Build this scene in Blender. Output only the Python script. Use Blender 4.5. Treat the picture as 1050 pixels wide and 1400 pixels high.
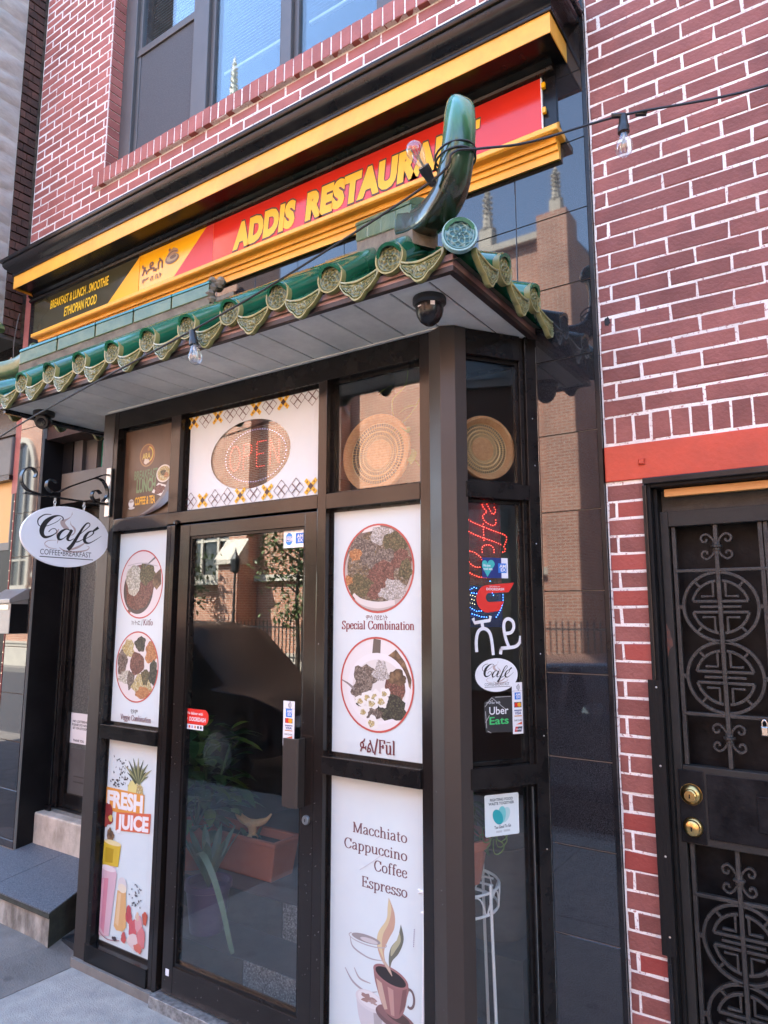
import bpy, math, random
from math import sin, cos, pi, radians, sqrt, atan2
from mathutils import Vector, Matrix

random.seed(7)
scene = bpy.context.scene
for o in list(bpy.data.objects):
    bpy.data.objects.remove(o, do_unlink=True)
COL = scene.collection

# ------------------------------------------------------------------ camera, sky, sun, exposure
cam_data = bpy.data.cameras.new('camera')
cam_data.sensor_fit = 'VERTICAL'
cam_data.sensor_height = 36.0
cam_data.lens = 958.65 / 1400 * 36.0
cam_data.clip_end = 800
cam = bpy.data.objects.new('camera', cam_data)
COL.objects.link(cam)
cam.location = (0, -2.6, 1.75)
cam.rotation_euler = (radians(90 + 8.28), 0, radians(34.05))
scene.camera = cam

SUN_AZ = radians(-34.5)      # measured from +Y towards +X: behind the shop, to the left
SUN_EL = radians(48)
world = bpy.data.worlds.new('World')
scene.world = world
world.use_nodes = True
wn = world.node_tree.nodes
bg = wn['Background']
sky = wn.new('ShaderNodeTexSky')
sky.sky_type = 'NISHITA'
sky.sun_disc = False
sky.sun_elevation = SUN_EL
sky.sun_rotation = SUN_AZ
sky.air_density = 1.0
sky.dust_density = 0.2
sky.ozone_density = 0.5
world.node_tree.links.new(sky.outputs[0], bg.inputs[0])
bg.inputs[1].default_value = 0.15
sl = bpy.data.lights.new('sun', 'SUN')
sl.energy = 5.0
sl.angle = radians(0.53)
sl.color = (1.0, 0.955, 0.89)
sun = bpy.data.objects.new('sun', sl)
COL.objects.link(sun)
sdir = Vector((sin(SUN_AZ) * cos(SUN_EL), cos(SUN_AZ) * cos(SUN_EL), sin(SUN_EL)))
sun.rotation_euler = sdir.to_track_quat('Z', 'Y').to_euler()
sun.location = sdir * 40
scene.view_settings.view_transform = 'Standard'
scene.view_settings.look = 'None'
scene.view_settings.gamma = 1
scene.view_settings.use_curve_mapping = False
scene.view_settings.exposure = 3.35
scene.cycles.max_bounces = 10
scene.cycles.transparent_max_bounces = 16
scene.cycles.use_denoising = True
scene.cycles.caustics_reflective = False
scene.cycles.caustics_refractive = False
scene.cycles.sample_clamp_indirect = 8

# ------------------------------------------------------------------ object helpers
def tag(o, label=None, cat=None, group=None, kind=None):
    if label: o['label'] = label
    if cat: o['category'] = cat
    if group: o['group'] = group
    if kind: o['kind'] = kind
    return o

def thing(name, label, cat, loc=(0, 0, 0), rz=0.0, group=None):
    o = bpy.data.objects.new(name, None)
    o.empty_display_size = 0.1
    COL.objects.link(o)
    o.location = loc
    o.rotation_euler = (0, 0, rz)
    return tag(o, label, cat, group)

def dup(o, parent=None, loc=None, rz=None):
    c = o.copy()
    COL.objects.link(c)
    c.parent = parent
    if loc is not None: c.location = loc
    if rz is not None: c.rotation_euler = (0, 0, rz)
    for ch in [x for x in bpy.data.objects if x.parent is o]:
        dup(ch, c)
    return c

class MB:
    """collects faces and builds one mesh object"""
    def __init__(s):
        s.v = []; s.f = []; s.m = []
    def add(s, vs, fs, mi=0):
        b = len(s.v)
        s.v.extend([tuple(p) for p in vs])
        s.f.extend([tuple(i + b for i in f) for f in fs])
        s.m.extend([mi] * len(fs))
        return s
    def box(s, x0, x1, y0, y1, z0, z1, mi=0):
        v = [(x0, y0, z0), (x1, y0, z0), (x1, y1, z0), (x0, y1, z0), (x0, y0, z1), (x1, y0, z1), (x1, y1, z1), (x0, y1, z1)]
        return s.add(v, [(3, 2, 1, 0), (4, 5, 6, 7), (0, 1, 5, 4), (1, 2, 6, 5), (2, 3, 7, 6), (3, 0, 4, 7)], mi)
    def cbox(s, x0, x1, y0, y1, z0, z1, c=0.003, mi=0):
        """box with chamfered front (y0) edges"""
        v = [(x0 + c, y0, z0 + c), (x1 - c, y0, z0 + c), (x1 - c, y0, z1 - c), (x0 + c, y0, z1 - c),
             (x0, y0 + c, z0), (x1, y0 + c, z0), (x1, y0 + c, z1), (x0, y0 + c, z1),
             (x0, y1, z0), (x1, y1, z0), (x1, y1, z1), (x0, y1, z1)]
        f = [(0, 1, 2, 3)]
        for k in range(4):
            n = (k + 1) % 4
            f.append((4 + k, 4 + n, n, k)); f.append((8 + k, 8 + n, 4 + n, 4 + k))
        f.append((11, 10, 9, 8))
        return s.add(v, f, mi)
    def prism(s, poly, axis, a, b, mi=0):
        """extrude polygon along axis ('x': poly in (y,z); 'y': (x,z); 'z': (x,y)) from a to b"""
        def mk(p, t):
            return (t, p[0], p[1]) if axis == 'x' else (p[0], t, p[1]) if axis == 'y' else (p[0], p[1], t)
        n = len(poly)
        v = [mk(p, a) for p in poly] + [mk(p, b) for p in poly]
        f = [(i, (i + 1) % n, n + (i + 1) % n, n + i) for i in range(n)]
        f += [tuple(range(n - 1, -1, -1)), tuple(range(n, 2 * n))]
        return s.add(v, f, mi)
    def tube(s, pts, r, n=8, mi=0, cap=True):
        pts = [Vector(p) for p in pts]
        rs = r if isinstance(r, (list, tuple)) else [r] * len(pts)
        t0 = (pts[1] - pts[0]).normalized()
        up = Vector((0, 0, 1)) if abs(t0.z) < 0.9 else Vector((1, 0, 0))
        a = t0.cross(up).normalized(); rings = []
        for i, p in enumerate(pts):
            t = (pts[min(i + 1, len(pts) - 1)] - pts[max(i - 1, 0)]).normalized()
            a = (a - t * a.dot(t)).normalized(); b = t.cross(a)
            rings.append([p + (a * cos(2 * pi * k / n) + b * sin(2 * pi * k / n)) * rs[i] for k in range(n)])
        v = [q for ring in rings for q in ring]
        f = [(i * n + k, i * n + (k + 1) % n, (i + 1) * n + (k + 1) % n, (i + 1) * n + k) for i in range(len(pts) - 1) for k in range(n)]
        if cap: f += [tuple(range(n - 1, -1, -1)), tuple(range((len(pts) - 1) * n, len(pts) * n))]
        return s.add(v, f, mi)
    def lathe(s, prof, o=(0, 0, 0), n=20, axis='z', mi=0):
        """profile of (r, h) turned about an axis through o"""
        v = []
        for r, h in prof:
            for k in range(n):
                c, d = r * cos(2 * pi * k / n), r * sin(2 * pi * k / n)
                p = (c, d, h) if axis == 'z' else (c, h, d) if axis == 'y' else (h, c, d)
                v.append((p[0] + o[0], p[1] + o[1], p[2] + o[2]))
        f = [(i * n + k, i * n + (k + 1) % n, (i + 1) * n + (k + 1) % n, (i + 1) * n + k) for i in range(len(prof) - 1) for k in range(n)]
        f += [tuple(range(n - 1, -1, -1)), tuple(range((len(prof) - 1) * n, len(prof) * n))]
        return s.add(v, f, mi)
    def strip(s, pts, w, y0, y1, mi=0):
        """flat bar following a polyline in the xz plane, w wide, from y0 to y1"""
        n = len(pts); L = []; R = []
        for i in range(n):
            a = pts[max(i - 1, 0)]; b = pts[min(i + 1, n - 1)]
            dx, dz = b[0] - a[0], b[1] - a[1]; l = sqrt(dx * dx + dz * dz) or 1
            L.append((pts[i][0] - dz / l * w / 2, pts[i][1] + dx / l * w / 2)); R.append((pts[i][0] + dz / l * w / 2, pts[i][1] - dx / l * w / 2))
        v = []
        for i in range(n):
            v += [(L[i][0], y0, L[i][1]), (R[i][0], y0, R[i][1]), (R[i][0], y1, R[i][1]), (L[i][0], y1, L[i][1])]
        f = []
        for i in range(n - 1):
            for k in range(4):
                f.append((i * 4 + k, i * 4 + (k + 1) % 4, i * 4 + 4 + (k + 1) % 4, i * 4 + 4 + k))
        f += [(3, 2, 1, 0), (4 * n - 4, 4 * n - 3, 4 * n - 2, 4 * n - 1)]
        return s.add(v, f, mi)
    def build(s, name, mats, parent=None, smooth=False, bevel=0, fix=True):
        me = bpy.data.meshes.new(name)
        me.from_pydata(s.v, [], s.f)
        for m in (mats if isinstance(mats, (list, tuple)) else [mats]): me.materials.append(M[m])
        me.polygons.foreach_set('material_index', s.m)
        if fix:
            import bmesh
            bm = bmesh.new(); bm.from_mesh(me)
            bmesh.ops.recalc_face_normals(bm, faces=bm.faces)
            bm.to_mesh(me); bm.free()
        if smooth:
            me.polygons.foreach_set('use_smooth', [True] * len(me.polygons))
            try: me.set_sharp_from_angle(angle=radians(38))
            except Exception: pass
        me.update()
        o = bpy.data.objects.new(name, me)
        COL.objects.link(o)
        o.parent = parent
        if bevel:
            b = o.modifiers.new('bevel', 'BEVEL'); b.width = bevel; b.segments = 2; b.limit_method = 'ANGLE'; b.angle_limit = radians(40)
        return o

def part(name, mat, parent, *boxes, bevel=0):
    m = MB()
    for b in boxes: m.box(*b)
    return m.build(name, mat, parent, bevel=bevel)

def struct(o):
    o['kind'] = 'structure'; return o

def smoothpts(p, k=6):
    """Catmull-Rom through the points, any dimension"""
    if len(p) < 3: return list(p)
    q = [p[0]] + list(p) + [p[-1]]; out = []
    for i in range(1, len(q) - 2):
        for j in range(k):
            t = j / k
            out.append(tuple(0.5 * (2 * b + (c - a) * t + (2 * a - 5 * b + 4 * c - d) * t * t + (3 * b - a - 3 * c + d) * t ** 3)
                             for a, b, c, d in zip(q[i - 1], q[i], q[i + 1], q[i + 2])))
    out.append(tuple(p[-1]))
    return out

# ------------------------------------------------------------------ materials
M = {}
def nd(t, kind, **kw):
    n = t.nodes.new(kind)
    for k, v in kw.items():
        if k.startswith('i_'): n.inputs[k[2:].replace('_', ' ')].default_value = v
        else: setattr(n, k, v)
    return n

def pm(name, col, rough=0.5, metal=0.0, spec=0.5, var=0.0, vs=4.0, col2=None, bump=0.0, bs=60.0, coat=0.0, orand=0.0, rvar=0.0, detail=6.0, stretch=None, ramp=(0.35, 0.65), coat_rough=0.05, spots=0.0, spot_scale=6.0, grime=0.0, gs=1.6):
    """Principled with world-space noise: var mixes towards col2 (or a darker col), orand varies each object, bump gives fine relief"""
    m = bpy.data.materials.new(name); m.use_nodes = True
    t = m.node_tree; L = t.links.new
    p = t.nodes['Principled BSDF']
    p.inputs['Base Color'].default_value = (*col, 1)
    p.inputs['Roughness'].default_value = rough
    p.inputs['Metallic'].default_value = metal
    p.inputs['Specular IOR Level'].default_value = spec
    p.inputs['Coat Weight'].default_value = coat
    p.inputs['Coat Roughness'].default_value = coat_rough
    geo = nd(t, 'ShaderNodeNewGeometry')
    vec = geo.outputs['Position']
    if stretch:
        mp = nd(t, 'ShaderNodeMapping'); mp.inputs['Scale'].default_value = stretch
        L(vec, mp.inputs['Vector']); vec = mp.outputs[0]
    csock = None
    if var:
        n = nd(t, 'ShaderNodeTexNoise', i_Scale=vs, i_Detail=detail, i_Roughness=0.62)
        L(vec, n.inputs['Vector'])
        r = nd(t, 'ShaderNodeValToRGB'); r.color_ramp.elements[0].position = ramp[0]; r.color_ramp.elements[1].position = ramp[1]
        L(n.outputs['Fac'], r.inputs['Fac'])
        c2 = col2 or tuple(c * 0.55 for c in col)
        mx = nd(t, 'ShaderNodeMix', data_type='RGBA')
        mul = nd(t, 'ShaderNodeMath', operation='MULTIPLY'); mul.inputs[1].default_value = var
        L(r.outputs['Color'], mul.inputs[0]); L(mul.outputs[0], mx.inputs['Factor'])
        mx.inputs['A'].default_value = (*col, 1); mx.inputs['B'].default_value = (*c2, 1)
        csock = mx.outputs['Result']
        if rvar:
            ra = nd(t, 'ShaderNodeMath', operation='MULTIPLY_ADD'); ra.inputs[1].default_value = rvar; ra.inputs[2].default_value = rough
            L(n.outputs['Fac'], ra.inputs[0]); L(ra.outputs[0], p.inputs['Roughness'])
    if spots:
        vo = nd(t, 'ShaderNodeTexVoronoi', i_Scale=spot_scale); vo.inputs['Randomness'].default_value = 1.0; L(geo.outputs['Position'], vo.inputs['Vector'])
        vn = nd(t, 'ShaderNodeTexNoise', i_Scale=spot_scale * 9, i_Detail=3.0); L(geo.outputs['Position'], vn.inputs['Vector'])
        va = nd(t, 'ShaderNodeMath', operation='MULTIPLY_ADD'); va.inputs[1].default_value = 0.16; L(vn.outputs['Fac'], va.inputs[0]); L(vo.outputs['Distance'], va.inputs[2])
        vm = nd(t, 'ShaderNodeMapRange'); vm.inputs['From Min'].default_value = 0.17; vm.inputs['From Max'].default_value = 0.24; vm.inputs['To Min'].default_value = spots; vm.inputs['To Max'].default_value = 0.0
        L(va.outputs[0], vm.inputs['Value'])
        m3 = nd(t, 'ShaderNodeMix', data_type='RGBA'); m3.inputs['B'].default_value = (*[c * .35 for c in col], 1); L(vm.outputs[0], m3.inputs['Factor'])
        if csock is not None: L(csock, m3.inputs['A'])
        else: m3.inputs['A'].default_value = (*col, 1)
        csock = m3.outputs['Result']
    if orand:
        oi = nd(t, 'ShaderNodeObjectInfo')
        hs = nd(t, 'ShaderNodeHueSaturation')
        ma = nd(t, 'ShaderNodeMath', operation='MULTIPLY_ADD'); ma.inputs[1].default_value = orand * 2; ma.inputs[2].default_value = 1 - orand
        L(oi.outputs['Random'], ma.inputs[0]); L(ma.outputs[0], hs.inputs['Value'])
        if csock is not None: L(csock, hs.inputs['Color'])
        else: hs.inputs['Color'].default_value = (*col, 1)
        csock = hs.outputs['Color']
    if grime:
        gn = nd(t, 'ShaderNodeTexNoise', i_Scale=gs, i_Detail=9.0, i_Roughness=0.7); L(geo.outputs['Position'], gn.inputs['Vector'])
        gm = nd(t, 'ShaderNodeMapRange'); gm.inputs['From Min'].default_value = 0.35; gm.inputs['From Max'].default_value = 0.62; gm.inputs['To Min'].default_value = 1 - grime; gm.inputs['To Max'].default_value = 1.06
        L(gn.outputs['Fac'], gm.inputs['Value'])
        gh = nd(t, 'ShaderNodeHueSaturation'); L(gm.outputs[0], gh.inputs['Value'])
        if csock is not None: L(csock, gh.inputs['Color'])
        else: gh.inputs['Color'].default_value = (*col, 1)
        csock = gh.outputs['Color']
    if csock is not None: L(csock, p.inputs['Base Color'])
    if bump:
        n2 = nd(t, 'ShaderNodeTexNoise', i_Scale=bs, i_Detail=5.0)
        L(vec, n2.inputs['Vector'])
        b = nd(t, 'ShaderNodeBump', i_Strength=bump, i_Distance=0.004)
        L(n2.outputs['Fac'], b.inputs['Height']); L(b.outputs[0], p.inputs['Normal'])
    M[name] = m
    return m

def glass(name, tint=(0.9, 0.93, 0.92), rough=0.0, ior=1.5, dust_or_sheen=0.0):
    """clear pane: transparent body with a Fresnel reflection on each face, and a thin film of dust or painted sheen"""
    m = bpy.data.materials.new(name); m.use_nodes = True
    t = m.node_tree; t.nodes.clear(); L = t.links.new
    out = nd(t, 'ShaderNodeOutputMaterial'); fr = nd(t, 'ShaderNodeFresnel', i_IOR=ior)
    tr = nd(t, 'ShaderNodeBsdfTransparent'); tr.inputs[0].default_value = (*tint, 1)
    gl = nd(t, 'ShaderNodeBsdfGlossy'); gl.inputs['Roughness'].default_value = rough; gl.inputs['Color'].default_value = (1, 1, 1, 1)
    geo = nd(t, 'ShaderNodeNewGeometry')
    wob = nd(t, 'ShaderNodeTexNoise', i_Scale=1.7, i_Detail=1.0); L(geo.outputs['Position'], wob.inputs['Vector'])
    bp = nd(t, 'ShaderNodeBump', i_Strength=0.05, i_Distance=0.01); L(wob.outputs['Fac'], bp.inputs['Height']); L(bp.outputs[0], gl.inputs['Normal'])
    bi = nd(t, 'ShaderNodeMapRange'); bi.inputs['To Min'].default_value = ior; bi.inputs['To Max'].default_value = 1 / ior
    L(geo.outputs['Backfacing'], bi.inputs['Value']); L(bi.outputs[0], fr.inputs['IOR'])   # same reflectance on both faces of a thin pane
    mx = nd(t, 'ShaderNodeMixShader')
    L(fr.outputs[0], mx.inputs[0]); L(tr.outputs[0], mx.inputs[1]); L(gl.outputs[0], mx.inputs[2])
    last = mx.outputs[0]
    if dust_or_sheen:
        mp = nd(t, 'ShaderNodeMapping'); mp.inputs['Scale'].default_value = (9, 9, 1.2); L(geo.outputs['Position'], mp.inputs['Vector'])
        n = nd(t, 'ShaderNodeTexNoise', i_Scale=3.0, i_Detail=8.0, i_Roughness=0.7); L(mp.outputs[0], n.inputs['Vector'])
        r = nd(t, 'ShaderNodeMapRange'); r.inputs['From Min'].default_value = 0.45; r.inputs['From Max'].default_value = 0.8; r.inputs['To Max'].default_value = dust_or_sheen
        L(n.outputs['Fac'], r.inputs['Value'])
        df = nd(t, 'ShaderNodeBsdfDiffuse'); df.inputs['Color'].default_value = (0.5, 0.5, 0.5, 1)
        m2 = nd(t, 'ShaderNodeMixShader'); L(r.outputs[0], m2.inputs[0]); L(last, m2.inputs[1]); L(df.outputs[0], m2.inputs[2]); last = m2.outputs[0]
    L(last, out.inputs[0]); M[name] = m

def cells(name, cols, scale, rough=0.5, mortar=None, bump=0.0):
    """speckle of cells in several colours (granite grain, printed food)"""
    m = bpy.data.materials.new(name); m.use_nodes = True
    t = m.node_tree; L = t.links.new; p = t.nodes['Principled BSDF']
    p.inputs['Roughness'].default_value = rough
    geo = nd(t, 'ShaderNodeNewGeometry')
    nz = nd(t, 'ShaderNodeTexNoise', i_Scale=scale * 0.9, i_Detail=3.0); L(geo.outputs['Position'], nz.inputs['Vector'])
    mxv = nd(t, 'ShaderNodeMix', data_type='VECTOR'); mxv.inputs['Factor'].default_value = 0.012
    L(geo.outputs['Position'], mxv.inputs['A']); L(nz.outputs['Color'], mxv.inputs['B'])
    v = nd(t, 'ShaderNodeTexVoronoi', i_Scale=scale); L(mxv.outputs['Result'], v.inputs['Vector'])
    sp = nd(t, 'ShaderNodeSeparateColor'); L(v.outputs['Color'], sp.inputs[0])
    r = nd(t, 'ShaderNodeValToRGB'); r.color_ramp.interpolation = 'LINEAR'
    el = r.color_ramp.elements
    while len(el) > 1: el.remove(el[-1])
    el[0].position = 0; el[0].color = (*cols[0], 1)
    for i, c in enumerate(cols[1:]):
        e = el.new((i + 1) / len(cols)); e.color = (*c, 1)
    L(sp.outputs[0], r.inputs[0])
    dk = nd(t, 'ShaderNodeMapRange'); dk.inputs['From Max'].default_value = 0.75; dk.inputs['To Min'].default_value = 1.15; dk.inputs['To Max'].default_value = 0.45
    L(v.outputs['Distance'], dk.inputs['Value'])
    hs = nd(t, 'ShaderNodeHueSaturation'); L(r.outputs[0], hs.inputs['Color'])
    n3 = nd(t, 'ShaderNodeTexNoise', i_Scale=scale * 2.5, i_Detail=2.0); L(geo.outputs['Position'], n3.inputs['Vector'])
    ml = nd(t, 'ShaderNodeMath', operation='MULTIPLY_ADD'); ml.inputs[1].default_value = 1.1; ml.inputs[2].default_value = 0.45; L(n3.outputs['Fac'], ml.inputs[0])
    m9 = nd(t, 'ShaderNodeMath', operation='MULTIPLY'); L(ml.outputs[0], m9.inputs[0]); L(dk.outputs[0], m9.inputs[1]); L(m9.outputs[0], hs.inputs['Value']); L(hs.outputs[0], p.inputs['Base Color'])
    M[name] = m

def emit(name, col, s):
    m = bpy.data.materials.new(name); m.use_nodes = True
    p = m.node_tree.nodes['Principled BSDF']
    p.inputs['Base Color'].default_value = (*[c * .3 for c in col], 1)
    p.inputs['Emission Color'].default_value = (*col, 1); p.inputs['Emission Strength'].default_value = s
    M[name] = m

def ink(name='ink', rough=0.4):
    m = bpy.data.materials.new(name); m.use_nodes = True
    t = m.node_tree; p = t.nodes['Principled BSDF']; p.inputs['Roughness'].default_value = rough
    a = nd(t, 'ShaderNodeAttribute', attribute_name='ink_colour')
    t.links.new(a.outputs['Color'], p.inputs['Base Color']); M[name] = m
ink()

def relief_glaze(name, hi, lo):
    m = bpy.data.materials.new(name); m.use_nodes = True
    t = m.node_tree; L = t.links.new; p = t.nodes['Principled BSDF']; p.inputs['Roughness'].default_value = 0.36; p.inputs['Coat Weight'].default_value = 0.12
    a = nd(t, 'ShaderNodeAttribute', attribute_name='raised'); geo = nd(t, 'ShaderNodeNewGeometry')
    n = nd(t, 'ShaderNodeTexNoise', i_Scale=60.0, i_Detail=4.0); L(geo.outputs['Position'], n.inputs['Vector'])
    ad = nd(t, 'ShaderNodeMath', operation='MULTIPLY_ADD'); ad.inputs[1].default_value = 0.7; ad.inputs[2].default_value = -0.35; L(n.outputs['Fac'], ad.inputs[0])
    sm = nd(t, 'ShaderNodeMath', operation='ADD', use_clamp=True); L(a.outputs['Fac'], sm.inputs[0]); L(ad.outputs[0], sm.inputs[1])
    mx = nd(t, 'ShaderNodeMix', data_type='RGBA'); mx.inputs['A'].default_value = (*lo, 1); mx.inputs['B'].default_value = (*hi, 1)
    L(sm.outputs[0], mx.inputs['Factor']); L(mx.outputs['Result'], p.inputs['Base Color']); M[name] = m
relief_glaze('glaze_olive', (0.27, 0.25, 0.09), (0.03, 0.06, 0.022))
relief_glaze('glaze_blue_lit', (0.25, 0.42, 0.40), (0.01, 0.10, 0.12))  # bluish light on the corner cap is put into its glaze colour

def horn_glaze(name):
    """ceramic horn: dark unglazed brown-green below, green-teal glaze run down from the tip"""
    m = bpy.data.materials.new(name); m.use_nodes = True
    t = m.node_tree; L = t.links.new; p = t.nodes['Principled BSDF']; p.inputs['Roughness'].default_value = 0.2; p.inputs['Coat Weight'].default_value = 0.4
    geo = nd(t, 'ShaderNodeNewGeometry'); sp = nd(t, 'ShaderNodeSeparateXYZ'); L(geo.outputs['Position'], sp.inputs[0])
    mp = nd(t, 'ShaderNodeMapping'); mp.inputs['Scale'].default_value = (40, 40, 9); L(geo.outputs['Position'], mp.inputs['Vector'])
    n = nd(t, 'ShaderNodeTexNoise', i_Scale=1.0, i_Detail=6.0); L(mp.outputs[0], n.inputs['Vector'])
    a = nd(t, 'ShaderNodeMath', operation='MULTIPLY_ADD'); a.inputs[1].default_value = 0.22; L(n.outputs['Fac'], a.inputs[0]); L(sp.outputs['Z'], a.inputs[2])
    r = nd(t, 'ShaderNodeMapRange'); r.inputs['From Min'].default_value = 3.22; r.inputs['From Max'].default_value = 3.56; L(a.outputs[0], r.inputs['Value'])
    cr = nd(t, 'ShaderNodeValToRGB'); e = cr.color_ramp.elements; e[0].position = 0.0; e[0].color = (0.020, 0.024, 0.012, 1); e[1].position = 1.0; e[1].color = (0.03, 0.22, 0.17, 1)
    q = e.new(0.38); q.color = (0.020, 0.075, 0.03, 1); q = e.new(0.62); q.color = (0.05, 0.16, 0.06, 1)
    L(r.outputs[0], cr.inputs[0]); L(cr.outputs[0], p.inputs['Base Color'])
    n2 = nd(t, 'ShaderNodeTexNoise', i_Scale=45.0, i_Detail=5.0); L(geo.outputs['Position'], n2.inputs['Vector'])
    b = nd(t, 'ShaderNodeBump', i_Strength=0.25, i_Distance=0.004); L(n2.outputs['Fac'], b.inputs['Height']); L(b.outputs[0], p.inputs['Normal']); M[name] = m
horn_glaze('glaze_horn')

def brickwall(name, c1, c2, mortar, bw=0.215, rh=0.0665, ms=0.008, rough=0.8, axis='xz'):
    m = bpy.data.materials.new(name); m.use_nodes = True
    t = m.node_tree; L = t.links.new; p = t.nodes['Principled BSDF']; p.inputs['Roughness'].default_value = rough
    geo = nd(t, 'ShaderNodeNewGeometry'); sp = nd(t, 'ShaderNodeSeparateXYZ'); cb = nd(t, 'ShaderNodeCombineXYZ')
    L(geo.outputs['Position'], sp.inputs[0])
    ad = nd(t, 'ShaderNodeMath', operation='ADD'); L(sp.outputs['X'], ad.inputs[0]); L(sp.outputs['Y'], ad.inputs[1])
    L(ad.outputs[0], cb.inputs['X']); L(sp.outputs['Z'], cb.inputs['Y'])
    b = nd(t, 'ShaderNodeTexBrick', i_Scale=1.0); L(cb.outputs[0], b.inputs['Vector'])
    b.inputs['Brick Width'].default_value = bw; b.inputs['Row Height'].default_value = rh; b.inputs['Mortar Size'].default_value = ms
    b.inputs['Color1'].default_value = (*c1, 1); b.inputs['Color2'].default_value = (*c2, 1); b.inputs['Mortar'].default_value = (*mortar, 1)
    n = nd(t, 'ShaderNodeTexNoise', i_Scale=1.3, i_Detail=6.0); L(geo.outputs['Position'], n.inputs['Vector'])
    hs = nd(t, 'ShaderNodeHueSaturation'); ml = nd(t, 'ShaderNodeMath', operation='MULTIPLY_ADD'); ml.inputs[1].default_value = 0.8; ml.inputs[2].default_value = 0.6
    L(n.outputs['Fac'], ml.inputs[0]); L(ml.outputs[0], hs.inputs['Value']); L(b.outputs['Color'], hs.inputs['Color']); L(hs.outputs[0], p.inputs['Base Color'])
    M[name] = m

pm('brick_paint', (0.38, 0.135, 0.116), 0.6, spec=0.3, var=0.5, vs=9, col2=(0.30, 0.096, 0.083), bump=0.8, bs=110, orand=0.11, grime=0.28, gs=2.4)
pm('brick_paint_dull', (0.265, 0.098, 0.083), 0.6, spec=0.3, var=0.55, vs=6, col2=(0.20, 0.066, 0.058), bump=1.0, bs=80, orand=0.15, grime=0.32, gs=2.8)
pm('brick_paint_fresh', (0.28, 0.050, 0.040), 0.5, var=0.5, vs=8, col2=(0.22, 0.03, 0.026), bump=0.6, bs=80, orand=0.12)
pm('joint_white', (0.80, 0.78, 0.75), 0.8, var=0.85, vs=75, col2=(0.33, 0.12, 0.11), bump=0.8, bs=150, ramp=(0.56, 0.64), grime=0.25, gs=3)
pm('red_beam', (0.50, 0.055, 0.022), 0.45, var=0.35, vs=3.5, col2=(0.40, 0.05, 0.025), bump=0.4, bs=60, grime=0.25, gs=3)
pm('old_brick', (0.075, 0.032, 0.022), 0.85, var=0.8, vs=14, col2=(0.03, 0.016, 0.012), bump=0.8, bs=60, orand=0.35)
pm('old_mortar', (0.20, 0.15, 0.115), 0.9, var=0.8, vs=20, col2=(0.06, 0.045, 0.035))
pm('stone_grey', (0.40, 0.37, 0.33), 0.85, var=0.8, vs=4, col2=(0.24, 0.22, 0.20), bump=0.9, bs=25, orand=0.12, stretch=(1, 1, 2.2))
pm('granite', (0.010, 0.011, 0.014), 0.015, spec=0.85, var=0.8, vs=420, col2=(0.05, 0.05, 0.055), detail=2.0, ramp=(0.5, 0.62), rvar=0.02)
pm('granite_dull', (0.03, 0.033, 0.04), 0.22, spec=0.5, var=0.8, vs=160, col2=(0.085, 0.088, 0.095), detail=2.0)
pm('granite_seam', (0.20, 0.19, 0.17), 0.8)
pm('trim_black', (0.006, 0.006, 0.007), 0.16, spec=0.3, var=0.4, vs=6, col2=(0.03, 0.028, 0.028), bump=0.12, bs=30, rvar=0.15)
pm('black_panel', (0.007, 0.0065, 0.007), 0.45, spec=0.12, var=0.3, vs=3, col2=(0.03, 0.028, 0.028))
pm('yellow_paint', (0.84, 0.43, 0.055), 0.42, var=0.5, vs=7, col2=(0.74, 0.35, 0.04), bump=0.35, bs=40, grime=0.2, gs=4)
pm('bronze', (0.013, 0.0095, 0.008), 0.13, spec=0.45, var=0.5, vs=5, col2=(0.016, 0.012, 0.010), bump=0.04, bs=40, rvar=0.06, stretch=(3, 3, .5))
pm('bronze_post', (0.045, 0.037, 0.032), 0.3, metal=0.1, spec=0.4, var=0.55, vs=6, col2=(0.038, 0.029, 0.024), bump=0.1, bs=22, rvar=0.12)
pm('black_frame', (0.006, 0.0055, 0.0055), 0.14, spec=0.28, var=0.4, vs=9, col2=(0.03, 0.026, 0.024), bump=0.05, bs=40, rvar=0.15)
pm('window_grey', (0.085, 0.082, 0.082), 0.42, var=0.3, vs=5)
pm('screen', (0.05, 0.055, 0.065), 0.75, var=0.5, vs=150, col2=(0.10, 0.105, 0.115), detail=2)
pm('blind', (0.62, 0.63, 0.62), 0.6)
pm('glaze_green', (0.020, 0.155, 0.078), 0.13, spec=0.6, var=0.65, vs=5, col2=(0.010, 0.080, 0.042), coat=0.6, bump=0.12, bs=40, orand=0.12)
pm('glaze_teal', (0.022, 0.18, 0.13), 0.12, spec=0.6, var=0.65, vs=6, col2=(0.01, 0.07, 0.05), coat=0.7, bump=0.10, bs=40, orand=0.1)
pm('glaze_pale', (0.14, 0.19, 0.085), 0.3, spec=0.5, var=0.8, vs=16, col2=(0.05, 0.11, 0.05), coat=0.5, bump=0.3, bs=60)
pm('glaze_dark', (0.010, 0.030, 0.016), 0.28, spec=0.4, var=0.8, vs=9, col2=(0.030, 0.028, 0.010), coat=0.2, bump=0.2, bs=40)
pm('cement', (0.22, 0.19, 0.14), 0.9, var=0.8, vs=18, col2=(0.10, 0.085, 0.065), bump=0.9, bs=55)
pm('roof_deck', (0.045, 0.055, 0.03), 0.8, var=0.8, vs=20, col2=(0.10, 0.085, 0.06), bump=0.8, bs=50)
pm('fascia_brown', (0.36, 0.22, 0.19), 0.5, var=0.7, vs=7, col2=(0.22, 0.13, 0.115), bump=0.35, bs=30, stretch=(1, 1, 2.5))
pm('fascia_dark', (0.035, 0.022, 0.019), 0.5)
pm('soffit', (0.82, 0.80, 0.73), 0.5, var=0.3, vs=3, col2=(0.68, 0.66, 0.60), orand=0.04, grime=0.25, gs=3)
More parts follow.
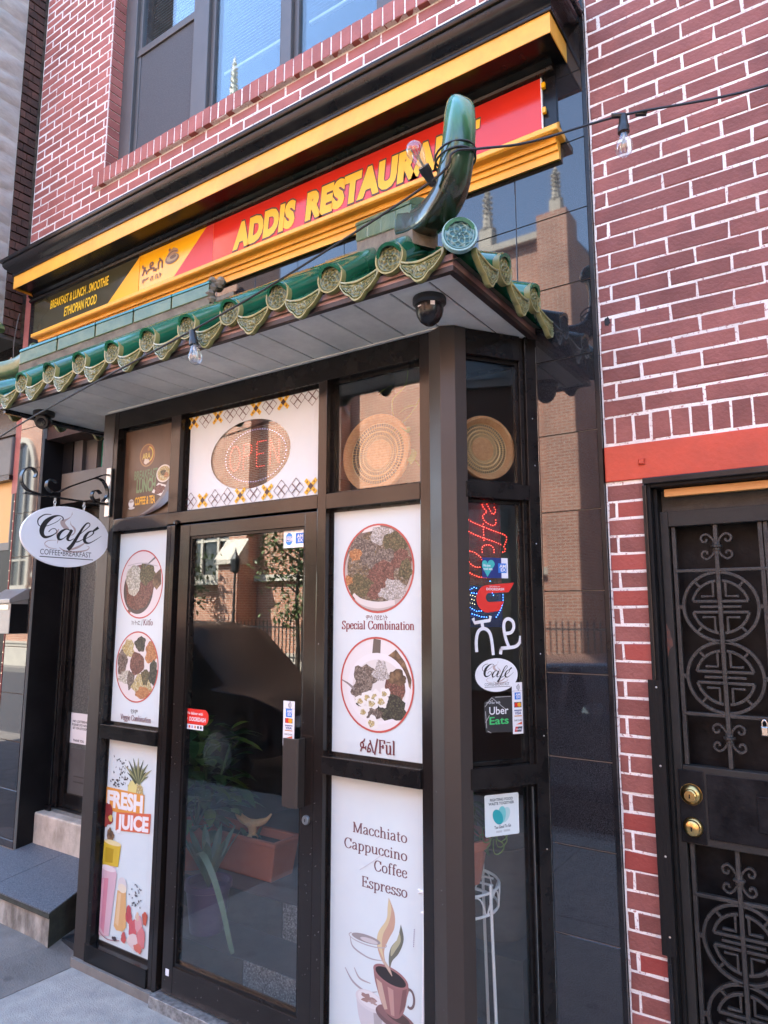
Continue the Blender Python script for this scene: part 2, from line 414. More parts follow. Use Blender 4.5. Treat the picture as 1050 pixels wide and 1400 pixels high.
pm('soffit_groove', (0.05, 0.05, 0.05), 0.7)
pm('plastic_black', (0.012, 0.012, 0.013), 0.38)
pm('dome_smoke', (0.008, 0.008, 0.009), 0.25, spec=0.4)
pm('label_white', (0.75, 0.76, 0.78), 0.45)
pm('vinyl_white', (0.585, 0.66, 0.655), 0.4, var=0.4, vs=3.5, col2=(0.52, 0.59, 0.60))
pm('vinyl_pale_blue', (0.62, 0.70, 0.74), 0.4, var=0.4, vs=5, col2=(0.70, 0.72, 0.72))
pm('vinyl_brown', (0.10, 0.058, 0.034), 0.32, var=0.8, vs=5, col2=(0.055, 0.03, 0.018), stretch=(2.5, 1, .6))
pm('paper', (0.72, 0.72, 0.70), 0.7)
pm('sign_red', (0.56, 0.028, 0.012), 0.14, spec=0.5, var=0.3, vs=3, col2=(0.45, 0.025, 0.035), bump=0.06, bs=3)
pm('sign_yellow', (0.80, 0.40, 0.008), 0.2, bump=0.05, bs=3)
pm('sign_olive', (0.045, 0.045, 0.022), 0.13, spec=0.5, var=0.5, vs=3, col2=(0.06, 0.055, 0.035), bump=0.35, bs=4.5)
pm('sign_edge', (0.72, 0.72, 0.70), 0.5)
pm('steel', (0.55, 0.55, 0.54), 0.3, metal=1.0, var=0.5, vs=20)
pm('worn_sill', (0.50, 0.49, 0.47), 0.45, metal=0.7, var=0.7, vs=45, col2=(0.10, 0.095, 0.09), bump=0.3, bs=80)
pm('dead_leaf', (0.55, 0.50, 0.16), 0.7)
pm('brass', (0.62, 0.42, 0.16), 0.3, metal=1.0, var=0.5, vs=25, col2=(0.40, 0.27, 0.11))
pm('iron_paint', (0.042, 0.041, 0.038), 0.45, spec=0.3, var=0.7, vs=20, col2=(0.018, 0.018, 0.018), bump=0.7, bs=110)
pm('iron_face', (0.028, 0.027, 0.025), 0.5, spec=0.15, var=0.6, vs=12, col2=(0.036, 0.035, 0.033), bump=0.4, bs=70)
pm('door_black', (0.004, 0.0043, 0.0055), 0.4, spec=0.10, var=0.5, vs=10, col2=(0.03, 0.03, 0.032), bump=0.35, bs=50)
pm('weathered_black', (0.010, 0.0097, 0.0097), 0.6, spec=0.12, var=0.75, vs=24, col2=(0.012, 0.012, 0.012), bump=0.8, bs=45, stretch=(2, 2, .5))
pm('rust', (0.16, 0.05, 0.03), 0.85, var=0.8, vs=60, col2=(0.06, 0.05, 0.045))
pm('pine', (0.62, 0.33, 0.11), 0.55, var=0.7, vs=8, col2=(0.48, 0.23, 0.07), stretch=(1, 30, 30))
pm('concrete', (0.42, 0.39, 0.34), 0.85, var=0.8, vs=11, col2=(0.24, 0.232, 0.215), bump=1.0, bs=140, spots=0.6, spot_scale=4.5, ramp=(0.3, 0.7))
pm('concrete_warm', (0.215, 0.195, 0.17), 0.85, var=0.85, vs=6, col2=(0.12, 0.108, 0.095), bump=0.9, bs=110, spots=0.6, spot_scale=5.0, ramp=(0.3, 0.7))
pm('riser_pale', (0.62, 0.56, 0.46), 0.75, var=0.85, vs=6, col2=(0.30, 0.26, 0.20), bump=0.6, bs=60, stretch=(1.3, 1.3, .8))
pm('riser_stain', (0.46, 0.42, 0.36), 0.8, var=0.95, vs=6, col2=(0.12, 0.105, 0.085), bump=0.8, bs=60, stretch=(1.6, 1.6, .8))
pm('moss_edge', (0.05, 0.05, 0.035), 0.85, var=0.8, vs=20, col2=(0.025, 0.024, 0.02), bump=0.8, bs=50)
cells('slab_granite', [(0.12, 0.145, 0.175), (0.17, 0.195, 0.225), (0.09, 0.11, 0.14), (0.22, 0.24, 0.26)], 240, 0.55)
cells('speckle_granite', [(0.10, 0.105, 0.11), (0.20, 0.205, 0.21), (0.05, 0.05, 0.055), (0.32, 0.32, 0.32)], 160, 0.4)
cells('frost_glass', [(0.13, 0.14, 0.125), (0.19, 0.20, 0.18), (0.10, 0.11, 0.10), (0.16, 0.17, 0.155)], 110, 0.35)
pm('asphalt', (0.05, 0.05, 0.052), 0.85, var=0.6, vs=5, col2=(0.035, 0.035, 0.037), bump=0.8, bs=120)
pm('terracotta', (0.42, 0.125, 0.060), 0.6, var=0.4, vs=10, col2=(0.33, 0.09, 0.045))
pm('soil', (0.03, 0.022, 0.016), 0.95, bump=1.0, bs=60)
pm('leaf', (0.055, 0.12, 0.035), 0.4, var=0.6, vs=14, col2=(0.03, 0.07, 0.022))
pm('leaf_light', (0.16, 0.26, 0.05), 0.4, var=0.6, vs=14, col2=(0.10, 0.18, 0.04))
pm('agave', (0.10, 0.15, 0.085), 0.45, var=0.5, vs=10, col2=(0.10, 0.15, 0.09))
pm('purple_pot', (0.10, 0.06, 0.14), 0.4)
pm('white_wire', (0.75, 0.75, 0.74), 0.35)
pm('wicker', (0.46, 0.245, 0.10), 0.7, var=0.7, vs=60, col2=(0.33, 0.16, 0.06), bump=0.8, bs=150)
pm('wicker_pale', (0.62, 0.44, 0.22), 0.7, var=0.5, vs=80, col2=(0.45, 0.30, 0.14))
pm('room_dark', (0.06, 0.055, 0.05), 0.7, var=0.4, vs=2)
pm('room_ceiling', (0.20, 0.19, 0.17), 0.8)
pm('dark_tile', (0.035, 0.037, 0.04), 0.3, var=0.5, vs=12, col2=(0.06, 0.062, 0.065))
pm('bulb_metal', (0.5, 0.4, 0.25), 0.4, metal=1)
glass('bulb_glass', (0.93, 0.94, 0.96), ior=1.9, dust_or_sheen=0.3)  # whitish film paints in the bright highlights of the bulb glass
glass('pane', (0.95, 0.965, 0.96), dust_or_sheen=0.008, ior=1.65)
glass('pane_up', (0.88, 0.92, 0.94), ior=1.52)
emit('led_red', (1.0, 0.05, 0.03), 1.1)
emit('led_open', (1.0, 0.06, 0.04), 0.45)
emit('led_blue', (0.05, 0.22, 1.0), 1.4)
emit('led_violet', (0.55, 0.55, 1.0), 0.22)
emit('led_white', (1.0, 0.85, 0.6), 0.35)
pm('acrylic_red', (0.10, 0.006, 0.01), 0.15)
pm('acrylic_blue', (0.006, 0.015, 0.08), 0.15)
brickwall('church_brick', (0.44, 0.175, 0.095), (0.34, 0.125, 0.065), (0.50, 0.38, 0.29), ms=0.011)
pm('church_stone', (0.52, 0.47, 0.38), 0.8, var=0.6, vs=3, col2=(0.38, 0.34, 0.28), bump=0.5, bs=20)
pm('slate', (0.07, 0.07, 0.08), 0.6, var=0.6, vs=8)
pm('leaded', (0.035, 0.037, 0.042), 0.15, spec=0.5, var=0.5, vs=3, bump=0.2, bs=8)
pm('fence_iron', (0.015, 0.015, 0.015), 0.5)
pm('bark', (0.09, 0.065, 0.045), 0.9, var=0.8, vs=20, bump=0.9, bs=40)
pm('leaf_tree', (0.11, 0.16, 0.05), 0.5, var=0.7, vs=5, col2=(0.07, 0.11, 0.03))
pm('car_black', (0.006, 0.006, 0.007), 0.3, spec=0.08, coat=0.0)
pm('car_grey', (0.20, 0.21, 0.22), 0.25, metal=0.6, coat=1.0)
pm('car_glass', (0.006, 0.007, 0.008), 0.1, spec=0.02)
pm('rubber', (0.02, 0.02, 0.02), 0.8)
pm('lamp_lens', (0.6, 0.6, 0.58), 0.15)
pm('tail_red', (0.35, 0.01, 0.01), 0.2)
pm('neigh_grey', (0.10, 0.098, 0.092), 0.5, var=0.6, vs=8, col2=(0.06, 0.058, 0.055))
pm('mail_grey', (0.33, 0.32, 0.30), 0.45, metal=0.4, var=0.4, vs=8)
pm('neigh_yellow', (0.55, 0.30, 0.06), 0.5)
pm('red_edge', (0.20, 0.03, 0.022), 0.6)
pm('cable', (0.012, 0.012, 0.013), 0.5)
# ------------------------------------------------------------------ ground
def ground_z(x, y):
    """the pavement rises a little towards the entrance steps on the left"""
    if y > 0.2 or y < -3.2: return 0.0
    t = min(1, max(0, (-3.42 - x) / 0.35)); k = min(1, max(0, (y + 1.6) / 1.0))
    return 0.05 * t * t * (3 - 2 * t) * k

def sheet(name, x0, x1, y0, y1, z, mat, step=None, fn=None):
    m = MB(); nx = max(1, int((x1 - x0) / step)) if step else 1; ny = max(1, int((y1 - y0) / step)) if step else 1
    v = []
    for j in range(ny + 1):
        for i in range(nx + 1):
            x = x0 + (x1 - x0) * i / nx; y = y0 + (y1 - y0) * j / ny
            v.append((x, y, z + (fn(x, y) if fn else 0)))
    m.add(v, [(j * (nx + 1) + i, j * (nx + 1) + i + 1, (j + 1) * (nx + 1) + i + 1, (j + 1) * (nx + 1) + i) for j in range(ny) for i in range(nx)])
    return struct(m.build(name, mat))

sheet('ground', -400, 400, -400, 400, -0.20, 'asphalt')
sheet('road', -90, 90, -10.2, -3.3, -0.14, 'asphalt')
# pavement in front of the shop, slab by slab, joints running away from the wall
pave = bpy.data.objects.new('pavement', None); COL.objects.link(pave); struct(pave)
edges_x = [-30, -20, -12, -8.2, -6.6, -5.0, -3.425, -1.9, -0.4, 1.1, 2.6, 8, 20, 30]
for i in range(len(edges_x) - 1):
    a, b = edges_x[i] + .003, edges_x[i + 1] - .003
    for (c, d) in ((-3.16, -1.63), (-1.62, 0.9)):
        m = MB(); nx = max(2, min(12, int((b - a) / .12))); ny = 14; v = []
        for j in range(ny + 1):
            for k in range(nx + 1):
                x = a + (b - a) * k / nx; y = c + (d - c) * j / ny
                v.append((x, y, ground_z(x, y)))
        nf = len(v); f = [(j * (nx + 1) + k, j * (nx + 1) + k + 1, (j + 1) * (nx + 1) + k + 1, (j + 1) * (nx + 1) + k) for j in range(ny) for k in range(nx)]
        m.add(v, f)
        m.add([(a, c, -.1), (b, c, -.1), (b, c, 0), (a, c, 0), (a, d, -.1), (a, d, 0), (b, d, -.1), (b, d, 0)], [(0, 1, 2, 3), (4, 0, 3, 5), (1, 6, 7, 2)])
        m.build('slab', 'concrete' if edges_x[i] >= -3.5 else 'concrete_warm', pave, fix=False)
part('bed', 'cement', pave, (-30, 30, -3.16, .9, -.12, -.012))
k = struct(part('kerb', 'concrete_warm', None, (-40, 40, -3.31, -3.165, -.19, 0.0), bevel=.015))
struct(part('far_pavement', 'concrete_warm', None, (-60, 40, -11.2, -10.2, -.15, 0.0)))
struct(part('far_lawn', 'leaf', None, (-60, 40, -60, -11.21, -.15, -0.02)))

# ------------------------------------------------------------------ the shop's building
SHOP = thing('brick_building', 'mauve painted brick building with white joints above the black cornice', 'building', (0, 0, 0))
# solid masonry behind the facing
core = MB()
core.box(-4.98, -.765, .13, 9, 4.2, 4.66); core.box(-4.98, -4.1, .13, 9, 4.66, 10.4); core.box(-1.62, -.765, .13, 9, 4.66, 10.4)
core.box(-4.1, -1.62, .6, 9, 4.66, 10.4); core.box(-4.1, -1.62, .13, .6, 6.9, 10.4); core.box(-4.98, -.765, .035, 9, 2.95, 4.2)
core.box(-4.98, -4.63, .035, 9, 0, 2.95); core.box(-3.72, -3.66, .02, 9, 0, 2.95); core.box(-1.02, -.765, .035, 9, 0, 2.95); core.box(-4.63, -3.72, .7, 9, 0, 2.95)
core.box(-3.66, -1.02, 4.0, 9, 0, 2.95)
core.build('masonry', 'old_brick', SHOP)
# rendered joint bed behind the bricks
jb = MB(); jb.box(-4.978, -4.085, .0016, .13, 4.2, 6.9); jb.box(-4.085, -.767, .0018, .13, 4.2, 4.66); jb.box(-4.085, -.767, .0016, .13, 6.85, 6.9); jb.box(-1.62, -.767, .0016, .13, 4.66, 6.9)
jb.build('joint_bed', 'joint_white', SHOP)
BH = 0.0665; BL = 0.2135; G = 0.0050
def brick_mesh(l, h, d, jit=0.0012, seed=0, c=.003):
    rnd = random.Random(seed); m = MB(); m.cbox(-l / 2, l / 2, 0, d, -h / 2, h / 2, c)
    m.v = [(x + rnd.uniform(-jit, jit), y + (rnd.uniform(-.0008, .0008) if y < d / 2 else 0), z + rnd.uniform(-jit, jit)) for x, y, z in m.v]
    return m
bank = {}
def brick(name, x0, x1, zc, h, y, d, mat, parent, gap=G, jit=.0012):
    """one brick; alike bricks share a few meshes"""
    gap = gap * random.choice((.62, .8, 1.0, 1.15, 1.3)); key = (round(x1 - x0, 3), round(h, 4), d, mat, round(gap, 5), random.randint(0, 2))
    if key not in bank:
        o = brick_mesh(x1 - x0 - 2 * gap, h - 2 * gap, d, jit, len(bank)).build(name, mat, parent); bank[key] = o
    else:
        o = bank[key].copy(); COL.objects.link(o); o.parent = parent; o.name = name
    o.location = ((x0 + x1) / 2, y + random.uniform(-.0008, .0008), zc)
    o.rotation_euler = (random.uniform(-.002, .002), random.uniform(-.004, .004), random.uniform(-.002, .002))
    return o
z = 4.648 - BH * 7 + BH / 2; r = 0
while z < 6.78:
    off = -4.978 + (BL / 2 if r % 2 else 0)
    below = z < 4.66
    end = -.767 if below else -4.085
    if z > 6.72: break
    x = -4.978
    nx = off + BL if not r % 2 else off
    while x < end - .01:
        e = min(nx, end)
        if e - x > .03: brick('brick', x, e, z, BH, 0, .05, 'brick_paint', SHOP)
        x = e; nx += BL
    z += BH; r += 1
# returned ends of the bricks at the window jamb
z = 4.648 + BH / 2 + BH * 2; r = 0
while z < 6.78:
    m = bank.get('jamb')
    if not m:
        mm = MB(); mm.box(0, .006, 0, .092, -BH / 2 + G, BH / 2 - G); m = bank['jamb'] = mm.build('jamb_brick', 'brick_paint', SHOP)
    else:
        m = m.copy(); COL.objects.link(m)
    m.location = (-4.0848, .006, z); z += BH
# brick-on-edge sill
x = -4.17
while x < -1.2:
    brick('sill_brick', x, x + .0655, 4.707, .118, -.03, .13, 'brick_paint', SHOP, gap=.0045)
    x += .0655
sb = part('sill_bed', 'joint_white', SHOP, (-4.165, -1.2, -.026, .095, 4.652, 4.757))

# upper window: three lights and a sash with an insect screen
W = MB(); W.box(-4.085, -1.62, .1, .16, 4.757, 4.80); 
for a, b in ((-4.085, -3.955), (-3.335, -3.19), (-2.555, -2.475), (-1.86, -1.70)): W.box(a, b, .098, .17, 4.80, 6.85)
W.box(-4.085, -1.62, .1, .16, 6.80, 6.85)
win = W.build('window', 'window_grey', SHOP, bevel=.004)
fr = MB()
for a, b in ((-3.955, -3.335), (-3.19, -2.555), (-2.475, -1.86)):
    fr.box(a, a + .035, .125, .165, 4.80, 6.80); fr.box(b - .03, b, .125, .165, 4.80, 6.80); fr.box(a + .035, b - .03, .126, .165, 4.80, 4.838)
fr.box(-3.955, -3.335, .118, .15, 5.66, 5.715)
fr.build('sash', 'window_grey', win, bevel=.003)
part('insect_screen', 'screen', win, (-3.92, -3.365, .132, .136, 4.83, 5.665))
part('glass_pane', 'pane_up', win, (-3.92, -3.365, .142, .146, 5.70, 6.8))
part('glass_pane', 'pane_up', win, (-3.92, -3.365, .158, .162, 5.70, 6.8))
part('glass_pane', 'pane_up', win, (-3.155, -2.585, .142, .146, 4.83, 6.8))
part('glass_pane', 'pane_up', win, (-3.155, -2.585, .158, .162, 4.83, 6.8))
part('glass_pane', 'pane_up', win, (-2.44, -1.89, .142, .146, 4.83, 6.8))
part('glass_pane', 'pane_up', win, (-2.44, -1.89, .158, .162, 4.83, 6.8))
for a, b, z0 in ((-3.92, -3.365, 5.75), (-3.155, -2.585, 5.22), (-2.44, -1.89, 5.22)):
    m = MB(); z = z0
    while z < 6.8:
        m.add([(a + .02, .20, z), (b - .02, .20, z), (b - .02, .215, z + .018), (a + .02, .215, z + .018)], [(0, 1, 2, 3)]); z += .024
    m.box(a + .02, b - .02, .195, .215, z0 - .03, z0 - .012)
    m.build('blind', 'blind', win, fix=False)
part('reveal_back', 'room_dark', win, (-4.09, -1.6, .58, .59, 4.66, 6.9))

# granite facing, tile by tile
tile_bank = {}
def granite_tile(x0, x1, z0, z1, parent=SHOP, mat='granite'):
    g = .0016; key = (round(x1 - x0, 3), round(z1 - z0, 3), mat)
    if key not in tile_bank:
        m = MB(); w, h = (x1 - x0) / 2 - g, (z1 - z0) / 2 - g; m.cbox(-w, w, 0, .02, -h, h, .0012)
        o = tile_bank[key] = m.build('granite_tile', mat, parent)
    else:
        o = tile_bank[key].copy(); COL.objects.link(o); o.parent = parent
    o.location = ((x0 + x1) / 2, random.uniform(-.0004, .0004), (z0 + z1) / 2)
    o.rotation_euler = (random.uniform(-.0012, .0012), 0, random.uniform(-.0012, .0012))
    return o
JZ = [0.0, .312] + [.617 + .3048 * k for k in range(12)] + [4.2]
for a, b in zip(JZ, JZ[1:]):
    if a < 2.7: granite_tile(-1.014, -.778, a, b)
    if .3 < b < 3.2: granite_tile(-4.902, -4.622, max(a, .262), b)
    if a > 2.7:
        x = -.778
        while x > (-4.85 if a > 3.0 else -1.3):
            xa = max(x - .3048, -4.902)
            granite_tile(xa, x, a, b); x = xa
part('tile_bed', 'granite_seam', SHOP, (-1.016, -.777, .005, .034, 0, 2.75), (-4.903, -.777, .0052, .034, 3.055, 4.2), (-1.7, -.777, .005, .034, 2.752, 3.053), (-4.903, -4.62, .005, .034, .25, 3.053))
part('edge_trim', 'trim_black', SHOP, (-.777, -.762, -.006, .034, 0, 4.28))
part('edge_trim', 'steel', SHOP, (-1.0165, -1.0135, -.004, .02, 0, 2.82))
part('painted_edge', 'brick_paint', SHOP, (-4.978, -4.904, .004, .034, 2.6, 4.2))

# cornice: black crown over a yellow board, black soffit, box moulding round the sign
cor = thing('cornice', 'long black moulded cornice with yellow board above the restaurant sign', 'cornice', (0, 0, 4.0))
def ring_profile(prof, x0, x1, z0):
    """profile (projection, height) run along the front and returned at both ends to the wall"""
    m = MB(); n = len(prof); v = []
    for p, h in prof: v.append((x0 - p, .03, h - z0))
    for p, h in prof: v.append((x0 - p, -p, h - z0))
    for p, h in prof: v.append((x1 + p, -p, h - z0))
    for p, h in prof: v.append((x1 + p, .03, h - z0))
    f = []
    for s in range(3):
        for i in range(n - 1): f.append((s * n + i, s * n + i + 1, (s + 1) * n + i + 1, (s + 1) * n + i))
    m.add(v, f); return m
CX0, CX1 = -4.60, -1.028
crown = [(.19, 4.1122), (.20, 4.1124), (.203, 4.122), (.20, 4.132), (.205, 4.142), (.222, 4.152), (.240, 4.166), (.250, 4.184), (.252, 4.202), (.262, 4.206), (.266, 4.214), (.266, 4.228), (.255, 4.232), (.0, 4.262), (-.03, 4.262)]
ring_profile(crown, CX0, CX1, 4.0).build('crown_moulding', 'trim_black', cor, smooth=True)
ring_profile([(.19, 4.022), (.192, 4.022), (.192, 4.112), (.188, 4.112), (.188, 4.0225)], CX0, CX1, 4.0).build('yellow_board', 'yellow_paint', cor)
part('cornice_soffit', 'trim_black', cor, (CX0 - .187, CX1 + .187, -.187, .0, .036, .07))
bm_ = MB(); prof = [(.03, 3.985), (.045, 3.99), (.05, 4.0), (.045, 4.01), (.035, 4.014), (.045, 4.02), (.06, 4.03), (.06, 4.036)]
v = []
for xx in (-4.84, -.885):
    for p, h in prof: v.append((xx, -p, h - 4.0))
    v.append((xx, 0, .036)); v.append((xx, 0, -.015))
n = len(prof) + 2
bm_.add(v, [(i, (i + 1) % n, n + (i + 1) % n, n + i) for i in range(n)] + [tuple(range(n)), tuple(range(2 * n - 1, n - 1, -1))])
bm_.build('box_moulding', 'trim_black', cor, smooth=True)
part('sign_backing', 'trim_black', cor, (-4.83, -.885, -.012, .0, -.24, -.016))
# moulded yellow ledge below the sign
led = thing('sign_ledge', 'stepped yellow moulding running under the restaurant sign', 'moulding', (0, 0, 3.6))
lp = [(.0, 3.60), (.022, 3.608), (.024, 3.648), (.034, 3.652), (.038, 3.668), (.036, 3.682), (.05, 3.686), (.055, 3.70), (.052, 3.722), (.066, 3.728), (.088, 3.736), (.092, 3.742), (.092, 3.768), (.0, 3.774)]
lp = [(p, 1.75 + (h - 1.75) * (2.6 - p) / 2.6) for p, h in lp]
m = MB(); v = [(xx, -p, h - 3.6) for xx in (-4.67, -.878) for p, h in lp]; n = len(lp)
m.add(v, [(i, (i + 1) % n, n + (i + 1) % n, n + i) for i in range(n)] + [tuple(range(n)), tuple(range(2 * n - 1, n - 1, -1))])
m.build('ledge_moulding', 'yellow_paint', led)
m = MB(); m.cbox(-4.69, -.856, -.098, .0, .072, .098, .004); m.build('ledge_cap', 'yellow_paint', led)

# ------------------------------------------------------------------ house on the right with the iron door
HOUSE = thing('brick_house', 'dull red brick house front with rough white joints right of the granite', 'house', (0, 0, 0))
hm = MB(); hm.box(-.76, -.625, .05, 9, 0, 2.38); hm.box(-.76, 3, .05, 9, 2.38, 9.5); hm.box(.46, 3, .05, 9, 0, 2.38); hm.box(-.625, .46, .5, 9, 0, 2.38)
hm.build('masonry', 'old_brick', HOUSE)
hb = MB(); hb.box(-.76, -.622, .0138, .05, 0, 2.2375); hb.box(-.76, 3, .0140, .05, 2.372, 9.5); hb.box(.46, 3, .0138, .05, 0, 2.38)
hb.build('joint_bed', 'joint_white', HOUSE)
HP = .0653; HL = .2105
r = 0; z = 2.487 + HP / 2
while z < 4.6:
    x = -.758; nx = (-.705 if r % 2 else -.61)
    while x < .42:
        if random.random() < .07: nx += HL
        brick('brick', x, nx, z, HP, .012, .035, 'brick_paint_dull', HOUSE, gap=.0042, jit=.0026)
        x = nx; nx += HL
    z += HP; r += 1
x = -.758
for i, nx in enumerate([-.717] + [-.717 + .0662 * k for k in range(1, 18)]):
    brick('soldier_brick', x, nx, 2.4325, .105, .012, .035, 'brick_paint_dull', HOUSE, gap=.0042, jit=.002); x = nx
z = 2.227 - .0322; r = 0
while z > -.03:
    mt = 'brick_paint_fresh' if random.random() < .22 else 'brick_paint_dull'
    if r % 2 == 0 and r % 4 != 9:
        brick('brick', -.758, -.6225, z, .0645, .012, .035, mt, HOUSE, gap=.0036, jit=.002)
    else:
        brick('brick', -.758, -.7245, z, .0645, .012, .035, 'brick_paint_dull', HOUSE, gap=.0036, jit=.002)
        brick('brick', -.7245, -.6225, z, .0645, .012, .035, mt, HOUSE, gap=.0036, jit=.002)
    z -= .0645; r += 1
part('lintel_beam', 'red_beam', HOUSE, (-.7595, 3, .004, .05, 2.238, 2.3715), bevel=.003)
m = MB(); m.cbox(-.011, .011, -.012, .0, -.011, .011, .004); o = m.build('bolt_head', 'red_beam', HOUSE); o.location = (-.624, .005, 2.30)
# stain on the wall
m = MB(); rr = random.Random(3)
m.add([(.012 * cos(a) * rr.uniform(.6, 1.2), 0, .02 * sin(a) * rr.uniform(.7, 1.2)) for a in [2 * pi * k / 14 for k in range(14)]], [tuple(range(14))])
o = m.build('black_stain', 'trim_black', HOUSE, fix=False); o.location = (-.725, .0105, 2.865)

# door frame
DF = MB(); DF.box(-.622, -.598, -.004, .12, 0, 2.232); DF.box(-.598, .44, -.0042, .12, 2.2, 2.232); DF.box(.44, .465, -.004, .12, 0, 2.232)
DF.box(-.598, -.584, .03, .1202, 0, 2.2); DF.build('door_frame', 'weathered_black', HOUSE, bevel=.004)
part('frame_bead', 'trim_black', HOUSE, (-.622, .465, -.018, -.0045, 2.212, 2.236), (-.625, -.61, -.014, -.0044, .0, 2.211), bevel=.004)
part('wooden_strip', 'pine', HOUSE, (-.56, .44, .035, .06, 2.168, 2.196), bevel=.002)
part('transom_panel', 'iron_paint', HOUSE, (-.584, .44, .1, .11, 2.1, 2.2))
o = part('cover_strip', 'weathered_black', HOUSE, (-.638, -.592, -.022, -.0185, .64, 1.525), bevel=.001)
for zz in (1.50, 1.24, .95, .70):
    m = MB(); m.lathe([(.004, 0), (.003, -.002), (0.0005, -.003)], n=8, axis='y'); s_ = m.build('screw', 'steel', o); s_.location = (-.61, -.0222, zz)
# security door leaf
door = MB(); X0, X1 = -.60, .34
door.box(X0, -.558, .062, .10, 0, 2.118); door.box(.30, X1, .062, .10, 0, 2.118)
door.box(-.558, .30, .0622, .10, 2.062, 2.118); door.box(-.558, .30, .0622, .10, .98, 1.236); door.box(-.558, .30, .0622, .10, .0, .14)
LEAF = door.build('security_door', 'iron_face', HOUSE, bevel=.003)
part('backing_sheet', 'door_black', LEAF, (-.557, .299, .17, .175, .02, 2.10))
part('lock_plate', 'door_black', LEAF, (-.572, -.492, .056, .0621, .985, 1.222), bevel=.003)
part('recessed_panel', 'door_black', LEAF, (-.484, .28, .058, .0621, 1.005, 1.215), bevel=.004)
part('raised_panel', 'door_black', LEAF, (-.335, .2, .052, .0581, 1.05, 1.165), bevel=.006)
GY0, GY1 = .075, .095
def grille(zb, zt, c1, c2, fleurs):
    g = MB()
    for xx in (-.545, -.267, -.250, .012, .03, .29): g.box(xx - .007, xx + .007, GY0, GY1, zb, zt)
    for zz in ((c1 + .127), (c2 - .127)): g.box(-.545, .29, GY0 - .001, GY1 - .001, zz - .006, zz + .006)
    g.build('grille_bar', 'iron_paint', LEAF, bevel=.002)
    for cx in (-.406, -.119, .16):
        b = MB(); b.box(cx - .007, cx + .007, GY0 - .003, GY1 - .003, zb, zt); b.build('centre_bar', 'iron_paint', LEAF, bevel=.002)
        for cz in (c1, c2): medallion(cx, cz)
        for fz in fleurs: fleur(cx, fz)
def arc(cx, cz, r, a0, a1, n=24):
    return [(cx + r * cos(radians(a0 + (a1 - a0) * i / n)), cz + r * sin(radians(a0 + (a1 - a0) * i / n))) for i in range(n + 1)]
med_bank = {}
def medallion(cx, cz):
    if 'm' in med_bank:
        o = med_bank['m'].copy(); COL.objects.link(o)
    else:
        m = MB(); w = .011; R_ = .119
        m.strip(arc(0, 0, R_, 0, 360, 48), w, GY0, GY1 - .002)
        r2 = .09
        for sgn in (1, -1):
            a = 12
            m.strip([(-r2 * cos(radians(a)), sgn * r2 * sin(radians(a))), (r2 * cos(radians(a)), sgn * r2 * sin(radians(a)))], w * .9, GY0 + .001, GY1 - .003)
            m.strip(arc(0, 0, r2, sgn * 12, sgn * 84, 12), w * .9, GY0 + .0012, GY1 - .0032); m.strip(arc(0, 0, r2, sgn * 168, sgn * 96, 12), w * .9, GY0 + .0012, GY1 - .0032)
            for sx in (1, -1):
                m.strip([(sx * .02, sgn * .084), (sx * .02, sgn * .036), (sx * .06, sgn * .036)], w * .8, GY0 + .0015, GY1 - .0035)
                m.strip([(sx * r2 * cos(radians(48)), sgn * r2 * sin(radians(48))), (sx * R_ * cos(radians(48)), sgn * R_ * sin(radians(48)))], w * .8, GY0 + .0017, GY1 - .0037)
        m.strip([(-.065, 0), (.065, 0)], w * .8, GY0 + .001, GY1 - .003)
        for sx in (1, -1): m.box(sx * .126 - .008, sx * .126 + .008, GY0 + .002, GY1 - .004, -.008, .008)
        o = med_bank['m'] = m.build('medallion', 'iron_paint', LEAF, bevel=.0015)
    o.location = (cx, 0, cz)
def fleur(cx, cz):
    if 'f' in med_bank:
        o = med_bank['f'].copy(); COL.objects.link(o)
    else:
        m = MB()
        for sx in (1, -1):
            for sz in (1, -1):
                p = smoothpts([(sx * .004, sz * .008), (sx * .014, sz * .03), (sx * .032, sz * .044), (sx * .048, sz * .034), (sx * .044, sz * .018), (sx * .032, sz * .018), (sx * .03, sz * .027)], 4)
                m.strip(p, .007, GY0 + .002, GY1 - .004)
        m.lathe([(.004, -.018), (.013, -.014), (.013, -.005), (.019, -.003), (.019, .004), (.013, .006), (.012, .014), (.004, .02)], (0, .082, 0), 10)
        o = med_bank['f'] = m.build('fleur', 'iron_paint', LEAF, bevel=.001)
    o.location = (cx, 0, cz)
grille(1.236, 2.062, 1.775, 1.535, (1.985, 1.335))
grille(.14, .98, .69, .45, (.885, .245))
for zz, big in ((1.143, 1), (1.038, 0)):
    m = MB(); m.lathe([(.034, .0), (.034, -.004), (.028, -.014), (.021, -.018), (.0205, -.03), (.017, -.033), (.001, -.0335)] if big else [(.032, 0), (.032, -.006), (.028, -.012), (.025, -.014), (.024, -.026), (.02, -.029), (.001, -.0295)], n=28, axis='y')
    o = m.build('lock_cylinder', 'brass', LEAF, smooth=True); o.location = (-.533, .057, zz)
    k_ = part('keyhole', 'trim_black', o, (-.0022, .0022, -.0345, -.033, -.007, .006))
    m = MB(); m.lathe([(.039 if not big else .036, 0), (.037 if not big else .035, -.003)], n=28, axis='y'); e = m.build('lock_rose', 'door_black' if not big else 'brass', o, smooth=True); e.location = (0, .001, 0)
m = MB(); m.add([(.02 * cos(a) * u, 0, .055 * sin(a) * u) for a, u in [(2 * pi * k / 16, random.uniform(.6, 1.1)) for k in range(16)]], [tuple(range(16))])
o = m.build('rust_patch', 'rust', LEAF, fix=False); o.location = (-.583, .0612, 1.66)
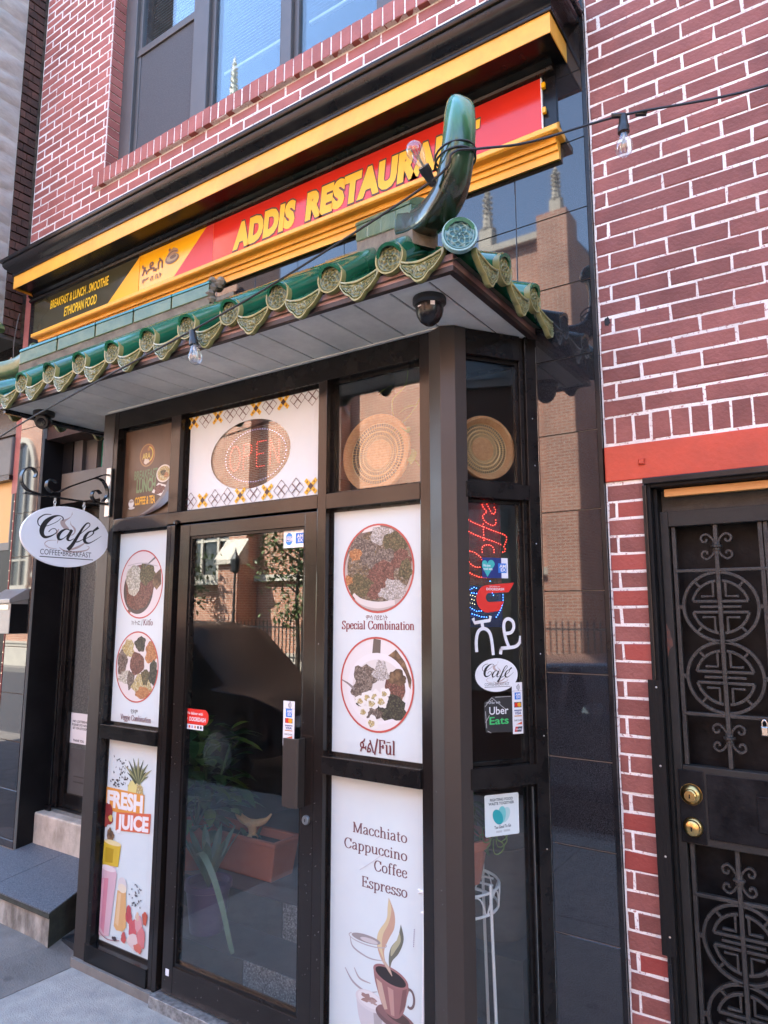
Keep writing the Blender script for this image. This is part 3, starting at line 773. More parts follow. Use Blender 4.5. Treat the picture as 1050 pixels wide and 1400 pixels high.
# padlock on the grille bar
pad = thing('padlock', 'small steel padlock hanging from the iron door grille', 'padlock', (-.296, .066, 1.377))
m = MB(); m.cbox(-.011, .011, -.009, .009, -.022, .008, .003); m.build('padlock_body', 'steel', pad)
m = MB(); m.tube(smoothpts([(-.007, 0, .006), (-.007, 0, .02), (0, 0, .029), (.007, 0, .02), (.007, 0, .006)], 4), .0025, 8); m.build('shackle', 'steel', pad, smooth=True)
# ------------------------------------------------------------------ glazed bay
BAY = thing('storefront_bay', 'dark bronze glazed shopfront bay with angled right side and glass door', 'shopfront', (0, 0, 0))
FY = -.304
CORN = Vector((-1.228, -.304, 0)); CA = radians(55)
def to_side(mb):
    """(s along the angled side, depth into the shop, z) -> world"""
    t = Vector((cos(CA), sin(CA), 0)); n = Vector((-sin(CA), cos(CA), 0))
    mb.v = [tuple(CORN + t * x + n * y + Vector((0, 0, z))) for x, y, z in mb.v]
    return mb
def to_left(mb):
    t = Vector((-cos(CA), sin(CA), 0)); n = Vector((sin(CA), cos(CA), 0)); c = Vector((-3.44, -.304, 0))
    mb.v = [tuple(c + t * x + n * y + Vector((0, 0, z))) for x, y, z in mb.v]
    return mb
def bb(name, mat, *bx, parent=BAY, bevel=.002):
    return part(name, mat, parent, *bx, bevel=bevel)
bb('left_post', 'bronze_post', (-3.447, -3.352, -.306, -.22, .0, 2.858))
bb('mullion', 'black_frame', (-3.352, -3.318, FY, -.22, .042, 2.858))
bb('mullion', 'bronze', (-2.873, -2.842, FY, -.22, .042, 2.19), )
bb('mullion', 'bronze', (-2.836, -2.806, FY - .004, -.22, .042, 2.19))
bb('mullion', 'black_frame', (-2.842, -2.836, FY + .02, -.22, .042, 2.19), (-2.806, -2.776, FY + .03, -.22, .042, 2.19), bevel=0)
bb('mullion', 'bronze', (-2.873, -2.80, FY - .001, -.22, 2.256, 2.757))
bb('mullion', 'bronze', (-1.895, -1.848, FY - .002, -.22, .042, 2.757))
bb('mullion', 'bronze', (-1.384, -1.335, FY + .002, -.22, .042, 2.858))
bb('head_rail', 'black_frame', (-3.318, -1.384, FY + .001, -.22, 2.757, 2.858))
bb('transom_rail', 'bronze', (-3.318, -2.873, FY - .0015, -.22, 2.19, 2.256))
bb('transom_rail', 'bronze', (-2.873, -1.895, FY - .003, -.22, 2.196, 2.254))
bb('transom_rail', 'bronze', (-1.848, -1.384, FY - .0015, -.22, 2.19, 2.256))
bb('middle_rail', 'black_frame', (-3.318, -2.873, FY - .012, -.22, 1.118, 1.186))
bb('middle_rail', 'black_frame', (-1.848, -1.384, FY - .012, -.22, 1.118, 1.186))
bb('bottom_rail', 'black_frame', (-3.352, -2.873, FY - .008, -.22, .042, .125))
bb('bottom_rail', 'black_frame', (-1.848, -1.335, FY - .008, -.22, .042, .125))
bb('base_kerb', 'concrete_warm', (-3.44, -2.79, -.325, -.2, -.03, .0405))
bb('base_kerb', 'concrete_warm', (-1.88, -1.25, -.325, -.2, -.03, .0405))
bb('threshold', 'worn_sill', (-2.806, -1.88, -.345, -.2, -.01, .05))
m = MB(); m.prism([(-1.338, -.3055), (-1.272, -.332), (-1.222, -.306), (-1.196, -.262), (-1.26, -.22), (-1.338, -.23)], 'z', .0, 2.858)
m.build('corner_post', 'bronze_post', BAY, bevel=.003)
# glazing beads and panes
def bead(x0, x1, z0, z1, y=-.268):
    m = MB(); w = .012
    m.box(x0, x0 + w, y, y + .02, z0, z1); m.box(x1 - w, x1, y, y + .02, z0, z1); m.box(x0 + w, x1 - w, y + .001, y + .02, z0, z0 + w); m.box(x0 + w, x1 - w, y + .001, y + .02, z1 - w, z1)
    return m
OPEN_F = {'lu': (-3.318, -2.873, 1.186, 2.19), 'll': (-3.318, -2.873, .125, 1.118), 'lt': (-3.318, -2.873, 2.256, 2.757),
          'mt': (-2.80, -1.895, 2.254, 2.757), 'rt': (-1.848, -1.384, 2.256, 2.757), 'ru': (-1.848, -1.384, 1.186, 2.19), 'rl': (-1.848, -1.384, .125, 1.118)}
for k_, (a, b, c, d) in OPEN_F.items():
    bead(a, b, c, d).build('glazing_bead', 'black_frame', BAY)
    part('glass_pane', 'pane', BAY, (a + .002, b - .002, -.2595, -.2535, c + .002, d - .002))
# door leaf
DL = MB(); DL.box(-2.772, -2.702, -.302, -.255, .058, 2.186); DL.box(-1.966, -1.899, -.302, -.255, .058, 2.186); DL.box(-2.702, -1.966, -.3015, -.255, 2.126, 2.186); DL.box(-2.702, -1.966, -.3015, -.255, .058, .18)
DR = DL.build('door', 'bronze', BAY, bevel=.002)
part('glass_pane', 'pane', DR, (-2.702, -1.966, -.282, -.276, .18, 2.126))
part('glazing_bead', 'black_frame', DR, (-2.702, -2.69, -.295, -.262, .18, 2.126), (-1.978, -1.966, -.295, -.262, .18, 2.126), (-2.69, -1.978, -.2948, -.262, .18, .195), (-2.69, -1.978, -.2948, -.262, 2.114, 2.126))
m = MB(); m.prism([(-2.022, -.352), (-1.952, -.352), (-1.944, -.344), (-1.944, -.303), (-1.952, -.303), (-1.952, -.342), (-2.022, -.342)], 'z', .975, 1.245)
m.build('pull_handle', 'bronze_post', DR, bevel=.0015)
m = MB(); m.lathe([(.019, 0), (.019, -.006), (.016, -.011), (.001, -.0115)], n=24, axis='y'); o = m.build('lock_cylinder', 'steel', DR, smooth=True); o.location = (-1.931, -.302, .926)
part('keyhole', 'trim_black', o, (-.0015, .0015, -.0122, -.0112, -.006, .006))
part('white_tag', 'label_white', DR, (-2.746, -2.724, -.3035, -.302, .134, .162))
m = MB(); m.lathe([(.014, 0), (.014, .012), (.004, .02)], n=12); o = m.build('hinge_cap', 'black_frame', DR); o.location = (-2.79, -.312, 2.192)
# angled side
SD = {'t': (.042, .298, 2.25, 2.755), 'u': (.042, .298, 1.205, 2.185), 'l': (.042, .298, .13, 1.13)}
def side_parts(tf, full=True):
    for nm, mt, bx in (('mullion', 'black_frame', (.004, .042, 0, .07, .042, 2.858)), ('mullion', 'black_frame', (.318, .372, -.003, .07, .042, 2.858)), ('mullion', 'black_frame', (.298, .318, .012, .07, .042, 2.858)),
                       ('head_rail', 'black_frame', (.042, .298, .001, .07, 2.755, 2.858)), ('transom_rail', 'black_frame', (.042, .319, -.008, .07, 2.187, 2.248)), ('middle_rail', 'black_frame', (.042, .319, -.008, .07, 1.132, 1.203)),
                       ('bottom_rail', 'black_frame', (.042, .319, -.008, .07, .042, .128)), ('base_kerb', 'concrete_warm', (.0, .37, -.02, .07, -.03, .0405))):
        m = MB(); m.box(*bx); tf(m).build(nm, mt, BAY, bevel=.002)
    for a, b, c, d in SD.values():
        m = MB(); m.box(a + .002, b - .002, .034, .04, c, d); tf(m).build('glass_pane', 'pane', BAY)
        m = bead(a, b, c, d, .024); tf(m).build('glazing_bead', 'black_frame', BAY)
side_parts(to_side); side_parts(to_left)
m = MB(); m.box(.3015, .3035, .004, .012, .2, 1.12); to_side(m).build('worn_edge_strip', 'steel', BAY)
for (s_, z_) in ((.345, 2.52), (.345, 2.02), (.35, 2.33), (.348, 1.6), (.352, 1.3), (.35, .9)):
    m = MB(); m.lathe([(.003, 0), (.002, -.0015), (.0003, -.002)], (s_, -.003, z_), 6, 'y'); to_side(m).build('rivet', 'steel', BAY)

# ------------------------------------------------------------------ pagoda awning
AW = thing('pagoda_awning', 'pagoda awning with green glazed barrel tiles over the shop entrance', 'awning', (0, 0, 0))
EX0, EX1, EY = -3.815, -1.012, -.682
RY, RZ = -.14, 3.36          # ridge line
RX0, RX1 = -3.40, -1.46
# soffit boards
x = EX0 + .02; 
while x < EX1 - .03:
    e = min(x + .1553, EX1 - .022)
    m = MB(); m.cbox(-(e - x) / 2 + .003, (e - x) / 2 - .003, 0, .006, EY + .015, -.002, .002)
    # chamfered box built upright, laid flat: local y -> up
    m.v = [(a, c, b) for a, b, c in m.v]
    o = m.build('soffit_board', 'soffit', AW); o.location = ((x + e) / 2, 0, 2.8605); x = e + .0017
part('soffit_backing', 'soffit_groove', AW, (EX0 + .004, EX1 - .004, EY + .012, -.001, 2.868, 2.885))
part('soffit_trim', 'soffit', AW, (EX0 + .01, EX1 - .01, EY + .001, EY + .014, 2.8585, 2.869), (EX1 - .02, EX1 - .008, EY + .0145, -.001, 2.8585, 2.869), (-3.40, -1.27, -.322, -.307, 2.856, 2.8603))
part('soffit_trim', 'trim_black', AW, (EX0 - .002, EX0 + .02, EY + .002, -.001, 2.838, 2.868))
part('fascia', 'fascia_brown', AW, (EX0, EX1, EY - .02, EY, 2.872, 2.915), (EX1 - .02, EX1, EY + .0005, .0, 2.872, 2.915), (EX0, EX0 + .02, EY + .0005, .0, 2.872, 2.915), bevel=.002)
part('drip_edge', 'fascia_dark', AW, (EX0 - .003, EX1 + .003, EY - .025, EY - .001, 2.852, 2.8715), (EX1 - .022, EX1 + .003, EY - .0005, .0, 2.852, 2.8715), bevel=.002)
# decks: front slope .7, hips running up at .6 in plan, shallow side slopes
HK = .6
def hip_y(x): return -.72 + HK * min(x + 3.86, -.985 - x)
def roof_z(y): return 2.955 + .7 * (y + .722)
dk = MB(); ez = 2.885; TY = -.02
hl = -3.86 + (.72 + TY) / HK; hr = -.985 - (.72 + TY) / HK; zt_ = roof_z(TY) - .06
dk.add([(EX0 - .03, EY - .03, ez), (EX1 + .03, EY - .03, ez), (hr, TY, zt_), (hl, TY, zt_), (EX1 + .03, TY, ez), (EX0 - .03, TY, ez)], [(0, 1, 2, 3), (1, 4, 2), (5, 0, 3)])
dk.build('roof_deck', 'roof_deck', AW, fix=False)
# barrel tiles
TR = .055
def barrel(L, r0=TR, r1=TR * .94, n=18, a0=-70, a1=250, th=.012):
    """half tube along +y (up the slope), open below"""
    m = MB(); v = []
    for j in range(5):
        y = L * j / 4; r = r0 + (r1 - r0) * j / 4
        for rr in (r, r - th):
            for k in range(n + 1):
                a = radians(a0 + (a1 - a0) * k / n); v.append((rr * cos(a), y, rr * sin(a)))
    s = n + 1; f = []
    for j in range(4):
        for k in range(n):
            o0 = j * 2 * s; o1 = (j + 1) * 2 * s
            f += [(o0 + k, o0 + k + 1, o1 + k + 1, o1 + k), (o0 + s + k + 1, o0 + s + k, o1 + s + k, o1 + s + k + 1)]
        f += [(o0, o1, o1 + s, o0 + s), (o0 + n, o0 + s + n, o1 + s + n, o1 + n)]
    for k in range(n):
        f += [(k, s + k, s + k + 1, k + 1), (4 * 2 * s + k, 4 * 2 * s + k + 1, 4 * 2 * s + s + k + 1, 4 * 2 * s + s + k)]
    m.add(v, f); return m
def pan(L, w=.16, sag=.035, n=8):
    m = MB(); v = []
    for j in range(2):
        for th in (0, .01):
            for k in range(n + 1):
                u = -1 + 2 * k / n; v.append((u * w / 2, L * j, -sag * (1 - u * u) - th))
    s = n + 1; f = []
    for k in range(n):
        f += [(k, k + 1, 2 * s + k + 1, 2 * s + k), (s + k + 1, s + k, 3 * s + k, 3 * s + k + 1), (k, s + k, s + k + 1, k + 1), (2 * s + k, 2 * s + k + 1, 3 * s + k + 1, 3 * s + k)]
    m.add(v, f); return m
def ridge_(d, w): return math.exp(-(d / w) ** 2)
def relief(kind):
    """moulded face: height field over a disc or a shield; the attribute 'raised' follows the relief"""
    m = MB(); v = []; f = []; m.h = []
    if kind == 'disc':
        nr, na = 22, 64
        for i in range(nr + 1):
            r = i / nr
            for k in range(na):
                a = 2 * pi * k / na
                h = max(ridge_(r - .95, .06), ridge_(r - .80, .03) * .8, ridge_(r - (.27 + .09 * cos(6 * a)), .05), ridge_(r - (.50 + .10 * cos(6 * a + pi)), .05), ridge_(r - (.67 + .05 * cos(12 * a)), .035) * .8, .8 if r < .09 else 0)
                if r > .9: h = 1
                v.append((.057 * r * cos(a), -.0055 * h, .057 * r * sin(a))); m.h.append(h)
        for i in range(nr):
            for k in range(na): f.append((i * na + k, i * na + (k + 1) % na, (i + 1) * na + (k + 1) % na, (i + 1) * na + k))
        b = len(v)
        for k in range(na):
            a = 2 * pi * k / na; v.append((.057 * cos(a), .018, .057 * sin(a))); m.h.append(.9)
        for k in range(na): f.append((nr * na + k, nr * na + (k + 1) % na, b + (k + 1) % na, b + k))
        f.append(tuple(range(b, b + na)))
    else:
        nu, nv = 46, 22
        for j in range(nv + 1):
            t = j / nv
            for i in range(nu + 1):
                u = -1 + 2 * i / nu
                au = abs(u); top = -.022 - .028 * (1 - u * u)
                bot = -.040 - .062 * (1 - au ** 2.6) - .024 * max(0, 1 - au * 2.2) - .007 * abs(sin(pi * 2.5 * au)) * (1 - au)
                z_ = top + (bot - top) * t
                x_ = u * .086; e = min(t * (top - bot), (1 - t) * (top - bot) , (1 - au) * .08)
                h = 1 if e < .007 else ridge_(e - .0145, .0028) * .9
                if e > .018:
                    zz = z_ + .084
                    d0 = sqrt(x_ * x_ + zz * zz); a0 = atan2(zz, x_)
                    h = max(ridge_(d0 - .015 - .004 * cos(5 * a0), .0028), .8 if d0 < .005 else 0)
                    for sx in (-1, 1):
                        dx, dz = x_ - sx * .042, z_ + .070; d1 = sqrt(dx * dx + dz * dz); a1 = atan2(dz, sx * dx)
                        h = max(h, max(0, sin(d1 * 620 - 1.5 * a1)) ** 2 * (.95 if d1 < .026 else .5))
                v.append((x_, -.0055 * h - .012 * (1 - u * u), z_)); m.h.append(h)
        s = nu + 1
        for j in range(nv):
            for i in range(nu): f.append((j * s + i, j * s + i + 1, (j + 1) * s + i + 1, (j + 1) * s + i))
        b = len(v)
        v += [(x_, -.012 * (1 - (x_ / .086) ** 2) + .014, z_) for x_, y_, z_ in v]; m.h += [.25] * b
        ed = [i for i in range(nu + 1)] + [j * s + nu for j in range(1, nv + 1)] + [nv * s + i for i in range(nu - 1, -1, -1)] + [j * s for j in range(nv - 1, 0, -1)]
        for q in range(len(ed)): f.append((ed[q], ed[(q + 1) % len(ed)], ed[(q + 1) % len(ed)] + b, ed[q] + b))
    m.add(v, f); return m
proto = {}
def inst(key, maker, name, mat, loc, rot, smooth=True):
    if key not in proto:
        mb = maker(); o = mb.build(name, mat, AW, smooth=smooth); proto[key] = o
        if hasattr(mb, 'h'):
            at = o.data.attributes.new('raised', 'FLOAT', 'POINT'); at.data.foreach_set('value', mb.h)
    else:
        o = proto[key].copy(); COL.objects.link(o); o.name = name
        if o.data.materials[0] is not M[mat]:
            o.data = o.data.copy(); o.data.materials[0] = M[mat]
    o.location = loc; o.rotation_euler = rot; return o
SL = atan2(.406, .58)
def tile_row(px, py, pz, rz, run, slope, mat='glaze_green', cap='glaze_olive'):
    """a row of barrel tiles from the eave point up the slope; rz = heading of 'up the slope' (0 = +y)"""
    d = Vector((-sin(rz), cos(rz), 0)); L = run / cos(slope); n = max(1, round(L / .24)); l = L / n
    for i in range(n):
        s = i * l * cos(slope)
        p = Vector((px, py, pz)) + d * s + Vector((0, 0, i * l * sin(slope) - .002 * i))
        inst(('b', round(l, 3)), lambda: barrel(l + .02), 'barrel_tile', mat, p, (slope + random.uniform(-.012, .012), 0, rz + random.uniform(-.01, .01)))
    e = Vector((px, py, pz)) - d * .004
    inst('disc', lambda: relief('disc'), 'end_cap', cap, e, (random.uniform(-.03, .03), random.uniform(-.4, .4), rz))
def pan_row(px, py, pz, rz, run, slope):
    d = Vector((-sin(rz), cos(rz), 0)); L = run / cos(slope); n = max(1, round(L / .24)); l = L / n
    for i in range(n):
        p = Vector((px, py, pz - .026)) + d * (i * l * cos(slope)) + Vector((0, 0, i * l * sin(slope)))
        inst(('p', round(l, 3)), lambda: pan(l + .015), 'pan_tile', 'glaze_green', p, (slope, 0, rz))
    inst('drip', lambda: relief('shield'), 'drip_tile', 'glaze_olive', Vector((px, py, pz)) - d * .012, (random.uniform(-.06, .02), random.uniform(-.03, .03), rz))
CZ = 2.955; CYF = -.722
for k_ in range(10):
    x = -1.243 - .2572 * k_
    tile_row(x, CYF, CZ, 0, min(.69, max(.12, hip_y(x) + .722 + .0)), SL)
for k_ in range(11):
    x = -1.118 - .2572 * k_
    pan_row(x, CYF + .012, CZ, 0, min(.69, max(.06, hip_y(x) + .70)), SL)
SR = atan2(.42, 1.0)
for ex, hd in ((-.955, pi / 2), (-3.885, -pi / 2)):
    for y_ in (-.435, -.16): tile_row(ex, y_, CZ, hd, max(.12, (y_ + .72) / HK - .06), SR)
    for y_ in (-.575, -.30, -.045): pan_row(ex - .01 * (1 if hd > 0 else -1), y_, CZ, hd, max(.06, (y_ + .72) / HK - .12), SR)
# corner tiles
tile_row(-.972, -.730, 2.95, radians(30), .16, SL * .7, 'glaze_green', 'glaze_blue_lit')
tile_row(-3.872, -.730, 2.95, radians(-30), .16, SL * .7, 'glaze_teal', 'glaze_olive')
# hip ridges: cement bed, moulded band, rounded top, laid in short lengths
def along_prism(poly, p0, p1):
    """section (across, up) swept from p0 to p1, upright"""
    p0, p1 = Vector(p0), Vector(p1); d = p1 - p0; sd = Vector((d.y, -d.x, 0)).normalized(); n = len(poly); m = MB()
    m.add([tuple(p + sd * a + Vector((0, 0, b))) for p in (p0, p1) for a, b in poly], [(i, (i + 1) % n, n + (i + 1) % n, n + i) for i in range(n)] + [tuple(range(n - 1, -1, -1)), tuple(range(n, 2 * n))]); return m
def hip_run(p0, p1, band, capm, seg=.215):
    p0, p1 = Vector(p0), Vector(p1); L = (p1 - p0).length; n = max(1, round(L / seg))
    along_prism([(-.05, -.06), (.05, -.06), (.052, .022), (-.052, .022)], p0, p1).build('ridge_bed', 'cement', AW)
    for i in range(n):
        a = p0 + (p1 - p0) * ((i + .012) / n); b = p0 + (p1 - p0) * ((i + .988) / n)
        along_prism([(-.058, .018), (.058, .018), (.058, .088), (-.058, .088)], a, b).build('ridge_band', band, AW, bevel=.004)
        top = [(.062 * cos(radians(t)), .088 + .036 * sin(radians(t))) for t in range(0, 181, 18)]
        along_prism(top, a, b).build('ridge_cap', capm, AW, smooth=True)
def hip_pt(x): return (x, hip_y(x), roof_z(hip_y(x)) + .055)
hip_run(hip_pt(-3.72), hip_pt(-2.83), 'glaze_pale', 'glaze_teal')
hip_run(hip_pt(-1.17), hip_pt(-1.60), 'glaze_pale', 'glaze_pale', .12)
m = MB(); rr = random.Random(5)
for q in range(9):
    e = hip_pt(-2.82); m.lathe([(.018, -.02), (.03, 0), (.014, .025)], (e[0] + rr.uniform(-.02, .03), e[1] + rr.uniform(-.04, .04), e[2] + rr.uniform(.0, .13)), 7)
m.build('broken_cement', 'cement', AW)
along_prism([(-.04, -.05), (.04, -.05), (.035, .005), (-.035, .005)], hip_pt(-2.81), hip_pt(-2.72)).build('ridge_scar', 'cement', AW)
along_prism([(-.04, -.06), (.04, -.06), (.03, -.005), (-.03, -.005)], hip_pt(-1.61), hip_pt(-1.98)).build('ridge_scar', 'cement', AW)
def loft(path, rs, sq=3.2, n=18):
    """tube with squarish section, radii (side, normal) per point"""
    pts = [Vector(p) for p in path]; m = MB(); rings = []
    side0 = None
    for i, p in enumerate(pts):
        t = (pts[min(i + 1, len(pts) - 1)] - pts[max(i - 1, 0)]).normalized()
        if side0 is None:
            side0 = t.cross(Vector((0, 0, 1))).normalized()
        a = (side0 - t * side0.dot(t)).normalized(); b = t.cross(a)
        ring = []
        for k in range(n):
            c, s = cos(2 * pi * k / n), sin(2 * pi * k / n)
            ring.append(p + a * (abs(c) ** (2 / sq) * (1 if c > 0 else -1) * rs[i][0]) + b * (abs(s) ** (2 / sq) * (1 if s > 0 else -1) * rs[i][1]))
        rings.append(ring)
    v = [q for r_ in rings for q in r_]
    m.add(v, [(i * n + k, i * n + (k + 1) % n, (i + 1) * n + (k + 1) % n, (i + 1) * n + k) for i in range(len(pts) - 1) for k in range(n)] + [tuple(range(n - 1, -1, -1)), tuple(range((len(pts) - 1) * n, len(pts) * n))])
    return m
def rad(i, n):
    t = i / (n - 1)
    return (.060 - .019 * t, .052 - .012 * t - (.020 * (t - .78) / .22 if t > .78 else 0))
def horn(path, low, high):
    hp = smoothpts(path, 6); n = len(hp)
    loft(hp, [rad(i, n) for i in range(n)]).build('horn', low, AW, smooth=True)
horn([(-1.27, -.553, 3.165), (-1.18, -.605, 3.125), (-1.09, -.66, 3.108), (-1.02, -.70, 3.135), (-.985, -.725, 3.195), (-.968, -.735, 3.265), (-.965, -.73, 3.335), (-.972, -.715, 3.39), (-.985, -.695, 3.42), (-1.0, -.675, 3.415), (-1.005, -.67, 3.392)], 'glaze_horn', 'glaze_teal')
horn([(-3.66, -.58, 3.19), (-3.80, -.60, 3.13), (-3.93, -.655, 3.105), (-4.03, -.69, 3.13), (-4.10, -.71, 3.20), (-4.12, -.71, 3.30), (-4.12, -.69, 3.38), (-4.10, -.66, 3.42), (-4.07, -.64, 3.42), (-4.05, -.63, 3.39)], 'glaze_pale', 'glaze_teal')
# wire wrapped round the horn
m = MB(); c = Vector((-.985, -.725, 3.215))
for dz in (0, .022):
    m.tube([(c.x + .066 * cos(a), c.y + .066 * sin(a), c.z + dz + .012 * cos(a)) for a in [2 * pi * k / 24 for k in range(25)]], .0035, 6)
m.build('tie_wire', 'cable', AW, smooth=True)

# ------------------------------------------------------------------ cameras under the soffit
cm = thing('security_camera', 'black dome security camera on the soffit above the corner post', 'camera', (-1.186, -.557, 2.86), group='security cameras')
m = MB(); m.lathe([(.001, 0), (.058, 0), (.06, -.004), (.06, -.02), (.052, -.028), (.001, -.028)], n=32); m.build('base_ring', 'plastic_black', cm, smooth=True)
m = MB(); m.lathe([(.05, -.026), (.05, -.045), (.045, -.066), (.034, -.085), (.018, -.098), (.001, -.102)], n=32); m.build('dome', 'dome_smoke', cm, smooth=True)
m = MB(); m.box(-.008, .008, -.0505, -.0495, -.045, -.03); o = m.build('label', 'label_white', cm); o.rotation_euler = (0, 0, .75)
m = MB(); m.box(-.008, .008, -.0505, -.0495, -.045, -.04); o = m.build('label', 'label_white', cm); o.rotation_euler = (0, 0, -.25)
cm = thing('security_camera', 'black turret security camera on the soffit at the left end of the awning', 'camera', (-3.675, -.531, 2.86), group='security cameras')
m = MB(); m.lathe([(.001, 0), (.055, 0), (.057, -.004), (.055, -.022), (.04, -.03), (.001, -.03)], n=28); m.build('base_ring', 'plastic_black', cm, smooth=True)
dv = Vector((.55, -.75, -.35)).normalized(); q = dv.to_track_quat('Z', 'Y').to_matrix().to_4x4()
m = MB(); m.lathe([(.001, -.04), (.03, -.035), (.04, -.015), (.04, .02), (.036, .03), (.001, .03)], n=24); o = m.build('turret', 'plastic_black', cm, smooth=True); o.matrix_local = Matrix.Translation((0, 0, -.055)) @ q
m = MB(); m.lathe([(.024, .0305), (.022, .034), (.001, .032)], n=20); e = m.build('lens', 'dome_smoke', o, smooth=True)
# cable along the soffit edge
cb = tag(MB().tube(smoothpts([(-3.79, -.60, 2.848), (-3.78, -.4, 2.835), (-3.70, -.15, 2.83), (-3.55, -.02, 2.84)], 6), .006, 6).build('camera_cable', 'cable', None, smooth=True), 'thin black cable along the left edge of the soffit', 'cable')

# ------------------------------------------------------------------ string lights
SLT = thing('string_light', 'black festoon string light with clear bulbs looped over the tiled awning', 'string light', (0, 0, 0))
w = [(-4.6, -.66, 2.52), (-3.79, -.70, 2.70), (-3.0, -.745, 2.80), (-2.19, -.765, 2.905), (-1.7, -.775, 2.985), (-1.05, -.785, 3.13), (-.955, -.80, 3.19), (-.90, -.72, 3.23), (-.78, -.58, 3.29), (-.525, -.40, 3.392), (-.1, -.36, 3.335), (.5, -.3, 3.38), (1.2, -.02, 3.45)]
m = MB(); m.tube(smoothpts(w, 6), .0042, 6); m.build('wire', 'cable', SLT, smooth=True)
def festoon(p, ax):
    q = Vector(ax).normalized().to_track_quat('Z', 'Y').to_matrix().to_4x4()
    mt = Matrix.Translation(p) @ q
    m = MB(); m.lathe([(.006, -.012), (.012, -.008), (.014, .01), (.0165, .03), (.019, .034), (.019, .056), (.001, .056)], n=18)
    s = m.build('socket', 'plastic_black', SLT, smooth=True); s.matrix_local = mt
    m = MB(); m.lathe([(.0135, .056), (.015, .066), (.022, .083), (.028, .10), (.029, .112), (.025, .126), (.014, .137), (.001, .14)], n=20)
    b = m.build('bulb', 'bulb_glass', SLT, smooth=True); b.matrix_local = mt
    m = MB(); m.lathe([(.004, .056), (.004, .08), (.0015, .085)], n=8)
    for k in range(6):
        a = 2 * pi * k / 6; m.tube([(.004 * cos(a), .004 * sin(a), .08), (.013 * cos(a), .013 * sin(a), .118), (.004 * cos(a + .5), .004 * sin(a + .5), .085)], .0009, 4)
    f = m.build('filament', 'bulb_metal', b)
festoon((-2.19, -.765, 2.895), (.16, .05, -1))
festoon((-1.045, -.775, 3.135), (-.12, -.75, .62))
festoon((-.527, -.40, 3.385), (-.02, 0, -1))
for p in ((-.56, -.42, 3.39), (-.49, -.385, 3.39)):
    m = MB(); m.tube([p, (p[0] + .03, p[1] + .016, p[2])], .009, 8); m.build('strain_relief', 'plastic_black', SLT, smooth=True)

# nicks in the paint of the posts and frames
m = MB(); rn = random.Random(17)
def nick(x, y, z):
    a, b = rn.uniform(.0012, .0035), rn.uniform(.001, .006); k = rn.uniform(-.004, .004)
    m.add([(x - a, y, z), (x + a * .6, y, z - b * .3), (x + a + k, y, z + b), (x - a * .4 + k, y, z + b * .8)], [(0, 1, 2, 3)])
for q in range(18): nick(rn.uniform(-2.77, -2.70), -.3026, rn.uniform(.1, 1.4))
for q in range(14): nick(rn.uniform(-1.96, -1.90), -.3026, rn.uniform(.1, 1.4))
for q in range(14): nick(rn.uniform(-1.89, -1.85), -.3066, rn.uniform(.1, 2.0))
for q in range(9): nick(rn.uniform(-3.35, -3.32), -.3046, rn.uniform(.1, 1.6))
for q in range(10): nick(rn.uniform(-2.70, -1.97), -.302, rn.uniform(.075, .17))
for q in range(16):
    t = rn.random(); nick(-1.335 + .06 * t, -.3075 - .0245 * t - .0012, rn.uniform(.2, 2.2))
o = m.build('paint_nicks', 'neigh_grey', BAY, fix=False); o['kind'] = 'stuff'
# ------------------------------------------------------------------ flat print: lettering, pictures, emblems
_tc = {}
def glyphs(s, bold=0.0, shear=0.0, spacing=1.0):
    """triangles of a line of text, 1 m high em, starting at x = 0"""
    key = (s, bold, shear, spacing)
    if key not in _tc:
        c = bpy.data.curves.new('t', 'FONT'); c.body = s; c.size = 1; c.fill_mode = 'FRONT'; c.resolution_u = 3; c.offset = bold; c.shear = shear; c.space_character = spacing
        o = bpy.data.objects.new('t', c); me = bpy.data.meshes.new_from_object(o)
        _tc[key] = ([(v.co.x, v.co.y) for v in me.vertices], [tuple(p.vertices) for p in me.polygons])
        bpy.data.objects.remove(o); bpy.data.curves.remove(c); bpy.data.meshes.remove(me)
    return _tc[key]

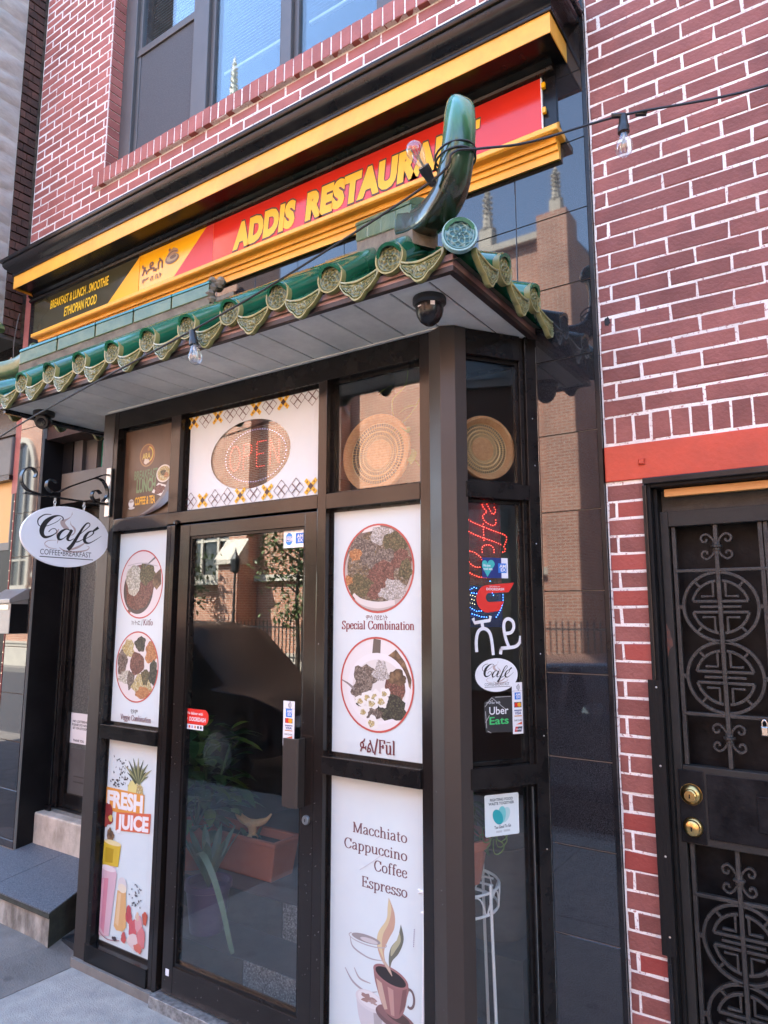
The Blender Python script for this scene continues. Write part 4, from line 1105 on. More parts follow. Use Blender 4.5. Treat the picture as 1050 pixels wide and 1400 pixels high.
class Print:
    """artwork in a local frame: u right, v up; every call lies a hair above the one before"""
    def __init__(s, step=.00003, base=.0010, tf=None):
        s.v = []; s.f = []; s.c = []; s.m = []; s.mats = ['ink']; s.k = 0; s.step = step; s.clip = None; s.base = base; s.tf = tf or (lambda u, v: (u, v))
    def _mi(s, mat):
        if mat not in s.mats: s.mats.append(mat)
        return s.mats.index(mat)
    def raw(s, pts, faces, col=(1, 1, 1), mat='ink'):
        s.k += 1; y = -(s.base + s.step * s.k); b = len(s.v)
        if s.clip:
            cu, cv, ru, rv = s.clip; q = []
            for u, v in pts:
                d = sqrt(((u - cu) / ru) ** 2 + ((v - cv) / rv) ** 2); q.append((u, v) if d <= 1 else (cu + (u - cu) / d, cv + (v - cv) / d))
            pts = q
        for u, v in pts:
            a, c = s.tf(u, v); s.v.append((a, y, c))
        for f in faces:
            s.f.append(tuple(i + b for i in f)); s.c.append(col); s.m.append(s._mi(mat))
        return s
    def poly(s, pts, col=(1, 1, 1), mat='ink'): return s.raw(pts, [tuple(range(len(pts)))], col, mat)
    def rect(s, u0, u1, v0, v1, col=(1, 1, 1), mat='ink', r=0):
        if r:
            p = []
            for cx, cy, a in ((u1 - r, v1 - r, 0), (u0 + r, v1 - r, 90), (u0 + r, v0 + r, 180), (u1 - r, v0 + r, 270)):
                p += [(cx + r * cos(radians(a + 15 * k)), cy + r * sin(radians(a + 15 * k))) for k in range(7)]
            return s.poly(p, col, mat)
        return s.poly([(u0, v0), (u1, v0), (u1, v1), (u0, v1)], col, mat)
    def disc(s, cu, cv, ru, rv=None, col=(1, 1, 1), mat='ink', n=40, rot=0.0):
        rv = rv or ru
        return s.poly([(cu + ru * cos(a) * cos(rot) - rv * sin(a) * sin(rot), cv + ru * cos(a) * sin(rot) + rv * sin(a) * cos(rot)) for a in [2 * pi * k / n for k in range(n)]], col, mat)
    def ring(s, cu, cv, ru, rv, w, col, a0=0, a1=360, n=48):
        s.clip = None
        P = []; 
        for k in range(n + 1):
            a = radians(a0 + (a1 - a0) * k / n); P.append((cu + (ru + w / 2) * cos(a), cv + (rv + w / 2) * sin(a))); P.append((cu + (ru - w / 2) * cos(a), cv + (rv - w / 2) * sin(a)))
        return s.raw(P, [(2 * k, 2 * k + 2, 2 * k + 3, 2 * k + 1) for k in range(n)], col)
    def blob(s, cu, cv, ru, rv, col=(1, 1, 1), mat='ink', seed=0, rough=.22, n=26, rot=0):
        rn = random.Random(seed); ph = [rn.uniform(0, 6.3) for _ in range(5)]; p = []
        for k in range(n):
            a = 2 * pi * k / n; q = 1 + rough * (.5 * sin(3 * a + ph[0]) + .35 * sin(5 * a + ph[1]) + .3 * sin(8 * a + ph[2]) + rn.uniform(-.15, .15))
            x, y = ru * q * cos(a), rv * q * sin(a); p.append((cu + x * cos(rot) - y * sin(rot), cv + x * sin(rot) + y * cos(rot)))
        return s.poly(p, col, mat)
    def line(s, pts, w, col, smooth=True, k=6, mat='ink'):
        """ribbon; w a number or one width per point"""
        if not isinstance(w, (list, tuple)): w = [w] * len(pts)
        q = [(p[0], p[1], ww) for p, ww in zip(pts, w)]
        q = smoothpts(q, k) if smooth else q
        P = []; n = len(q)
        for i in range(n):
            a = q[max(i - 1, 0)]; b = q[min(i + 1, n - 1)]; dx, dy = b[0] - a[0], b[1] - a[1]; l = sqrt(dx * dx + dy * dy) or 1
            P.append((q[i][0] - dy / l * q[i][2] / 2, q[i][1] + dx / l * q[i][2] / 2)); P.append((q[i][0] + dy / l * q[i][2] / 2, q[i][1] - dx / l * q[i][2] / 2))
        return s.raw(P, [(2 * i, 2 * i + 2, 2 * i + 3, 2 * i + 1) for i in range(n - 1)], col, mat)
    def text(s, body, u0, v0, u1, v1, col, bold=0.0, shear=0.0, spacing=1.0, slope=0.0, mat='ink', squeeze=None, ref=None):
        """text fitted so that it runs from u0 to u1 with baseline v0 and capital tops at v1"""
        P, F = glyphs(body, bold, shear, spacing)
        if not P: return s
        R_ = glyphs(ref, bold, shear, spacing)[0] if ref else P
        x0 = min(p[0] for p in R_); x1 = max(p[0] for p in R_); y0 = 0 if not squeeze else min(p[1] for p in R_); y1 = max(p[1] for p in R_) if squeeze else .69
        sx = (u1 - u0) / (x1 - x0); sy = (v1 - v0) / (y1 - y0)
        return s.raw([(u0 + (x - x0) * sx, v0 + (y - y0) * sy + slope * (x - x0) * sx) for x, y in P], F, col, mat)
    def serif(s, body, u0, v0, cap, col, T=.11, t=.045, width=None, slope=0.0, right=None):
        adv = sum(SERIF[ch][0] if ch in SERIF else .3 for ch in body); em = cap / .68
        sx = width / adv if width else em
        u = u0 if right is None else right - adv * sx
        P = []; F = []
        for ch in body:
            if ch in SERIF:
                for st in SERIF[ch][1]:
                    if st[0] == 'S':
                        _, x, y, hw = st; q = [(x - hw, y), (x + hw, y)]; ws = [t * 1.1] * 2
                    elif st[0] == 'D':
                        _, x, y, r = st; b = len(P); n = 10
                        P += [(u + (x + r * cos(2 * pi * k / n)) * sx, v0 + (y + r * sin(2 * pi * k / n)) * em + slope * (u - u0)) for k in range(n)]; F.append(tuple(range(b, b + n))); continue
                    else:
                        q = smoothpts(st, 5) if len(st) > 2 else list(st)
                        ws = []
                        for i in range(len(q)):
                            a = q[max(i - 1, 0)]; c = q[min(i + 1, len(q) - 1)]; dx, dy = c[0] - a[0], c[1] - a[1]; l = sqrt(dx * dx + dy * dy) or 1
                            ws.append(t + (T - t) * abs(dy / l) ** 1.4)
                    b = len(P); n = len(q)
                    for i in range(n):
                        a = q[max(i - 1, 0)]; c = q[min(i + 1, n - 1)]; dx, dy = c[0] - a[0], c[1] - a[1]; l = sqrt(dx * dx + dy * dy) or 1
                        for sg in (1, -1):
                            x, y = q[i][0] - sg * dy / l * ws[i] / 2, q[i][1] + sg * dx / l * ws[i] / 2
                            P.append((u + x * sx, v0 + y * em + slope * (u - u0)))
                    F += [(b + 2 * i, b + 2 * i + 2, b + 2 * i + 3, b + 2 * i + 1) for i in range(n - 1)]
            u += (SERIF[ch][0] if ch in SERIF else .3) * sx
        # strokes of one word overlap: lift each stroke a hair
        s.k += 1; b = len(s.v); y = -(s.base + s.step * s.k)
        used = {}
        for fi, f in enumerate(F):
            for i in f: used[i] = fi
        for i, (x, z_) in enumerate(P):
            a, c = s.tf(x, z_); s.v.append((a, y - .0000015 * (used.get(i, 0) % 60), c))
        for f in F: s.f.append(tuple(i + b for i in f)); s.c.append(col); s.m.append(0)
        return s
    def build(s, name, parent):
        me = bpy.data.meshes.new(name); me.from_pydata(s.v, [], s.f)
        for m in s.mats: me.materials.append(M[m])
        me.polygons.foreach_set('material_index', s.m)
        at = me.color_attributes.new('ink_colour', 'FLOAT_COLOR', 'CORNER')
        d = []
        for p, c in zip(s.f, s.c): d += [c[0], c[1], c[2], 1.0] * len(p)
        at.data.foreach_set('color', d)
        me.update(); o = bpy.data.objects.new(name, me); COL.objects.link(o); o.parent = parent
        return o

def V(*p): return list(p)
SERIF = {
 'M': (.86, [V((.14, .68), (.14, 0)), V((.14, .66), (.42, .02)), V((.42, .02), (.70, .66)), V((.71, .68), (.71, 0)), ('S', .13, .02, .1), ('S', .71, .02, .11), ('S', .12, .66, .09), ('S', .73, .66, .09)]),
 'C': (.66, [V((.58, .50), (.52, .62), (.36, .67), (.18, .60), (.08, .34), (.18, .08), (.36, .01), (.52, .07), (.60, .18)), V((.58, .67), (.58, .47))]),
 'E': (.62, [V((.16, .68), (.16, 0)), V((.06, .66), (.54, .66)), V((.06, .02), (.56, .02)), V((.16, .35), (.42, .35)), V((.53, .68), (.53, .52)), V((.55, 0), (.55, .17)), V((.41, .44), (.41, .26))]),
 'S': (.52, [V((.43, .52), (.36, .65), (.22, .66), (.10, .55), (.14, .42), (.36, .27), (.44, .14), (.32, .01), (.16, .03), (.07, .18)), V((.43, .67), (.43, .50)), V((.07, 0), (.07, .19))]),
 'K': (.70, [V((.16, .68), (.16, 0)), V((.56, .67), (.18, .30)), V((.28, .40), (.58, .02)), ('S', .15, .02, .11), ('S', .15, .66, .11), ('S', .58, .02, .1), ('S', .55, .66, .09)]),
 'V': (.66, [V((.10, .67), (.34, .0)), V((.34, .02), (.56, .67)), ('S', .10, .66, .1), ('S', .57, .66, .09)]),
 'F': (.60, [V((.16, .68), (.16, 0)), V((.06, .66), (.54, .66)), ('S', .16, .02, .11), V((.16, .35), (.42, .35)), V((.53, .68), (.53, .50)), V((.41, .45), (.41, .25))]),
 'a': (.48, [V((.08, .36), (.12, .43), (.24, .46), (.34, .36), (.345, .10)), V((.345, .14), (.37, .03), (.45, .03)), V((.34, .27), (.16, .23), (.07, .12), (.13, .02), (.24, .03), (.34, .12))]),
 'b': (.54, [V((.13, .70), (.13, .02)), V((.13, .34), (.26, .45), (.42, .38), (.46, .22), (.40, .06), (.26, .01), (.13, .07)), ('S', .09, .69, .06)]),
 'c': (.44, [V((.38, .33), (.33, .43), (.22, .46), (.10, .38), (.06, .22), (.12, .06), (.24, .01), (.35, .05), (.40, .13)), ('D', .36, .35, .05)]),
 'e': (.46, [V((.07, .26), (.39, .26)), V((.39, .27), (.36, .40), (.24, .46), (.11, .38), (.07, .22), (.13, .06), (.26, .01), (.38, .08), (.41, .13))]),
 'f': (.34, [V((.16, 0), (.16, .52), (.20, .66), (.30, .69), (.36, .64)), V((.03, .45), (.30, .45)), ('S', .16, .02, .1), ('D', .35, .64, .04)]),
 'g': (.48, [V((.22, .45), (.10, .40), (.08, .28), (.16, .18), (.28, .19), (.36, .29), (.32, .41), (.22, .45)), V((.15, .17), (.09, .08), (.20, .03), (.36, .0), (.42, -.10), (.30, -.20), (.14, -.19), (.06, -.10), (.13, -.01)), V((.34, .42), (.46, .46))]),
 'h': (.56, [V((.13, .70), (.13, 0)), V((.13, .33), (.24, .45), (.37, .42), (.42, .30)), V((.42, .32), (.42, 0)), ('S', .13, .02, .1), ('S', .42, .02, .1), ('S', .09, .69, .06)]),
 'i': (.28, [V((.14, .46), (.14, 0)), ('S', .14, .02, .1), ('S', .10, .44, .07), ('D', .14, .61, .06)]),
 'l': (.28, [V((.14, .70), (.14, 0)), ('S', .14, .02, .1), ('S', .10, .69, .06)]),
 'm': (.84, [V((.13, .46), (.13, 0)), V((.13, .33), (.24, .45), (.36, .42), (.41, .30)), V((.41, .32), (.41, 0)), V((.41, .33), (.52, .45), (.64, .42), (.69, .30)), V((.69, .32), (.69, 0)), ('S', .13, .02, .1), ('S', .41, .02, .1), ('S', .69, .02, .1), ('S', .09, .44, .06)]),
 'n': (.56, [V((.13, .46), (.13, 0)), V((.13, .33), (.24, .45), (.37, .42), (.42, .30)), V((.42, .32), (.42, 0)), ('S', .13, .02, .1), ('S', .42, .02, .1), ('S', .09, .44, .06)]),
 'o': (.50, [V((.25, .45), (.11, .38), (.065, .23), (.11, .08), (.25, .01), (.39, .08), (.435, .23), (.39, .38), (.25, .45))]),
 'p': (.54, [V((.13, .46), (.13, -.2)), V((.13, .34), (.26, .45), (.42, .38), (.46, .22), (.40, .06), (.26, .01), (.13, .07)), ('S', .13, -.19, .1), ('S', .09, .44, .06)]),
 'r': (.40, [V((.13, .46), (.13, 0)), V((.13, .30), (.22, .43), (.34, .44)), ('D', .34, .41, .05), ('S', .13, .02, .1), ('S', .09, .44, .06)]),
 's': (.40, [V((.33, .36), (.28, .44), (.17, .45), (.09, .37), (.14, .28), (.28, .20), (.34, .11), (.26, .01), (.13, .02), (.06, .12)), V((.33, .46), (.33, .34)), V((.06, 0), (.06, .13))]),
 't': (.34, [V((.15, .60), (.15, .12), (.20, .02), (.31, .05)), V((.03, .45), (.30, .45))]),
 'u': (.56, [V((.12, .46), (.12, .14), (.18, .02), (.32, .03), (.42, .13)), V((.42, .46), (.42, 0)), ('S', .08, .44, .06), ('S', .38, .44, .06), ('S', .46, .02, .06)]),
 'ū': (.56, [V((.12, .46), (.12, .14), (.18, .02), (.32, .03), (.42, .13)), V((.42, .46), (.42, 0)), ('S', .08, .44, .06), ('S', .38, .44, .06), ('S', .46, .02, .06), ('S', .27, .60, .16)]),
 '/': (.34, [V((.05, -.1), (.29, .72))]),
}
INKB = (.012, .012, .014); MAROON = (.13, .022, .028); RING = (.44, .075, .06); WHITE = (.72, .73, .75); GREY = (.10, .085, .08)

def cafe_print(p, cu, cv, W_, H_, thin=1.0):
    """the Cafe lettering with a steaming cup, fitted to an oval W_ x H_"""
    X = lambda px: cu + ((px - 215) / 825 - .5) * W_
    Y = lambda py: cv + ((805 - py) / 573 - .5) * H_
    S = W_ / 825
    def ln(pts, w, col): p.line([(X(a), Y(b)) for a, b in pts], [q * S for q in w] if isinstance(w, (list, tuple)) else w * S, col)
    brown = (.46, .36, .33)
    p.poly([(X(a), Y(b)) for a, b in smoothpts([(660, 275), (650, 320), (610, 350), (560, 370), (560, 410), (600, 450), (640, 440), (612, 410), (600, 380), (640, 340), (664, 300)], 4)], brown)
    p.poly([(X(a), Y(b)) for a, b in smoothpts([(648, 360), (660, 400), (690, 420), (706, 450), (690, 490), (660, 505), (690, 470), (680, 435), (650, 400)], 4)], brown)
    ln([(545, 455), (530, 500), (545, 545), (540, 590)], [10, 16, 12, 4], brown)
    ln([(450, 635), (428, 600), (460, 570), (530, 560)], [3, 7, 6, 3], brown)
    ln([(560, 625), (620, 655), (720, 655), (820, 630), (845, 600), (820, 590)], [4, 14, 16, 10, 6, 3], brown)
    ln([(660, 640), (730, 610), (790, 570), (808, 545)], [14, 20, 12, 5], brown)
    ln([(440, 610), (470, 635), (540, 640)], [4, 7, 3], brown)
    # C
    ln([(575, 372), (578, 345), (545, 328), (490, 345), (430, 395), (398, 460), (398, 510), (425, 540), (470, 530), (515, 500), (528, 475), (510, 455), (480, 462), (455, 490)], [10, 10, 8, 22, 40, 46, 38, 24, 14, 8, 7, 7, 6, 8], INKB)
    ln([(470, 326), (410, 335), (360, 378), (356, 420), (380, 445), (440, 435), (520, 390), (560, 350)], [5, 9, 11, 10, 7, 6, 5, 4], INKB)
    # a
    ln([(650, 455), (615, 447), (570, 475), (545, 520), (556, 550), (590, 540), (630, 500), (655, 452)], [8, 10, 22, 30, 20, 8, 7, 8], INKB)
    ln([(668, 448), (645, 500), (632, 540), (655, 552), (690, 530)], [26, 28, 24, 10, 5], INKB)
    # f
    ln([(690, 540), (760, 470), (830, 400), (836, 372), (812, 368), (776, 410), (728, 500), (680, 590), (640, 640)], [5, 6, 8, 9, 12, 18, 26, 32, 36], INKB)
    ln([(690, 545), (720, 560), (770, 535), (800, 510)], [8, 10, 7, 5], INKB)
    # e
    ln([(790, 530), (850, 490), (880, 455), (862, 440), (825, 460), (795, 510), (800, 550), (840, 560), (900, 525), (960, 480)], [5, 8, 12, 10, 18, 30, 28, 12, 6, 3], INKB)
    ln([(868, 445), (925, 398)], [16, 26], INKB)
    p.text('COFFEE•BREAKFAST', X(392), Y(700), X(893), Y(650), (.06, .055, .06), bold=0.0, ref='COFFEEOBREAKFAST')
    p.rect(X(390), X(890), Y(724), Y(716), (.06, .055, .06))

def poster(name, label, cat, x0, x1, z0, z1, mat='vinyl_white', y=-.2602, th=.0008, rz=0, loc=None, group=None):
    o = thing(name, label, cat, loc or ((x0 + x1) / 2, y, z0), rz, group)
    w = (x1 - x0) / 2
    part('sheet', mat, o, (-w, w, -th, 0, 0, z1 - z0))
    return o

KS = 2.34 / 2.296
def onglass(cx, z0):
    """coordinates read on the frame plane -> poster frame on the glass behind it"""
    return lambda x, z: (x * KS - cx, 1.75 + (z - 1.75) * KS - z0)

# food colours for printed pictures
cells('food_greens', [(.10, .10, .045), (.16, .14, .06), (.07, .065, .03), (.20, .15, .07)], 142, .5)
cells('food_mixed', [(.17, .12, .075), (.10, .075, .05), (.26, .20, .13), (.20, .13, .05), (.33, .27, .20)], 133, .5)
cells('food_meat', [(.17, .065, .045), (.22, .09, .065), (.12, .05, .035), (.27, .13, .09)], 161, .5)
cells('food_rice', [(.60, .57, .52), (.50, .46, .40), (.68, .66, .63), (.40, .36, .30)], 171, .5)
cells('food_cream', [(.58, .56, .44), (.66, .64, .54), (.52, .50, .38)], 114, .5)
cells('food_yellow', [(.55, .42, .14), (.62, .52, .24), (.46, .33, .09), (.64, .58, .36)], 152, .5)
cells('food_beans', [(.14, .10, .075), (.22, .17, .13), (.09, .065, .05), (.30, .25, .20)], 161, .5)
cells('food_carrot', [(.55, .24, .08), (.62, .32, .14), (.48, .20, .07)], 152, .5)
cells('food_dark', [(.05, .05, .035), (.10, .10, .06), (.03, .03, .022)], 161, .5)
cells('food_wood', [(.20, .12, .06), (.26, .16, .08), (.15, .09, .05)], 38, .5)

# ---- restaurant sign
SG = thing('restaurant_sign', 'long glossy red, yellow and dark sign board with big yellow restaurant lettering', 'sign', (0, -.02, 0))
part('dark_panel', 'sign_olive', SG, (-4.80, -3.60, -.004, .004, 3.735, 3.985))
part('red_panel', 'sign_red', SG, (-2.925, -.945, -.006, .004, 3.735, 3.984))
part('panel_edge', 'sign_edge', SG, (-.9449, -.9405, -.0065, .006, 3.735, 3.985))
part('middle_panel', 'sign_yellow', SG, (-3.5995, -2.9255, -.004, .004, 3.735, 3.985))
for zz in (3.83, 3.945): part('mounting_clip', 'sign_yellow', SG, (-.94, -.925, -.012, .003, zz - .012, zz + .012))
p = Print(base=.0065, step=.00008)
YL = (.80, .42, .006)
p.poly([(-3.93, 3.736), (-3.61, 3.972), (-3.598, 3.985), (-3.598, 3.736)], (.80, .40, .008))
p.poly([(-3.28, 3.736), (-2.926, 3.736), (-2.926, 3.984), (-2.985, 3.984)], (.52, .03, .022))
p.text('BREAKFAST & LUNCH . SMOOTHIE', -4.59, 3.885, -3.915, 3.945, (.80, .55, .02), bold=.02, shear=.12)
p.text('ETHIOPIAN FOOD', -4.41, 3.787, -4.035, 3.85, (.80, .55, .02), bold=.02, shear=.12)
p.text('አዲስ', -3.57, 3.835, -3.37, 3.915, (.10, .035, .012), bold=.012, squeeze=True)
p.text('ምግብ ቤት', -3.565, 3.785, -3.375, 3.82, (.10, .035, .012), bold=.005, squeeze=True)
# basket emblem
p.disc(-3.285, 3.875, .062, .03, (.14, .09, .055)); p.disc(-3.285, 3.88, .05, .02, (.35, .26, .15)); p.disc(-3.275, 3.885, .03, .012, (.12, .07, .04))
p.poly([(-3.35, 3.885), (-3.315, 3.925), (-3.275, 3.945), (-3.235, 3.925), (-3.23, 3.905), (-3.29, 3.90)], (.30, .17, .08)); p.line([(-3.33, 3.90), (-3.285, 3.92), (-3.24, 3.912)], .006, (.08, .04, .025))
p.disc(-3.31, 3.938, .01, .01, (.20, .07, .04))
for t_, a, b in (('ADDIS', -2.765, -2.30), ('RESTAURANT', -2.235, -1.225)):
    p.text(t_, a - .004, 3.774, b + .004, 3.909, (.035, .03, .012), bold=.098, shear=.14, spacing=1.08)
    p.text(t_, a, 3.777, b, 3.906, YL, bold=.070, shear=.14, spacing=1.08)
p.build('lettering', SG)

# ---- cafe blade sign on its scroll bracket
CF = thing('hanging_sign', 'white oval cafe sign hanging on short chains from a black scroll bracket', 'sign', (-3.362, -.542, 2.143), pi / 2)
n = 56; m = MB(); el = [(.243 * cos(2 * pi * k / n), .156 * sin(2 * pi * k / n)) for k in range(n)]
m.prism(el, 'y', -.006, .006); m.build('oval_panel', 'label_white', CF, bevel=.001)
p = Print(base=.0062); cafe_print(p, 0, 0, .486, .312); p.build('lettering', CF)
p = Print(base=.0062); cafe_print(p, 0, 0, .486, .312); o = p.build('lettering', CF); o.rotation_euler = (0, 0, pi)
for cu in (-.075, .088):
    for q in range(3):
        m = MB(); z0 = .148 + q * .016
        m.tube([(cu + (.006 * cos(a) if q % 2 else 0), 0 if q % 2 else .006 * cos(a), z0 + .0105 * sin(a) + .006) for a in [2 * pi * k / 14 for k in range(15)]], .0018, 6, cap=False)
        m.build('chain_link', 'steel', CF, smooth=True)
bw, by0, by1 = .006, -.014, .014
def scroll(pts): m = MB(); m.strip(smoothpts(pts, 6), bw, by0, by1); m.build('scroll_bar', 'trim_black', CF, bevel=.001)
scroll([(-.24, .195), (.0, .195), (.225, .195)])
scroll([(.225, .36), (.19, .355), (.14, .33), (.0, .262), (-.06, .225), (-.10, .22), (-.125, .245), (-.12, .275), (-.095, .285), (-.075, .272)])
scroll([(-.16, .20), (-.225, .215), (-.258, .26), (-.245, .31), (-.21, .325), (-.185, .305), (-.19, .28)])
scroll([(.225, .205), (.165, .2), (.13, .225), (.135, .255), (.16, .265), (.18, .25)])
scroll([(.14, .33), (.185, .325), (.215, .285), (.215, .24), (.195, .21)])
part('bracket_plate', 'steel', CF, (.222, .23, -.02, .02, .13, .40), bevel=.002)

# ---- left upper poster
def framed(p, cx, cz, rx, rz, bgcol=(.60, .56, .55)):
    p.disc(cx, cz, rx, rz, bgcol, n=56); p.clip = (cx, cz, rx, rz); return p
x0, x1, z0, z1 = -3.316, -2.876, 1.189, 2.187
P1 = poster('menu_poster', 'tall white poster with two round food pictures left of the door', 'poster', x0, x1, z0, z1)
p = Print(tf=onglass((x0 + x1) / 2, z0))
framed(p, -3.054, 1.902, .168, .172, (.62, .57, .56))
p.disc(-3.075, 1.875, .12, .125, (.06, .05, .045)); p.blob(-3.07, 1.885, .112, .115, mat='food_meat', seed=4, rough=.08)
p.blob(-3.115, 1.925, .062, .08, mat='food_cream', seed=2, rough=.12); p.blob(-3.01, 1.955, .062, .055, mat='food_greens', seed=3)
p.poly([(-2.955, 1.945), (-2.90, 1.98), (-2.895, 1.90), (-2.93, 1.87), (-2.965, 1.90)], mat='food_wood'); p.line([(-3.03, 1.99), (-2.945, 2.04)], [.006, .012], (.12, .11, .11), smooth=False)
p.line([(-3.17, 2.0), (-3.06, 2.01), (-2.93, 1.99)], .004, (.42, .38, .38)); p.disc(-3.14, 1.765, .014, .01, (.14, .08, .06))
p.ring(-3.054, 1.902, .168, .172, .007, RING)
p.text('ክትፎ', -3.115, 1.693, -3.045, 1.718, GREY, squeeze=True); p.line([(-3.035, 1.69), (-3.03, 1.722)], .003, GREY, smooth=False)
p.serif('Kitfo', -3.022, 1.694, .029, MAROON, T=.14, width=.075)
framed(p, -3.056, 1.487, .166, .173, (.62, .58, .55))
p.blob(-3.13, 1.575, .05, .045, mat='food_yellow', seed=5); p.blob(-3.035, 1.60, .042, .038, mat='food_dark', seed=6); p.blob(-2.945, 1.56, .05, .055, mat='food_carrot', seed=7)
p.blob(-3.175, 1.505, .04, .06, mat='food_beans', seed=8); p.blob(-2.925, 1.46, .038, .06, mat='food_dark', seed=9); p.blob(-3.14, 1.43, .06, .032, mat='food_cream', seed=10)
p.blob(-3.10, 1.42, .03, .045, mat='food_beans', seed=14); p.blob(-3.01, 1.40, .075, .05, mat='food_yellow', seed=11); p.blob(-2.995, 1.36, .06, .03, mat='food_carrot', seed=12); p.blob(-2.985, 1.44, .03, .04, mat='food_greens', seed=15)
p.blob(-3.055, 1.503, .058, .056, mat='food_meat', seed=13, rough=.1)
p.ring(-3.056, 1.487, .166, .173, .007, RING)
p.text('የጾም', -3.085, 1.255, -3.03, 1.277, GREY, squeeze=True); p.serif('Veggie Combination', -3.165, 1.222, .027, MAROON, T=.14, width=.245 / 1.02, slope=.0)
p.build('print', P1)

# ---- left lower poster
x0, x1, z0, z1 = -3.316, -2.876, .128, 1.115
P2 = poster('juice_poster', 'white fresh juice poster with pineapple and smoothie jars below the left food poster', 'poster', x0, x1, z0, z1)
p = Print(tf=onglass((x0 + x1) / 2, z0))
rn = random.Random(11)
for q in range(46):
    a, b = rn.gauss(-3.13, .028), rn.uniform(.90, 1.03); p.poly([(a, b), (a + rn.uniform(.004, .012), b + rn.uniform(0, .014)), (a - rn.uniform(.0, .007), b + rn.uniform(.006, .016))], (.03, .028, .03))
for q in range(26):
    a, b = rn.uniform(-3.22, -3.15), rn.uniform(.855, .925); p.poly([(a, b), (a + .012, b + rn.uniform(0, .008)), (a - .003, b + .01)], (.05, .045, .05))
p.blob(-3.02, .89, .055, .06, (.60, .53, .20), seed=2, rough=.06); p.blob(-2.985, .885, .028, .05, mat='food_yellow', seed=3)
for k_ in range(15):
    a = radians(30 + 120 * k_ / 14); L_ = .12 if k_ % 2 else .085
    p.line([(-3.005 + .01 * cos(a), .93), (-3.005 + .6 * L_ * cos(a), .93 + .6 * L_ * sin(a)), (-3.005 + L_ * 1.1 * cos(a), .93 + L_ * sin(a))], [.016, .012, .002], ((.10, .12, .05), (.26, .26, .12), (.05, .06, .03))[k_ % 3])
p.rect(-3.25, -2.945, .775, .885, (.62, .27, .045)); p.text('FRESH', -3.235, .795, -2.955, .867, (.70, .69, .68), bold=.05, slope=.03)
p.blob(-3.225, .755, .045, .05, (.22, .03, .03), seed=5); p.blob(-3.20, .74, .016, .016, (.55, .42, .10), seed=6); p.blob(-3.245, .72, .03, .03, (.28, .05, .04), seed=7)
p.poly([(-3.155, .69), (-2.895, .715), (-2.892, .805), (-3.155, .775)], (.55, .12, .055)); p.text('JUICE', -3.145, .703, -2.905, .765, (.70, .69, .68), bold=.05, slope=.085)
p.blob(-3.195, .655, .028, .038, (.30, .15, .07), mat='food_wood', seed=8)
p.poly([(-3.245, .51), (-3.12, .525), (-3.105, .63), (-3.24, .625)], (.56, .40, .035)); p.poly([(-3.225, .53), (-3.165, .535), (-3.16, .60), (-3.225, .6)], (.40, .27, .015)); p.disc(-3.172, .628, .068, .012, (.66, .58, .30))
p.poly([(-3.275, .25), (-3.255, .49), (-3.235, .515), (-3.15, .52), (-3.125, .49), (-3.165, .20), (-3.24, .185)], (.58, .40, .44)); p.poly([(-3.265, .25), (-3.25, .45), (-3.19, .46), (-3.205, .2)], (.55, .22, .28)); p.poly([(-3.25, .24), (-3.238, .45), (-3.225, .45), (-3.235, .22)], (.64, .36, .42)); p.disc(-3.195, .505, .06, .014, (.70, .62, .62))
p.poly([(-3.13, .255), (-3.115, .42), (-3.05, .425), (-3.035, .27), (-3.06, .245), (-3.11, .24)], (.60, .36, .15)); p.poly([(-3.12, .27), (-3.105, .41), (-3.085, .41), (-3.095, .26)], (.66, .46, .25)); p.disc(-3.08, .45, .035, .035, (.60, .56, .54)); p.disc(-3.078, .435, .032, .02, (.68, .60, .45))
for q in range(30):
    a, b = rn.gauss(-2.975, .03), rn.uniform(.36, .47); p.poly([(a, b), (a + .011, b + rn.uniform(-.002, .01)), (a, b + .009)], (.07, .06, .065))
for a, b, c_, d_, cl in ((-3.02, .33, .022, .04, (.42, .07, .08)), (-2.985, .27, .03, .05, (.50, .10, .11)), (-2.94, .30, .028, .04, (.58, .30, .30)), (-2.975, .22, .045, .035, (.62, .50, .46)), (-2.92, .25, .03, .045, (.55, .18, .18)), (-2.94, .20, .03, .02, (.52, .14, .10)), (-2.90, .34, .018, .03, (.46, .10, .06)), (-3.05, .22, .018, .025, (.45, .09, .08)), (-2.955, .335, .012, .02, (.60, .42, .30))):
    p.blob(a, b, c_, d_, cl, seed=int(a * -1000), rough=.2)
p.line([(-3.26, .215), (-3.18, .185), (-3.08, .20)], .004, (.30, .12, .13)); p.blob(-3.12, .20, .018, .01, (.05, .04, .05), seed=77)
p.build('print', P2)

# ---- right upper poster
x0, x1, z0, z1 = -1.846, -1.386, 1.189, 2.187
P3 = poster('menu_poster', 'white poster with two large round food pictures between door and corner post', 'poster', x0, x1, z0, z1)
p = Print(tf=onglass((x0 + x1) / 2, z0))
cx, cz = -1.581, 1.931
framed(p, cx, cz, .168, .174, (.16, .12, .10)); p.disc(cx, cz - .01, .163, .158, (.42, .37, .34)); p.disc(cx + .004, cz + .005, .155, .15, mat='food_mixed')
p.poly([(-1.64, 2.10), (-1.57, 2.105), (-1.565, 2.085), (-1.66, 2.075)], (.62, .60, .57))
p.blob(-1.66, 2.0, .07, .06, mat='food_beans', seed=1); p.blob(-1.69, 1.985, .03, .03, mat='food_carrot', seed=2); p.blob(-1.56, 2.06, .06, .035, mat='food_rice', seed=3); p.blob(-1.50, 2.02, .06, .05, mat='food_greens', seed=4)
